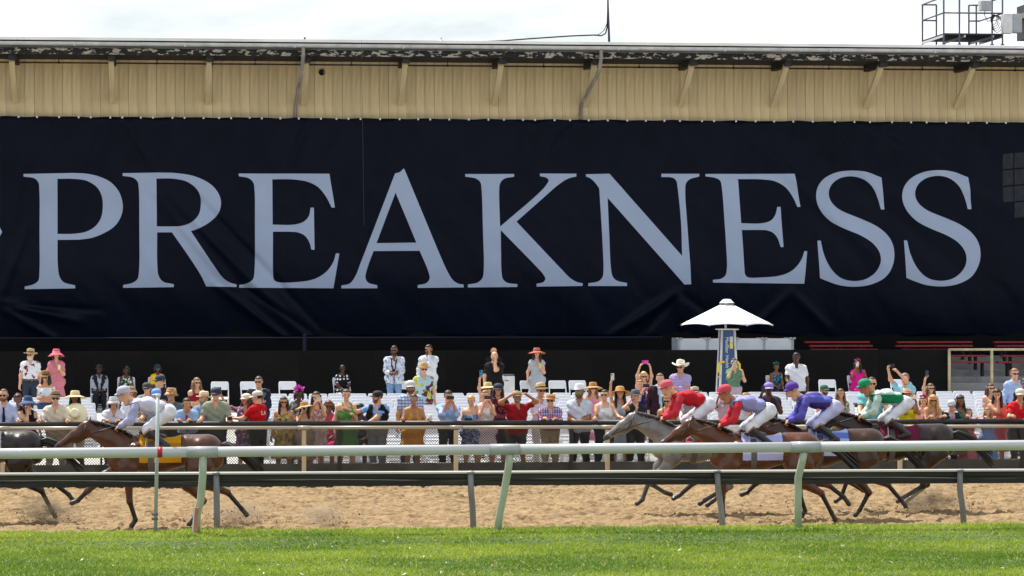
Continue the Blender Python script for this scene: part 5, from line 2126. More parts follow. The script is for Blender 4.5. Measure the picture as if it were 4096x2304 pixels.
def P(x, ytop, label, short=None, Y=None, H=None, fem=0, w=1.0, pose='down', yaw=0, hy=0, hp=0, lean=0, sit=0, skin='#c99576',
      hair=('short', '#3a2a1e'), hat=None, tilt=0, gl=None, brd=None, top=None, over=None, bot=None, hem=None, shoes='#2a2622',
      tie=None, belt=None, hold=None, extra=None, chair=0):
    """one racegoer. x, ytop: photo pixel of the head top (hat included)"""
    rj = random.Random(int(x * 7 + ytop))
    if not yaw:
        yaw = rj.uniform(-6, 6) if pose.startswith('lean') else rj.uniform(-16, 16)
    if not hy:
        hy = rj.uniform(-22, 10) - yaw * .5
    lean = math.radians(lean)
    hat_extra = 0
    if hat:
        hat_extra = HATS[hat[0]][7] if hat[0] in HATS else {'cap': .02, 'flatcap': .01, 'visor': 0, 'helmet': .03, 'flower': .05, 'feather': .11, 'pouf': .09}[hat[0]]
    hfac = ((.52 if sit else .90) + .85 * math.cos(lean)) / 1.75
    if Y is None:
        H = H or (1.66 if fem else 1.77)
        Y = solve_Y(x, ytop, H * hfac + hat_extra)
    else:
        zt = px(x, ytop, Y).z
        H = (zt - apron_z(Y) - hat_extra) / hfac
    # head sits forward of the feet when leaning
    shift = .78 * math.sin(lean) * H / 1.75
    X = pxX(x, Y - shift) + shift * math.sin(math.radians(yaw)) * -1
    root = empty('person', (X, Y, apron_z(Y)), math.radians(yaw))
    STANCE[:] = [rj.uniform(-1, 1), rj.uniform(0, .06)]
    B = person_body(H, fem, w, pose, lean, sit, math.radians(hy), math.radians(hp), skin)
    body_object(B, skin, root)
    reg, t, T = B['reg'], B['t'], B['T']
    front = T[:, 1] < 0.0
    torso = (reg == 'torso') | (reg == 'pelvis')
    trunk = torso | (reg == 'thigh')
    tz, tx = T[:, 2], np.abs(T[:, 0])
    kind, tcol = top if top else ('short', '#cccccc')
    tm = cloth(tcol)
    untuck = kind.endswith('+')
    kd = kind.rstrip('+')
    hemz = .84 if untuck else .985
    isdress = bot is not None and bot[0] in ('dress', 'shortdress')
    if kd == 'crop':
        mask = (reg == 'torso') & (tz > 1.16) & (tz < 1.40)
        mask |= (reg == 'uarm') & (t < .25)
    elif kd == 'strapless':
        mask = torso & (tz > .98) & (tz < 1.335)
    elif kd == 'halter':
        mask = torso & (tz > .98) & ((tz < 1.30) | ((tx < .10) & (tz < 1.44)))
        mask &= ~(front & (tx < .035 + (tz - 1.25) * .06) & (tz > 1.22))
    elif kd == 'tank':
        mask = torso & (tz > hemz) & ((tz < 1.34) | ((tx < B['sh'] - .035) & (tx > .06)) | ((tz < 1.40) & (tx < .13)))
    elif kd == 'oneshoulder':
        mask = torso & (tz > hemz) & (tz < 1.34 + T[:, 0] * .55)
    else:
        mask = torso & (tz > hemz)
        if untuck:
            mask |= (reg == 'thigh') & (tz > hemz) & (t < .2)
        vneck = front & (tx < .004 + np.clip(tz - 1.36, 0, 1) * .26) & (tz > 1.36)
        if kd not in ('crew', 'shortcrew'):
            mask &= ~vneck
        mask |= (reg == 'neck') & (tz < 1.50) & ~vneck
        if kd in ('short', 'shortcrew', 'crew'):
            mask |= (reg == 'uarm') & (t < .72)
        elif kd == 'cap':
            mask |= (reg == 'uarm') & (t < .3)
        elif kd == 'elbow':
            mask |= (reg == 'uarm')
        elif kd == 'long':
            mask |= (reg == 'uarm') | ((reg == 'farm') & (t < .93))
        elif kd == 'rolled':
            mask |= (reg == 'uarm') | ((reg == 'farm') & (t < .35))
    loose = np.full(len(T), .011, np.float32) + .016 * np.clip((1.30 - tz) / .3, 0, 1) * torso * (0 if fem else 1) + .010 * (reg == 'uarm') * t
    garment(B, 'dress_bodice' if isdress else 'shirt', mask, loose, tm, root)
    if over:
        ok_, oc = over
        om = cloth(oc)
        op_ = .012 + np.clip(tz - 1.08, 0, 1) * .13
        mk = trunk & (tz > (.80 if ok_ == 'blazer' else 1.0)) & ~(front & (tx < op_)) & (tz < 1.47)
        mk &= ~((reg == 'thigh') & (t > .22))
        if ok_ == 'blazer':
            mk |= (reg == 'uarm') | ((reg == 'farm') & (t < .88))
        garment(B, 'jacket' if ok_ == 'blazer' else 'vest', mk, loose + .016, om, root)
        if extra and extra[0] == 'lapel':
            lp = torso & front & (tz > 1.10) & (tx >= op_ - .02) & (tx < op_ + .035) & (tz < 1.45)
            garment(B, 'lapel', lp, loose + .024, cloth(extra[1]), root, wr=.002)
    bk, bc = bot if bot else ('trousers', '#22242c')
    bm2 = cloth(bc)
    if bk in ('trousers', 'shorts'):
        mk = ((reg == 'pelvis') | ((reg == 'torso') & (tz < 1.03))) & (tz < 1.03)
        mk |= (reg == 'thigh') & (t < (1.1 if bk == 'trousers' else .82))
        if bk == 'trousers':
            mk |= (reg == 'shin') & (t < .96)
        garment(B, bk, mk, np.full(len(T), .012, np.float32) + .012 * (reg == 'shin'), bm2, root)
    else:
        if sit:
            mk = ((reg == 'pelvis') | ((reg == 'torso') & (tz < 1.05))) | (reg == 'thigh') | ((reg == 'shin') & (t < .12))
            garment(B, 'skirt', mk, np.full(len(T), .022, np.float32), bm2, root)
        else:
            zh = hem if hem else {'shortdress': .60, 'dress': .42, 'skirt': .55}[bk]
            skirt(B, 'skirt', 1.075, zh, .125, .13 if zh > .5 else .16, bm2, root, ripple=.022)
    if belt and not sit:
        b_ = torso & (tz > .985) & (tz < 1.055)
        garment(B, 'belt', b_, .034, mat('belt ' + belt, belt, rough=.5), root, wr=0)
    for sd in (-1, 1):
        garment(B, 'shoe', ((reg == 'foot') | ((reg == 'shin') & (t > .95))) & (T[:, 0] * sd > 0), .007, mat('shoe ' + shoes, shoes, rough=.5), root, wr=0)
    if tie:
        q = MB()
        pts = [B['U'](0, -.115 - .02 * (i > 0), z) for i, z in enumerate((1.42, 1.33, 1.22, 1.12, 1.05))]
        pts = [Vector(p_) + Vector((0, -.022 * B['s'] * w, 0)) for p_ in pts]
        for a_, b_, w1, w2 in zip(pts[:-1], pts[1:], (.018, .022, .030, .034), (.022, .030, .034, .008)):
            q.add([a_ - Vector((w1, 0, 0)), a_ + Vector((w1, 0, 0)), b_ + Vector((w2, 0, 0)), b_ - Vector((w2, 0, 0)),
                   a_ + Vector((0, -.012, 0)), b_ + Vector((0, -.012, 0))], [(0, 4, 5, 3), (4, 1, 2, 5)])
        q.obj('tie', cloth(tie), root)
    if hair:
        at_head(hair_mesh(hair[0], hair[1]), B).obj('hair', mat('hair ' + hair[1], hair[1], rough=.55, var=.35, vscale=25, bump=.35, bscale=60), root, smooth=True)
    if hat:
        hk, hcol = hat[0], hat[1]
        hb = hat[2] if len(hat) > 2 else None
        a_, b_ = hat_meshes(hk)
        z_ = {'cap': .042, 'flatcap': .045, 'visor': .05, 'helmet': .035, 'flower': .095, 'feather': .10, 'pouf': .10}.get(hk, .052)
        ox = (.03 if hk == 'flower' else 0)
        tl = (math.radians(-6 if hk in HATS else 0), math.radians(tilt), 0)
        hm = mat('hat ' + hcol, hcol, rough=.8, var=.1, vscale=30, bump=.25, bscale=90) if ':' not in hcol else cloth(hcol)
        ho_ = at_head(a_, B, (ox, .008, z_), tl).obj('hat' if hk not in ('flower', 'feather', 'pouf') else 'headpiece', hm, root, smooth=True)
        nm = {'cap': 'peak', 'flatcap': 'peak', 'visor': 'peak', 'helmet': 'peak'}.get(hk, 'hat_band')
        bo = at_head(b_, B, (ox, .008, z_), tl).obj(nm, mat('hat ' + (hb or hcol), hb or hcol, rough=.7) if ':' not in (hb or hcol) else hm, ho_, smooth=True)
    if gl:
        glasses(B, root, 'round' if gl == 'clear' else 'sun', {'dark': (.008, .008, .009), 'mirror': (.10, .22, .42), 'green': (.10, .30, .18), 'clear': (.35, .38, .42)}[gl])
    if not gl or gl == 'clear':
        eyes(B, root)
    if brd:
        beard(B, root, brd)
    tag(root, label, 'person', RAIL_GROUP)
    people_xy.append((X, Y, sit))
    if sit or chair:
        seat_spots.append((X, Y + (.02 if sit else .3), math.radians(yaw * .5), label))
    if hold:
        for hh in (hold if isinstance(hold, list) else [hold]):
            held(hh[0], root, B, hh[1], short or label, hh[2] if len(hh) > 2 else 'mid', hh[3] if len(hh) > 3 else None)
    return root, B

# skin tones
LT, MD, TN, BR, DK = '#d3a284', '#c08c6c', '#a87550', '#7d4f34', '#4f3021'
FR = 62.8
# ------------------------------------------------------------- left part
P(15, 1557, 'bearded man in pale blue shirt and navy tie at far left', Y=FR + .1, w=1.1, pose='lean2', lean=8, hair=('thin', '#5a3a24'), gl='dark', brd='#6b4429', skin=LT, top=('long', '#b9c4e6'), tie='#1a2347', bot=('trousers', '#1d1f28'))
P(72, 1580, 'woman with dark red curls in black behind blue hat', H=1.60, fem=1, skin=BR, hair=('curly', '#3c1614'), top=('short', '#15141a'), bot=('trousers', '#18181c'))
P(112, 1582, 'woman in blue brimmed hat and black dress, hand at her mouth', Y=FR, fem=1, pose='face', lean=6, skin=LT, hair=('bob', '#8a6a44'), hat=('floppy', '#34507e', '#22365c'), gl='dark', top=('tank', '#141418'), bot=('dress', '#141418'))
P(183, 1478, 'woman in brown cowboy hat and white crop top taking a phone picture', 'woman in brown cowboy hat', H=1.64, fem=1, pose='text', hy=-6, hp=8, skin=MD, hair=('long', '#17110f'), hat=('cowboy', '#8d6238', '#3a2414'), gl='dark', top=('crop', '#d9dbe0'), bot=('trousers', '#2e4468'), hold=('phone', '#9cc3d8'))
P(222, 1560, 'man in brown banded trilby and cream shirt', Y=FR, pose='lean2', lean=6, hy=5, skin=LT, hair=('short', '#6a5138'), hat=('fedora', '#8d7a60', '#2a231d'), gl='dark', top=('rolled', '#d6cbb8'), bot=('trousers', '#b3a68c'))
P(300, 1561, 'woman in huge cream sun hat and black top', 'woman in huge cream sun hat', Y=FR + .25, fem=1, pose='chestl', hy=-8, skin=BR, hair=('long', '#17100d'), hat=('wide', '#dccb9c', '#cdb888'), top=('short', '#17161a'), bot=('shorts', '#b7a98d'), hold=('hat', '#e6dcb8', 'l', 'second cream straw hat held before her chest by woman in black'))
P(122, 1393, 'man in tan trilby and white shirt printed with red horses', H=1.74, w=1.08, pose='down', hy=-22, skin=LT, hair=('short', '#b4a89a'), hat=('panama', '#b59a72', '#241c16'), gl='dark', brd='#cfc8bd', top=('short', 'floral:#d5d8dc,#d5d8dc,#d5d8dc,#7c1f2b:16'), bot=('trousers', '#2b3345'), belt='#4c2e1a')
P(225, 1395, 'woman in pink hat and long pink dress with a drink', 'woman in pink hat and dress', H=1.68, fem=1, w=1.05, pose='chest', skin=LT, hair=('bob', '#4f1f1b'), hat=('floppy', '#d4566a', '#f0a0aa'), top=('short', '#c97888'), bot=('dress', '#c97888'), hem=.30, hold=('cup', '#e8dfa0', 'r'))
P(397, 1457, 'seated man in black fedora and dark waistcoat by the hoarding', Y=78.55, sit=1, pose='lap', hy=-18, skin=DK, hair=('short', '#120e0c'), hat=('fedora', '#17161a', '#0b0b0c'), brd='#15100d', top=('long', '#9aa3ad'), over=('vest', '#141a2a'), bot=('trousers', '#161820'))
P(505, 1463, 'seated woman with green headpiece and patterned green top', Y=78.65, fem=1, sit=1, pose='lap', hy=-12, skin=DK, hair=('bob', '#120d0b'), hat=('flower', '#1d7a4c'), top=('tank', 'floral:#16543a,#d8dcd8,#111111:26'), bot=('skirt', '#111412'))
P(630, 1456, 'seated woman in navy hat and bright yellow top', Y=78.65, fem=1, w=1.1, sit=1, pose='lap', hy=-10, skin=DK, hair=('bob', '#120d0b'), hat=('bucket', '#1c2538', '#0f1524'), gl='clear', top=('elbow', '#d8b218'), bot=('trousers', '#22222a'))
P(640, 1499, 'man in navy cap and navy polo looking left', H=1.80, yaw=-25, hy=-40, skin=LT, hair=('short', '#4a3626'), hat=('cap', '#202a44', '#1a2238'), gl='dark', top=('short', '#1d2436'), bot=('trousers', '#30343c'), pose='cross')
P(588, 1529, 'man in dark grey cap and sunglasses behind the white silks', H=1.74, skin=LT, hat=('cap', '#3a3d40', '#2b2d30'), gl='dark', top=('short', '#8d949c'), bot=('trousers', '#40444c'), pose='cross')
P(525, 1543, 'person in round beige bucket hat', H=1.66, fem=1, skin=MD, hair=('bob', '#7c5a3a'), hat=('bucket', '#b8a488', '#8a6a50'), top=('short', '#c9ccd6'), bot=('dress', '#c9ccd6'))
P(625, 1553, 'man in pale blue cap and grey polo at the fence', Y=FR + .3, w=1.12, pose='lean2', lean=6, skin=LT, hat=('cap', '#6d9bd6', '#88b2e4'), top=('short', '#8b90a2'), bot=('trousers', '#3a3f4c'))
P(685, 1551, 'person in colourful floral bucket hat and grey shirt', Y=FR + .5, w=1.05, pose='clasp', skin=MD, hair=('short', '#6a4a30'), hat=('bucket', 'floral:#c46a4c,#d7b04a,#4a7a5c,#e6d8c8:40', '#c4845c'), top=('short', '#5a616e'), bot=('trousers', '#30343c'))
P(455, 1585, 'man in white bucket hat and white shirt at the fence', Y=FR, pose='lean', lean=10, skin=MD, hat=('bucket', '#cfd2d8', '#b8bcc6'), top=('short', '#c8ccd8'), bot=('trousers', '#4a505c'))
P(787, 1512, 'woman with long brown hair and dark red sleeveless top', H=1.68, fem=1, pose='cross', hy=4, skin=LT, hair=('long', '#7b5636'), gl='dark', top=('tank', '#8c1722'), bot=('trousers', '#2a2c34'))
P(815, 1563, 'man in cream straw hat and denim shirt', Y=FR + .45, yaw=-15, hy=-30, pose='lean2', skin=LT, hair=('short', '#7c6a58'), hat=('fedora', '#d9cba6', '#c08058'), brd='#8a7868', gl=None, top=('long', '#7d98b4'), bot=('trousers', '#3a4458'))
P(747, 1593, 'dark haired man in light blue polo with red lanyard leaning on the fence', Y=FR, pose='lean', lean=20, hy=25, skin=MD, hair=('short', '#1d1512'), top=('short', '#8fb0d4'), tie='#8a2a36', bot=('trousers', '#30384c'))
P(863, 1548, 'man in navy cap and sage green shirt with both hands on the fence', Y=FR, w=1.08, pose='lean2', lean=12, hy=-8, skin=LT, hair=('short', '#5a4030'), hat=('cap', '#23283c', '#1c2030'), gl='dark', top=('short', '#8d9684'), bot=('trousers', '#3c4048'), hold=('camera', '#26262a', 'r', 'small dark camera in the hand of man in sage green shirt'))
P(985, 1572, 'woman in floral purple dress raising her phone to the left', 'woman in floral purple dress', Y=FR + .4, fem=1, pose='uplout', yaw=-20, hy=-20, skin=MD, hair=('long', '#4a2818'), hat=('cap', '#d8cfba', '#cbbfa2'), top=('short', 'floral:#5c4a6a,#b08aa8,#c8b8c4,#3a2c48,#8c3c50:30'), bot=('shortdress', 'floral:#5c4a6a,#b08aa8,#c8b8c4,#3a2c48,#8c3c50:30'), hold=('phone', '#22242a', 'l'))
r_, B_ = P(1030, 1562, 'man in red polo with white lettering and pale cap, back turned', Y=FR, w=1.08, pose='lean2', yaw=-128, hy=18, hp=6, skin=LT, hair=('short', '#241a14'), hat=('cap', '#c9c5ba', '#d8d4ca'), top=('shortcrew', '#c00d1a'), bot=('trousers', '#15151a'))
me = text_mesh('S.A', .125, m_ltr, 'back_print')
o = put(bpy.data.objects.new('back_print', me), r_)
s_ = B_['s']
o.location = (.115 * s_, .172 * s_ * 1.04, 1.28 * s_)
o.rotation_euler = (math.radians(84), 0, math.pi)
P(1035, 1507, 'grey haired man in navy blazer and white shirt with a programme', 'man in navy blazer', H=1.78, w=1.05, pose='chest', hy=-14, skin=MD, hair=('short', '#33302e'), gl='dark', top=('long', '#c9d0e4'), over=('blazer', '#1c2036'), bot=('trousers', '#23252e'), hold=('program', '#57524a', 'r'))
P(1195, 1540, 'woman under a huge magenta feather hat', H=1.64, fem=1, skin=DK, hair=('bob', '#120d0b'), hat=('feather', '#c23aa8'), gl='dark', top=('short', 'floral:#3c5c3a,#a88a9c,#2a2a30:24'), bot=('dress', '#2a3430'))
P(1135, 1588, 'smiling woman with sunglasses in yellow floral dress', Y=FR, fem=1, pose='down', skin=MD, hair=('long', '#181210'), gl='dark', top=('tank', 'floral:#a78a56,#6a5a34,#d4bb80,#3a3424:34'), bot=('dress', 'floral:#b89a58,#7a6638,#d8c184,#3a3424:34'))
P(1218, 1604, 'woman in straw hat with yellow band aiming a camera', 'woman in straw hat with yellow band', Y=FR, fem=1, pose='phonel', hy=-10, skin=MD, hair=('curlylong', '#2a1512'), hat=('wide', '#b8935c', '#d8a818'), tilt=-10, top=('tank', '#b39a86'), bot=('dress', '#a08c7c'), hold=('camera', '#8f8f8c', 'l', 'silver camera held up by woman in straw hat with yellow band'))
P(1265, 1568, 'dark haired woman in pink floral dress filming with both hands', 'woman in pink floral dress', Y=FR + .25, fem=1, pose='phone', hy=-6, skin=LT, hair=('long', '#231714'), gl='dark', top=('tank', 'floral:#d8b8b4,#c48a90,#e8dcd8,#a8606c:30'), bot=('dress', 'floral:#d8b8b4,#c48a90,#e8dcd8,#a8606c:30'), hold=('phone', '#c9c2b4'))
P(1315, 1603, 'seated woman in hot pink blouse and sunglasses', Y=FR + 1.3, fem=1, w=1.15, sit=1, pose='lap', skin=BR, hair=('bob', '#5a2a1c'), gl='dark', top=('elbow', '#d9236e'), bot=('skirt', '#d0206a'))
P(1385, 1558, 'woman in green dress with tattooed arms holding a pink can', 'woman in green dress', Y=FR, fem=1, pose='chest', skin=LT, hair=('short', '#3f2a20'), top=('tank', '#62904f'), bot=('dress', '#4f8444'), hem=.62, hold=('can', '#c88a94', 'l'))
P(1440, 1615, 'seated man in charcoal shirt behind woman in green', Y=FR + 1.3, sit=1, pose='lap', hy=-35, skin=DK, hair=('short', '#120e0c'), top=('short', '#3a3d44'), bot=('shorts', '#202226'))
P(1510, 1562, 'bearded man in black cap and black waistcoat pointing left', 'man pointing left', Y=FR, w=1.12, pose='point', yaw=-20, hy=-45, skin=LT, hair=('short', '#4a2c1a'), hat=('cap', '#14161a', '#14161a'), brd='#7a4426', top=('short', '#7fa6dc'), over=('vest', '#121317'), bot=('trousers', '#7d7e80'), hold=('can', '#bdbdbd', 'r'))
P(1370, 1461, 'seated woman in black dress with white polka dots', Y=78.35, fem=1, w=1.15, sit=1, pose='lap', hy=-10, skin=DK, hair=('short', '#120e0c'), gl='dark', top=('short', 'dots:#0d0e18,#d8dae0:11'), bot=('skirt', 'dots:#0d0e18,#d8dae0:11'))
P(1577, 1384, 'man in white and black patterned blazer and jeans', H=1.80, pose='clasp', skin=BR, hair=('short', '#14100e'), gl='dark', brd='#15100d', top=('long', '#d6d8de'), over=('blazer', 'floral:#c6cee0,#c6cee0,#c6cee0,#1c2030:44'), extra=('lapel', '#0c0d12'), bot=('trousers', '#6f8fb6'))
P(1715, 1380, 'man in loose white shirt touching his collar', H=1.82, w=1.05, pose='facer', yaw=-10, hy=-25, skin=TN, hair=('short', '#17120f'), gl='dark', brd='#17120f', top=('long+', '#d3d6de'), bot=('trousers', '#c8c4b8'))
P(1695, 1448, 'man in tan straw hat and colourful print shirt', H=1.77, w=1.14, pose='down', yaw=8, hy=-6, skin=LT, hair=('short', '#a89c90'), hat=('panama', '#c39f66', '#a8864e'), gl='dark', top=('short+', 'floral:#a6c2cc,#b4b34a,#7c8c2c,#5c2a38,#c8c870:12'), bot=('trousers', '#8a3a44'))
P(1642, 1521, 'man in white cap and blue plaid shirt', Y=FR + 1.0, w=1.08, pose='down', hy=-10, skin=MD, hair=('short', '#4a3426'), hat=('cap', '#c4c2bc', '#b6b4ae'), gl='dark', brd='#4a3426', top=('short', 'plaid:#c4cedc,#8398bc,#6d83ac:15'), bot=('trousers', '#383c48'))
P(1655, 1577, 'cheering woman in mustard halter dress with blue mirrored glasses', 'woman in mustard halter dress', Y=FR, fem=1, w=1.06, pose='lean2', lean=10, hy=-20, hp=-6, skin=TN, hair=('bun', '#241712'), gl='mirror', top=('halter', '#cf9526'), bot=('dress', '#cf8c1c'), hem=.50, hold=('cup', '#c9d6d4', 'r'))
P(1793, 1563, 'dark haired man in light blue shirt photographing with a phone', 'man in light blue shirt', Y=FR, pose='phone', hp=6, skin=MD, hair=('short', '#16100e'), top=('rolled', '#9fb6e2'), bot=('trousers', '#101116'), hold=('phone', '#1b1d24'))
P(1885, 1582, 'blonde woman in blue strapless dress looking at her phone', 'blonde woman in blue strapless dress', Y=FR, fem=1, pose='text', hp=10, skin=LT, hair=('bun', '#c8a468'), top=('strapless', 'floral:#6580aa,#8ea4c8,#445c88:30'), bot=('shortdress', 'floral:#3a4668,#5c6a94,#aab4cc:40'), hold=('phone', '#15161a'))
# ------------------------------------------------------------- middle
P(1978, 1407, 'bearded bald man in black polo with his hand at his chin', H=1.76, w=1.15, pose='facer', hy=5, skin=LT, hair=None, brd='#8a8078', top=('short+', '#101013'), bot=('trousers', '#3f5470'))
P(1975, 1390, 'second bald man in black hidden behind the first', H=1.84, Y=78.85, pose='cross', skin=LT, hair=None, top=('short+', '#121216'), bot=('trousers', '#202228'))
P(2147, 1390, 'woman in salmon wide hat and pale grey dress with a drink', 'woman in salmon hat', H=1.68, fem=1, pose='chest', hy=-6, skin=LT, hair=('long', '#3c1812'), hat=('wide', '#b8614e', '#a04c3c'), top=('cap', '#a8aeb8'), bot=('dress', '#a8aeb8'), hem=.28, hold=('cup', '#d8b84a', 'r'))
P(1952, 1527, 'woman in straw hat lifting a blue phone high', 'woman in straw hat', H=1.66, fem=1, pose='upl', skin=LT, hair=('long', '#4a3020'), hat=('wide', '#d4bb88', '#b89c64'), gl='dark', top=('tank', '#c8604c'), bot=('dress', '#c8604c'), hold=('phone', '#2c7ca0', 'l'))
P(1992, 1532, 'woman in dark cap and maroon top carrying a yellow bag', 'woman in dark cap', Y=FR + .7, fem=1, yaw=15, pose='down', skin=MD, hair=('long', '#1a1210'), hat=('cap', '#1e2636', '#1e2636'), top=('short', 'floral:#4c1a26,#2a1018,#8c4a58:26'), bot=('dress', '#2a2028'), hold=('bag', '#e6e01c', 'r', 'bright yellow bag on the arm of woman in dark cap'))
P(1940, 1562, 'woman in white sleeveless dress filming with her phone', 'woman in white sleeveless dress', Y=FR, fem=1, pose='phone', hp=-4, skin=LT, hair=('tied', '#8a5c34'), top=('tank', '#dcd6d8'), bot=('dress', '#d9cccf'), hem=.58, hold=('phone', '#23303a'))
P(2068, 1562, 'bearded man in dark red polo and tan flat cap shading his eyes', Y=FR, w=1.14, pose='head', hy=-5, skin=TN, hair=('short', '#3a2a20'), hat=('flatcap', '#a38660', '#8c7050'), brd='#8c847c', top=('short+', '#8c0f1c'), bot=('shorts', '#26272a'))
P(2163, 1530, 'man in black banded straw hat and white shirt with folded arms', Y=FR + .8, pose='cross', hy=8, skin=MD, hair=('short', '#a09488'), hat=('panama', '#c8ad78', '#17140f'), gl='dark', top=('long', '#cfcfde'), bot=('trousers', '#cfc8c2'), belt='#1c1814')
P(2203, 1573, 'man in red banded boater and checked shirt leaning on the fence', Y=FR, w=1.05, pose='lean', lean=16, hy=-12, skin=LT, hair=('short', '#c8c4bc'), hat=('boater', '#cfb07a', '#a81420'), gl='dark', top=('long', 'plaid:#d8d0dc,#a83a58,#4a5a9c,#c04a60:20'), bot=('trousers', '#b8a88c'))
P(2318, 1534, 'bearded man in white panama and pale shirt with clasped hands', Y=FR, w=1.14, pose='clasp', hy=-6, skin=TN, hair=('short', '#4a3626'), hat=('panama', '#dcdce0', '#c4c4cc'), gl='green', brd='#5c4632', top=('short+', '#c3cadb'), bot=('trousers', '#121317'))
P(2372, 1527, 'woman in floppy tan hat and pink top', H=1.66, fem=1, pose='down', hy=-5, skin=LT, hair=('long', '#8a5a38'), hat=('wide', '#b4884e', '#9c7440'), gl='dark', top=('tank', '#d88a9c'), bot=('dress', '#d07c92'))
P(2418, 1560, 'woman with short dark hair in white tank top', Y=FR, fem=1, w=1.06, pose='lean2', hy=-20, hp=-8, skin=LT, hair=('short', '#1c1412'), gl='dark', top=('tank', '#d9d9de'), bot=('trousers', '#2a2c30'))
P(2480, 1545, 'woman in wide tan hat and pale blue dress holding a white phone aloft', 'woman in wide tan hat', Y=FR + .55, fem=1, pose='upl', hp=-12, skin=LT, hair=('long', '#21150f'), hat=('wide', '#c8964e', '#a87838'), top=('tank', '#aebfcc'), bot=('dress', '#b8c6d0'), hold=('phone', '#d8d6d2', 'l'))
P(2542, 1555, 'woman in grey trilby and dark v neck top touching her ear', Y=FR, fem=1, w=1.1, pose='earl', hy=-4, skin=LT, hair=('short', '#6a5c50'), hat=('fedora', '#5c6670', '#2a3036'), top=('cap', 'dots:#1c1c22,#3a3a44:60'), bot=('trousers', '#15161b'))
P(2575, 1488, 'blonde woman in magenta top with both arms up and a pink phone', 'blonde woman in magenta top', H=1.66, fem=1, pose='high', skin=LT, hair=('bob', '#c9a468'), gl='dark', top=('tank', '#d01a80'), bot=('dress', '#d01a80'), hold=('phone', '#d84aa0'))
P(2562, 1520, 'woman in royal blue dress filming behind the grey trilby', 'woman in royal blue dress', H=1.62, fem=1, pose='phone', skin=LT, hair=('short', '#8a5c34'), top=('tank', '#1c2a78'), bot=('dress', '#1c2a78'), hold=('phone', '#2a2c30'))
P(2640, 1495, 'young man in round glasses and maroon blazer', H=1.80, pose='chest', hy=-4, skin=LT, hair=('short', '#6a4428'), gl='clear', top=('long', '#a6cbe4'), over=('blazer', '#2c0f1c'), bot=('trousers', '#1c1a20'))
P(2722, 1437, 'man in white cowboy hat and striped lilac shirt with folded arms', H=1.82, w=1.12, pose='cross', skin=MD, hair=('short', '#6a5444'), hat=('cowboy', '#e2dccb', '#cfc6b0'), gl='dark', top=('long', 'hstripe:#b0a4cc,#9488b8:28'), bot=('trousers', '#c2b0b4'))
P(2668, 1575, 'woman with red flower in her hair and orange dress', Y=FR, fem=1, w=1.08, pose='down', skin=MD, hair=('short', '#5a2a1c'), hat=('flower', '#d0141c'), gl='dark', top=('tank', '#a85a1c'), bot=('trousers', '#c8141a'))
P(2778, 1545, 'man in grey straw hat behind the red silks', H=1.74, w=1.05, skin=MD, hat=('fedora', '#b5ad96', '#4a4438'), gl='dark', top=('long', '#8a8088'), bot=('trousers', '#4a4650'))
P(2900, 1541, 'woman with bright orange flower in her hair', H=1.66, fem=1, pose='phonel', skin=BR, hair=('bun', '#17100d'), hat=('flower', '#e8481c'), top=('short', '#b0949c'), bot=('dress', '#b0949c'))
P(2985, 1570, 'woman in round tan hat and white top drinking', H=1.62, fem=1, pose='facer', hy=-15, skin=LT, hair=('bob', '#6a4a32'), hat=('floppy', '#b89a6c', '#8c7048'), gl='dark', top=('short', '#ccd0dc'), bot=('dress', '#ccd0dc'))
P(3075, 1529, 'man in lilac cap and dark purple polo holding a phone', 'man in lilac cap', Y=FR + .9, pose='phonel', skin=DK, hair=('short', '#15100d'), hat=('cap', '#8a78c0', '#a898d4'), gl='dark', top=('short', '#2c2340'), bot=('trousers', '#24222c'), hold=('phone', '#2c2c34', 'l'))
P(2936, 1434, 'woman in green blouse photographing beside the blue tower', 'woman in green blouse', H=1.68, Y=None, fem=1, pose='phonel', hy=-18, hp=-8, skin=LT, hair=('bun', '#2a1a14'), gl='dark', top=('short', '#5c8264'), bot=('trousers', '#b4a4ac'), hold=('phone', '#8fb8b0', 'l'))
P(3185, 1412, 'big man in white short sleeved shirt carrying a programme', 'man in white shirt', H=1.84, w=1.2, pose='program', yaw=-6, hy=-28, hp=-5, skin=DK, hair=('short', '#100d0b'), gl='dark', top=('short+', '#d2d4dc'), bot=('trousers', '#1c2030'), hold=('program', '#77705c', 'l'))
P(3105, 1441, 'seated woman with teal feather fascinator', Y=78.55, fem=1, sit=1, pose='lap', hy=-20, skin=BR, hair=('bun', '#15100d'), hat=('pouf', '#0f8a84'), top=('tank', 'floral:#17405c,#2a8aa0,#142038,#6a7aa0:24'), bot=('skirt', '#142038'))
P(3430, 1428, 'seated woman in magenta with matching headpiece and phone', 'seated woman in magenta', Y=78.45, fem=1, w=1.1, sit=1, pose='phonel', skin=BR, hair=('long', '#15100d'), hat=('pouf', '#d02c84'), top=('elbow', '#c81e86'), bot=('skirt', '#c81e86'), hold=('phone', '#d8c4c0', 'l'))
P(3297, 1538, 'man in dark green cap sitting behind the purple silks', H=1.78, Y=66.3, sit=0, pose='clasp', hy=15, skin=MD, hair=('short', '#3a2a20'), hat=('cap', '#2f5a44', '#3c6a50'), gl='dark', brd='#3a2a20', top=('short', '#3c3d4a'), bot=('shorts', '#2c2e34'))
P(3362, 1556, 'woman with beaded headband behind the green silks', H=1.62, fem=1, pose='clasp', hy=-15, skin=MD, hair=('long', '#5c4030'), top=('short', 'floral:#8a8478,#4a4640,#b8b0a4:28'), bot=('dress', '#6a645c'))
P(3487, 1510, 'balding man in teal polo with hands on the fence', Y=FR, w=1.12, pose='lean2', hy=-5, skin=LT, hair=('thin', '#2a1c16'), gl='dark', top=('short', '#6fb4b8'), bot=('trousers', '#4a5664'))
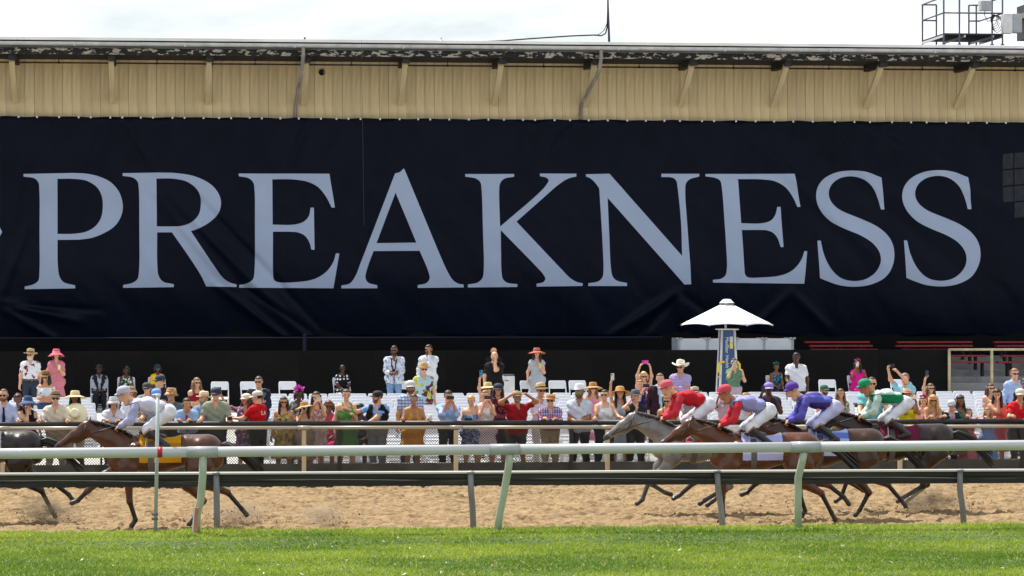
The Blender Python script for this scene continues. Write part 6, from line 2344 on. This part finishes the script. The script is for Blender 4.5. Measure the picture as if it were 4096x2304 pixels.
P(3620, 1494, 'man in light blue tee taking a picture with raised arms', 'man in light blue tee', H=1.80, pose='highl', yaw=-35, hy=-5, skin=LT, hair=('short', '#7a6a58'), gl='dark', top=('shortcrew', '#93c6dc'), bot=('trousers', '#8a8478'), hold=('phone', '#1c1e24'))
P(3628, 1553, 'woman in small straw hat and yellow off shoulder dress', 'woman in yellow dress', Y=FR, fem=1, w=1.1, pose='phone', skin=TN, hair=('long', '#120d0c'), hat=('boater', '#d8c79c', '#d05a84'), tilt=8, top=('strapless', '#e2d410'), bot=('dress', '#d8ca10'), hold=('phone', '#e4e0d8', 'mid', 'pale phone before the face of woman in yellow dress'))
P(3722, 1535, 'brown haired woman reaching a phone out to the left', 'brown haired woman reaching out', H=1.64, fem=1, pose='upl', hy=-10, skin=LT, hair=('long', '#4a3024'), gl='dark', top=('tank', '#d09a90'), bot=('dress', '#c88a84'), hold=('phone', '#2c3c5c', 'l'))
P(3733, 1580, 'blonde woman in floral dress leaning on the fence', Y=FR, fem=1, pose='lean', lean=12, hy=-12, skin=MD, hair=('long', '#c19a5c'), gl='dark', top=('tank', 'floral:#c8506c,#d89a3c,#a8b85c,#e8c8c0:24'), bot=('dress', 'floral:#c8506c,#d89a3c,#a8b85c,#e8c8c0:24'))
P(3695, 1570, 'woman with magenta feather headpiece behind the blonde', H=1.60, fem=1, pose='down', skin=LT, hair=('bob', '#7a5038'), hat=('pouf', '#e02a9c'), top=('tank', '#d8a0ac'), bot=('dress', '#d8a0ac'))
P(3807, 1598, 'older man in flat cap, green blazer and pink tie', Y=FR, pose='lean2', lean=14, hy=-12, skin=LT, hair=('short', '#b0a498'), hat=('cap', '#c6c8d0', '#6c7a8c'), top=('long', '#cbb4d4'), tie='#c48ab0', over=('blazer', '#123c2c'), bot=('trousers', '#1c241f'))
P(3840, 1586, 'woman with dark curls and red flower behind the green blazer', H=1.64, fem=1, pose='down', hy=-8, skin=BR, hair=('curlylong', '#17100d'), hat=('flower', '#d01820'), top=('short', '#7c6a58'), bot=('dress', '#7c6a58'))
P(3874, 1634, 'girl with brown fringe in pink dress peeping over the fence', Y=FR, fem=1, pose='lean', hy=12, skin=LT, hair=('bob', '#6a4630'), top=('short', '#d88a8c'), bot=('dress', '#d98484'), hem=.38)
P(3950, 1631, 'light haired girl in blue dress resting chin on the fence', Y=FR, fem=1, pose='lean', hy=-6, skin=LT, hair=('long', '#9a6a44'), top=('short', '#8cabdc'), bot=('dress', '#7f9fd8'), hem=.38)
P(3988, 1560, 'woman in coral one shoulder dress with dark hair', Y=FR + .35, fem=1, w=1.04, pose='face', hy=-15, skin=MD, hair=('curlylong', '#1a1210'), top=('oneshoulder', '#df6a62'), bot=('dress', '#d8555c'))
P(3962, 1535, 'woman in sunglasses lifting her hand to the left of the coral dress', H=1.64, fem=1, pose='face', skin=LT, hair=('long', '#3a241a'), gl='dark', top=('tank', '#c89a8c'), bot=('dress', '#b8887c'))
P(4058, 1475, 'tall man in light blue shirt and sunglasses at far right', H=1.84, pose='down', hy=-6, skin=LT, hair=('short', '#8a5c38'), gl='dark', top=('long', '#9cb4e0'), bot=('trousers', '#2a2e3c'))
P(4080, 1553, 'man in white cap, glasses and red polo at far right', Y=FR, w=1.08, pose='lean2', lean=5, hy=-12, skin=MD, hair=('short', '#2a1f1a'), hat=('cap', '#cfc8bd', '#c4bcb0'), gl='clear', top=('short', '#c81220'), bot=('trousers', '#15161a'))
P(4098, 1515, 'dark haired man at the right edge of the picture', H=1.74, pose='down', skin=TN, hair=('short', '#17120f'), gl='dark', top=('short', '#1c1c22'), bot=('trousers', '#202228'))

# =================================================================== WHITE FOLDING CHAIRS
m_chair = mat('white resin chair', (0.68, 0.70, 0.75), rough=0.4, var=0.05, vscale=5)
def rounded_panel(w, h, t, r, n=4, bow=0.0):
    pts = []
    for cx, cz, a0_ in ((w / 2 - r, h / 2 - r, 0), (-w / 2 + r, h / 2 - r, 90), (-w / 2 + r, -h / 2 + r, 180), (w / 2 - r, -h / 2 + r, 270)):
        for k in range(n):
            a = math.radians(a0_ + 90 * k / (n - 1))
            pts.append((cx + r * math.cos(a), cz + r * math.sin(a)))
    V, F = [], []
    m = len(pts)
    for i, (yy, sc) in enumerate(((-t / 2, .965), (-t / 2 + .006, 1), (t / 2 - .006, 1), (t / 2, .965))):
        for x, z in pts:
            V.append((x * sc, yy - bow * (x / w * 2) ** 2, z * sc))
    for i in range(3):
        for k in range(m):
            k2 = (k + 1) % m
            F.append((i * m + k, (i + 1) * m + k, (i + 1) * m + k2, i * m + k2))
    F.append(tuple(range(m)))
    F.append(tuple(range(3 * m, 4 * m))[::-1])
    return V, F
def chair_parts():
    out = []
    q = MB()
    V, F = rounded_panel(.44, .21, .028, .05, 4, .018)
    q.add(V, F)
    xform(q, Matrix.Translation((0, .205, .755)) @ Matrix.Rotation(math.radians(-10), 4, 'X'))
    out.append(('backrest', q.mesh('backrest', [m_chair], False)))
    q = MB()
    V, F = rounded_panel(.42, .40, .035, .06, 4)
    q.add(V, F)
    xform(q, Matrix.Translation((0, -.01, .445)) @ Matrix.Rotation(math.radians(-86), 4, 'X'))
    out.append(('seat', q.mesh('seat', [m_chair], False)))
    q = MB()
    for s in (-1, 1):
        q.tube([(s * .215, -.24, .01), (s * .215, -.02, .44), (s * .215, .20, .80), (s * .20, .225, .85)], .014, 6)
    q.tube([(-.20, .225, .85), (.20, .225, .85)], .014, 6)
    q.tube([(-.215, -.16, .17), (.215, -.16, .17)], .011, 6)
    out.append(('back_frame', q.mesh('back_frame', [m_chair], False)))
    q = MB()
    for s in (-1, 1):
        q.tube([(s * .19, -.16, .43), (s * .19, .22, .01)], .013, 6)
    q.tube([(-.19, .14, .10), (.19, .14, .10)], .011, 6)
    out.append(('leg_frame', q.mesh('leg_frame', [m_chair], False)))
    return out
CH = chair_parts()
n_chairs = 0
def chair(X, Y, rz, label, group='white folding chairs'):
    global n_chairs
    r = empty('folding_chair', (X, Y, apron_z(Y)), rz)
    for nm, me_ in CH:
        o_ = bpy.data.objects.new(nm, me_)
        put(o_, r)
    tag(r, label, 'chair', group)
    n_chairs += 1
for X, Y, rz, who in seat_spots:
    chair(X, Y + .03, rz, 'white chair under ' + who, 'chairs in use')
singles = [(880, 'lone white chair by the hoarding behind the cream straw hat'), (1000, 'lone white chair by the hoarding left of the grey haired man'), (1152, 'lone white chair by the hoarding behind the magenta feather hat'),
           (2120, 'lone white chair half behind the woman in salmon hat'), (2232, 'lone white chair right of the woman in salmon hat'), (2314, 'second lone white chair right of the woman in salmon hat'),
           (3312, 'lone white chair by the hoarding left of seated woman in magenta'), (3600, 'lone white chair behind the man in light blue tee'), (1620, 'white chair half hidden behind the patterned blazer')]
for xs_, lab in singles:
    chair(pxX(xs_, 77.1), 77.1, random.uniform(-.12, .12), lab, 'lone chairs by the hoarding')
cand = []
for i in range(12):
    Yr = 65.3 + .80 * i
    for (xa_, xb_, lo_, hi_) in ((70, 360, 3, 9), (1110, 1930, 0, 10), (2010, 2560, 0, 10), (2800, 3430, 2, 10), (3545, 4030, 0, 10)):
        if i < lo_ or i > hi_:
            continue
        x_ = pxX(xa_ + random.uniform(0, 20), Yr)
        xe = pxX(xb_, Yr)
        while x_ < xe:
            ok = all((abs(x_ - a) > .33 or abs(Yr - b) > .42) for a, b, s__ in people_xy)
            if ok:
                cand.append((x_ + random.uniform(-.015, .015), Yr + random.uniform(-.04, .04), random.gauss(0, .05), i))
            x_ += .485
print('chair candidates', len(cand))
rownm = 'white folding chair in the rows behind the fence'
rest = []
ORD = ['first', 'second', 'third', 'fourth', 'fifth', 'sixth', 'seventh', 'eighth', 'ninth', 'tenth', 'eleventh', 'twelfth', 'thirteenth', 'fourteenth', 'fifteenth', 'sixteenth', 'seventeenth', 'eighteenth', 'nineteenth', 'twentieth']
ORD += ['twenty-' + w_ for w_ in ORD[:9]] + ['thirtieth'] + ['thirty-' + w_ for w_ in ORD[:9]] + ['fortieth'] + ['forty-' + w_ for w_ in ORD[:9]]
rowlab = {}
for i in range(12):
    for k_, c_ in enumerate(sorted([c for c in cand if c[3] == i])):
        rowlab[c_] = 'white folding chair, %s row behind the fence, %s from the left' % (ORD[i], ORD[k_])
cand.sort(key=lambda c: (c[3] == 0, random.random()))
for k_, (X, Y, rz, i) in enumerate(cand):
    if n_chairs < 300:
        chair(X, Y, rz, rowlab[(X, Y, rz, i)], 'rows of white folding chairs')
    else:
        rest.append((X, Y, rz))
if rest:
    q = MB()
    parts = []
    for nm, me_ in CH:
        parts.append(([v.co.copy() for v in me_.vertices], [list(p.vertices) for p in me_.polygons]))
    for X, Y, rz in rest:
        M = Matrix.Translation((X, Y, apron_z(Y))) @ Matrix.Rotation(rz, 4, 'Z')
        for V_, F_ in parts:
            q.add([M @ v for v in V_], F_)
    tag(q.obj('more_folding_chairs', m_chair), 'remaining white folding chairs of the crowded rows', 'chairs', kind='stuff')

# =================================================================== RACEHORSES AND JOCKEYS (running to the left)
# horse frame: forward = -X, origin on the ground under the barrel
def horse_prims(pose):
    P = []
    def add(a, b, ra, rb, reg='body', ys=1.0, k=None):
        P.append((V3(-a[0], a[1], a[2]), V3(-b[0], b[1], b[2]), ra, rb, ys, reg) + ((k,) if k else ()))
    ty = 1.18
    add((.52, 0, 1.20), (.05, 0, 1.20), .27, .295, ys=ty)            # chest to barrel
    add((.05, 0, 1.20), (-.45, 0, 1.28), .29, .235, ys=ty)           # barrel to flank
    add((-.45, 0, 1.31), (-.78, 0, 1.30), .25, .265, ys=1.02)        # loin to croup
    add((-.80, 0, 1.22), (-.90, 0, 1.14), .22, .16, ys=1.1)          # buttocks
    add((.62, 0, 1.22), (.70, 0, 1.14), .22, .17, ys=1.15)           # breast
    add((.42, 0, 1.47), (.18, 0, 1.47), .10, .08, ys=1.2)            # withers
    add((.58, 0, 1.34), (.86, 0, 1.52), .22, .165, ys=1.35)          # neck
    add((.86, 0, 1.52), (1.20, 0, 1.68), .165, .115, ys=1.3)
    add((1.22, 0, 1.66), (1.40, 0, 1.55), .115, .095, 'head', 1.15)  # head
    add((1.40, 0, 1.55), (1.66, 0, 1.38), .085, .058, 'head', 1.1)
    add((1.30, 0, 1.56), (1.36, 0, 1.50), .10, .085, 'head', 1.3)    # jaw
    add((1.66, 0, 1.375), (1.70, 0, 1.345), .056, .048, 'muzzle', 1.0, .03)
    for q in (-1, 1):
        add((1.18, q * .05, 1.76), (1.13, q * .062, 1.87), .028, .009, 'head', 1.0, .02)   # laid-back ears
    for q in (-1, 1):
        add((.40, q * .17, 1.34), (.60, q * .185, 1.02), .085, .095, 'body', 1.0, .045)     # shoulder
        add((-.66, q * .16, 1.36), (-.78, q * .185, 1.04), .12, .115, 'body', 1.0, .05)     # haunch
        add((-.50, q * .17, 1.30), (-.56, q * .20, .98), .08, .09, 'body', 1.0, .045)       # stifle muscle
        add((.70, q * .075, 1.42), (1.08, q * .07, 1.56), .075, .06, 'body', 1.0, .04)      # neck muscle
    legs = {
        'A': [  # one fore reaching, one fore planted, hind legs under and trailing
            ((.55, .15, 1.02), (.92, .15, .86), (1.20, .14, .62), (1.36, .14, .46), (1.46, .14, .42)),
            ((.50, -.15, 1.00), (.52, -.15, .84), (.50, -.14, .46), (.40, -.14, .15), (.47, -.14, .05)),
            ((-.62, .15, 1.02), (-.72, .17, .74), (-1.12, .15, .58), (-1.36, .15, .30), (-1.44, .15, .20)),
            ((-.60, -.15, 1.00), (-.46, -.17, .74), (-.72, -.15, .46), (-.56, -.15, .16), (-.48, -.15, .07))],
        'B': [  # gathered
            ((.55, .15, 1.02), (.72, .15, .84), (.86, .14, .52), (.60, .14, .36), (.50, .14, .33)),
            ((.50, -.15, 1.00), (.64, -.15, .84), (.94, -.14, .60), (1.06, -.14, .26), (1.16, -.14, .19)),
            ((-.62, .15, 1.02), (-.44, .17, .76), (-.58, .15, .46), (-.26, .15, .20), (-.16, .15, .13)),
            ((-.60, -.15, 1.00), (-.40, -.17, .78), (-.44, -.15, .46), (-.06, -.15, .24), (.03, -.15, .18))],
        'C': [  # push off
            ((.55, .15, 1.02), (.60, .15, .84), (.62, .14, .46), (.60, .14, .14), (.67, .14, .05)),
            ((.50, -.15, 1.00), (.80, -.15, .86), (1.14, -.14, .74), (1.40, -.14, .52), (1.50, -.14, .47)),
            ((-.62, .15, 1.02), (-.80, .17, .76), (-1.20, .15, .66), (-1.48, .15, .44), (-1.56, .15, .33)),
            ((-.60, -.15, 1.00), (-.66, -.17, .74), (-1.02, -.15, .54), (-1.20, -.15, .20), (-1.26, -.15, .09))],
    }[pose]
    for i, (a, b, c, d, e) in enumerate(legs):
        fore = i < 2
        add(a, b, .15 if fore else .19, .085 if fore else .115, 'leg', 1.25)
        add(b, c, .080 if fore else .105, .050 if fore else .055, 'leg')
        add(c, c, .053, .053, 'leg', 1.0, .03)
        add(c, d, .043, .038, 'cannon', 1.0, .02)
        add(d, d, .041, .041, 'cannon', 1.0, .02)
        add(d, e, .036, .046, 'hoof', 1.0, .015)
    return P

def coat(name, col, rough=.30):
    return mat('coat ' + name, col, rough=rough, var=.35, vscale=7, spec=.4, bump=.35, bscale=9)

_HM = {}
def horse(px_x, Y, pose, col, dark, cloth_spec, label, cloth_name, mane_c, rz=0.0, stocking=None):
    X = pxX(px_x, Y)
    gz = 0.0
    root = empty('racehorse', (X, Y, gz), rz)
    if pose not in _HM:
        Pm = horse_prims(pose)
        V, F = implicit([p[:5] + (0,) + p[6:] for p in Pm], .024, .06)
        ri, tt = regions(V, Pm)
        names = np.array([p[5] for p in Pm])[ri]
        fr = names[F[:, 0]]
        mi = np.where(fr == 'hoof', 2, np.where((fr == 'cannon') | (fr == 'muzzle'), 1, 0))
        _HM[pose] = (V, F, mi, vnormals(V, F))
    V, F, mi, N = _HM[pose]
    me = mesh_np('body', V, F, [coat(label[:14], col), coat(label[:14] + ' points', stocking or dark), mat('horn hoof', (.035, .03, .025), rough=.5)], True, mi)
    put(bpy.data.objects.new('body', me), root)
    # mane: overlapping locks blown back along the crest
    q = MB()
    rnd = random.Random(int(px_x))
    for i in range(34):
        f = i / 33
        bx, bz = .42 + .76 * f, 1.50 + .28 * f + .05 * math.sin(f * 3)
        p = Vector((-bx, rnd.uniform(-.02, .02), bz))
        sd_ = rnd.choice((-1, -1, 1))
        q.tube([p - Vector((0, 0, .02)), p + Vector((.05, sd_ * .035, .012)), p + Vector((.11, sd_ * .075, -.05 + rnd.uniform(-.03, .02)))], [.026, .022, .006], 5)
    q.obj('mane', mat('horse hair ' + mane_c, mane_c, rough=.6, var=.3), root, smooth=True)
    q = MB()
    for i in range(16):
        a, b2 = rnd.uniform(-.05, .05), rnd.uniform(-.06, .05)
        q.tube([(.93, a * .4, 1.34 + b2 * .3), (1.12, a, 1.37 + b2), (1.36, a * 2.0, 1.25 + b2 * 1.6), (1.58, a * 2.6, 1.06 + b2 * 2.2), (1.74, a * 3, .90 + b2 * 3)], [.030, .032, .026, .018, .004], 5)
    q.obj('tail', mat('horse hair ' + mane_c, mane_c), root, smooth=True)
    # saddle cloth wraps the back behind the withers
    mk = (V[:, 0] > -.34) & (V[:, 0] < .36) & (V[:, 2] > 1.10) & (np.abs(V[:, 1]) > -1)
    def wrap(name, mk, off, m):
        Fm = F[mk[F].all(1)]
        u = np.unique(Fm)
        mp2 = -np.ones(len(V), np.int64)
        mp2[u] = np.arange(len(u))
        return put(bpy.data.objects.new(name, mesh_np(name, V[u] + N[u] * off, mp2[Fm], [m])), root)
    wrap('saddle_cloth', mk, .016, cloth(cloth_spec))
    wrap('girth', (V[:, 0] > -.20) & (V[:, 0] < -.08) & (V[:, 2] < 1.45) & (V[:, 2] > .80), .02, mat('grey girth', (.10, .09, .09)))
    q = MB()
    q.ball((-.10, 0, 1.53), (.22, .14, .055), 14, 8)
    q.tube([(-.30, 0, 1.56), (-.33, 0, 1.61)], [.05, .02], 8)
    sd = q.obj('saddle', mat('black racing saddle', (.02, .018, .016), rough=.35), root, smooth=True)
    for s in (-1, 1):
        q = MB()
        q.tube([(-.22, s * .20, 1.52), (-.24, s * .30, 1.36)], .008, 5)
        q.tube([(-.30, s * .30, 1.28), (-.30, s * .31, 1.34), (-.24, s * .31, 1.37), (-.18, s * .31, 1.34), (-.18, s * .30, 1.28), (-.30, s * .30, 1.28)], .008, 5)
        q.obj('stirrup', m_al, sd)
    q = MB()
    for s in (-1, 1):
        q.tube([(-1.20, s * .105, 1.70), (-1.34, s * .092, 1.60), (-1.58, s * .062, 1.43)], .008, 5)
        q.tube([(-1.60, s * .06, 1.40), (-1.25, s * .13, 1.55), (-.90, s * .13, 1.66), (-.72, s * .09, 1.72)], .007, 5)
        q.tube([(-1.22, s * .10, 1.73), (-1.26, s * .115, 1.60), (-1.33, s * .09, 1.47)], .008, 5)
    q.tube([(-1.50, .078, 1.50), (-1.47, .0, 1.57), (-1.50, -.078, 1.50), (-1.54, 0, 1.42), (-1.50, .078, 1.50)], .009, 5)
    q.obj('bridle', mat('dark leather', (.03, .018, .012), rough=.5), root, smooth=True)
    q = MB()
    for s in (-1, 1):
        q.ball((-1.36, s * .078, 1.60), (.022, .010, .018), 8, 6)
    q.obj('eyes', mat('dark eyes', (.02, .014, .010)), root, smooth=True)
    tag(root, label, 'horse', 'galloping racehorses')
    return root

def jockey(hroot, silk, sleeve, capc, breech, label, skin=LT):
    """crouched over the withers; person frame turned so that -Y points along the run"""
    root = empty('jockey', hroot.location + Vector((0, 0, 0)), hroot.rotation_euler.z - math.pi / 2)
    Pm = []
    def J(f, l, z):          # forward, lateral, up -> person frame
        return V3(l, -f, z)
    def add(a, b, ra, rb, reg, k=None):
        Pm.append((a, b, ra, rb, 1.0, reg) + ((k,) if k else ()))
    add(J(-.14, -.07, 1.93), J(-.14, .07, 1.93), .118, .118, 'breech')
    add(J(.02, -.05, 2.00), J(.02, .05, 2.00), .110, .110, 'silk')
    add(J(.20, -.08, 2.05), J(.20, .08, 2.05), .122, .122, 'silk')
    add(J(.36, -.12, 2.06), J(.36, .12, 2.06), .085, .085, 'silk')
    add(J(.40, -.165, 2.05), J(.40, .165, 2.05), .055, .055, 'silk')
    add(J(.40, 0, 2.08), J(.53, 0, 2.17), .058, .052, 'neck')
    hands = []
    for s in (-1, 1):
        S0 = J(.40, s * .175, 2.04)
        E, Wr = ik(S0, J(.66, s * .09, 1.70), .27, .25, (s * .9, .5, -.3))
        E, Wr = np.array(E, np.float32), np.array(Wr, np.float32)
        add(S0, E, .054, .045, 'sleeve')
        add(E, Wr, .046, .030, 'sleeve')
        fd = (Wr - E) / np.linalg.norm(Wr - E)
        add(Wr, Wr + fd * .07, .028, .030, 'hand', .02)
        hands.append((Wr, fd, V3(0, .3, -1), s))
        H0, K0, A0 = J(-.12, s * .10, 1.90), J(.22, s * .24, 1.64), J(-.10, s * .30, 1.40)
        add(H0, K0, .092, .060, 'breech')
        add(K0, A0, .058, .040, 'boot')
        add(A0 + V3(0, .03, -.02), A0 + J(.15, 0, -.06), .042, .034, 'boot', .02)
    V, F = implicit([p[:5] + (0,) + p[6:] for p in Pm], .021, .045)
    ri, tt = regions(V, Pm)
    reg = np.array([p[5] for p in Pm])[ri]
    N = vnormals(V, F)
    hc = J(.60, 0, 2.235)
    R = Matrix.Rotation(math.radians(8), 3, 'X')
    hV, hF, lips = HEADS[0]
    fm = MB()
    for h_ in hands:
        fingers(fm, h_[0], h_[1], h_[2], 1.0, 1.7, h_[3])
    B = dict(V=V, F=F, N=N, T=V.copy(), t=tt, reg=reg, s=1.0, hV=hV @ np.array(R, np.float32).T + hc, hF=hF, lips=lips, fing=fm, head=(hc, R), fem=0)
    body_object(B, skin, root)
    garment(B, 'silk_shirt', (reg == 'silk') | ((reg == 'neck') & (V[:, 2] < 2.12)), .019, cloth(silk), root, wr=.006)
    for s in (-1, 1):
        garment(B, 'sleeve', (reg == 'sleeve') & (V[:, 0] * s > 0), .020, cloth(sleeve), root, wr=.006)
    garment(B, 'breeches', (reg == 'breech'), .016, cloth(breech), root, wr=.004)
    for s in (-1, 1):
        garment(B, 'boot', (reg == 'boot') & (V[:, 0] * s > 0), .012, mat('black riding boot', (.012, .012, .013), rough=.25), root, wr=0)
    a, b = hat_meshes('helmet')
    ho_ = at_head(a, B, (0, .005, .035), (0, 0, 0), 1.02).obj('helmet', cloth(capc), root, smooth=True)
    at_head(b, B, (0, .005, .035), (0, 0, 0), 1.02).obj('peak', cloth(capc), ho_, smooth=True)
    q = MB()
    q.tube([(-.085, -.03, .01), (-.05, -.098, .004), (0, -.108, .004), (.05, -.098, .004), (.085, -.03, .01)], [.012, .022, .020, .022, .012], 8)
    at_head(q, B).obj('goggles', mat('racing goggles', (.03, .03, .035), rough=.1), root, smooth=True)
    tag(root, label, 'jockey', 'jockeys on the racehorses')
    return root

WH = '#d6d8e2'
h = horse(-75, 52.0, 'C', (.018, .012, .009), (.010, .008, .007), '#b9b6bb', 'almost black horse leaving at the left edge', 'pale', '#0c0a09')
jockey(h, '#8b8fb0', '#6c70a0', '#50548a', WH, 'jockey at the left edge on the almost black horse')
h = horse(640, 50.3, 'A', (.085, .030, .013), (.016, .011, .009), 'hstripe:#c08a10,#a87408:2.1', 'brown horse with yellow saddle cloth at left', 'yellow', '#0e0b0a')
jockey(h, '#c6c8de', '#a6aad0', '#b0b2c4', WH, 'jockey in pale lavender silks on the horse with yellow cloth')
h = horse(2800, 52.6, 'B', (.20, .19, .185), (.06, .056, .055), '#c8243a', 'grey horse leading the right hand group', 'red', '#3c3a3a', rz=.02)
jockey(h, '#b81a2a', '#c43040', '#d06070', WH, 'jockey in red silks on the grey horse')
h = horse(3040, 49.9, 'C', (.10, .034, .014), (.020, .013, .010), 'hstripe:#c8cae0,#a9addc:3.3', 'bay horse with white saddle cloth nearest the rail', 'white', '#120d0b')
jockey(h, '#8f8fc4', '#c02c3c', '#c44a58', '#d6d8e2', 'jockey in lilac silks with red sleeves nearest the rail', TN)
h = horse(3305, 51.1, 'A', (.055, .022, .012), (.014, .010, .008), 'hstripe:#5f79c8,#aebde8:5', 'dark brown horse with blue striped saddle cloth', 'blue', '#0d0a09')
jockey(h, 'hstripe:#3c2a78,#5660b8:4.2', '#5a55b0', '#5a3c9c', '#b8bce0', 'jockey in purple silks on the horse with blue striped cloth')
h = horse(3590, 52.8, 'B', (.026, .014, .012), (.012, .009, .008), '#6a1c3c', 'dark bay horse with maroon saddle cloth at the rear', 'maroon', '#0d0a09')
jockey(h, 'hstripe:#0f7a52,#b4ccc0:3.1', '#b8d0c4', '#1a8c60', WH, 'jockey in green silks with pale sleeves at the rear', TN)

# ---- kicked up dirt
q = MB()
rnd = random.Random(11)
for (xp, Y, n, sp) in ((120, 51.2, 90, .55), (170, 52.0, 60, .4), (720, 50.9, 40, .35), (950, 50.6, 90, .55), (1260, 50.4, 70, .45), (840, 50.3, 40, .3), (2920, 51.0, 60, .5), (3130, 50.6, 70, .5), (3460, 51.6, 60, .5), (3680, 52.3, 110, .6), (3780, 51.9, 80, .5)):
    X = pxX(xp, Y)
    for i in range(n * 4):
        u = rnd.random()
        p = Vector((X + rnd.gauss(.15, sp * .6) + u * .25, Y + rnd.gauss(0, .18), .02 + abs(rnd.gauss(0, .15)) * (1 - .2 * u)))
        r = rnd.uniform(.004, .013) if rnd.random() < .9 else rnd.uniform(.013, .032)
        V_ = [p + Vector((rnd.uniform(-1, 1), rnd.uniform(-1, 1), rnd.uniform(-1, 1))).normalized() * r for _ in range(4)]
        q.add(V_, [(0, 1, 2), (0, 2, 3), (0, 3, 1), (1, 3, 2)])
tag(q.obj('flying_dirt', mat('loose damp dirt', (.15, .098, .052), rough=.95)), 'clods of dirt kicked up by the hooves', 'dirt', kind='stuff')

# ---- puffs of dust behind the hooves
def dust_mat():
    m = bpy.data.materials.new('dust puff')
    m.use_nodes = True
    t = m.node_tree
    t.nodes.clear()
    out = t.nodes.new('ShaderNodeOutputMaterial')
    v = t.nodes.new('ShaderNodeVolumePrincipled')
    v.inputs['Color'].default_value = (.72, .56, .38, 1)
    v.inputs['Anisotropy'].default_value = .3
    tc = t.nodes.new('ShaderNodeTexCoord')
    g = t.nodes.new('ShaderNodeTexGradient')
    g.gradient_type = 'SPHERICAL'
    t.links.new(tc.outputs['Object'], g.inputs['Vector'])
    n = t.nodes.new('ShaderNodeTexNoise')
    n.inputs['Scale'].default_value = 2.6
    n.inputs['Detail'].default_value = 4
    t.links.new(tc.outputs['Object'], n.inputs['Vector'])
    k = math_node(t, 'MULTIPLY', math_node(t, 'MAXIMUM', math_node(t, 'SUBTRACT', n.outputs['Fac'], .40), 0.0), g.outputs['Fac'])
    t.links.new(math_node(t, 'MULTIPLY', k, 42.0), v.inputs['Density'])
    t.links.new(v.outputs[0], out.inputs['Volume'])
    return m
m_dust = dust_mat()
q = MB().ball((0, 0, 0), 1.0, 16, 10)
dust_me = q.mesh('dust_puff', [m_dust], True)
for xp, Y, sx, sz, lab in ((190, 51.6, .62, .30, 'dust puff behind the almost black horse'), (960, 51.0, .60, .30, 'dust puff behind the horse with yellow cloth'), (1290, 50.7, .42, .26, 'last dust puff left on the track behind the horse with yellow cloth'), (3710, 52.6, .75, .28, 'wide dust puff behind the rear horse')):
    o = put(bpy.data.objects.new('dust_puff', dust_me))
    o.location = (pxX(xp, Y), Y, sz * .62)
    o.scale = (sx, .35, sz)
    tag(o, lab, 'dust', 'dust puffs', kind='stuff')
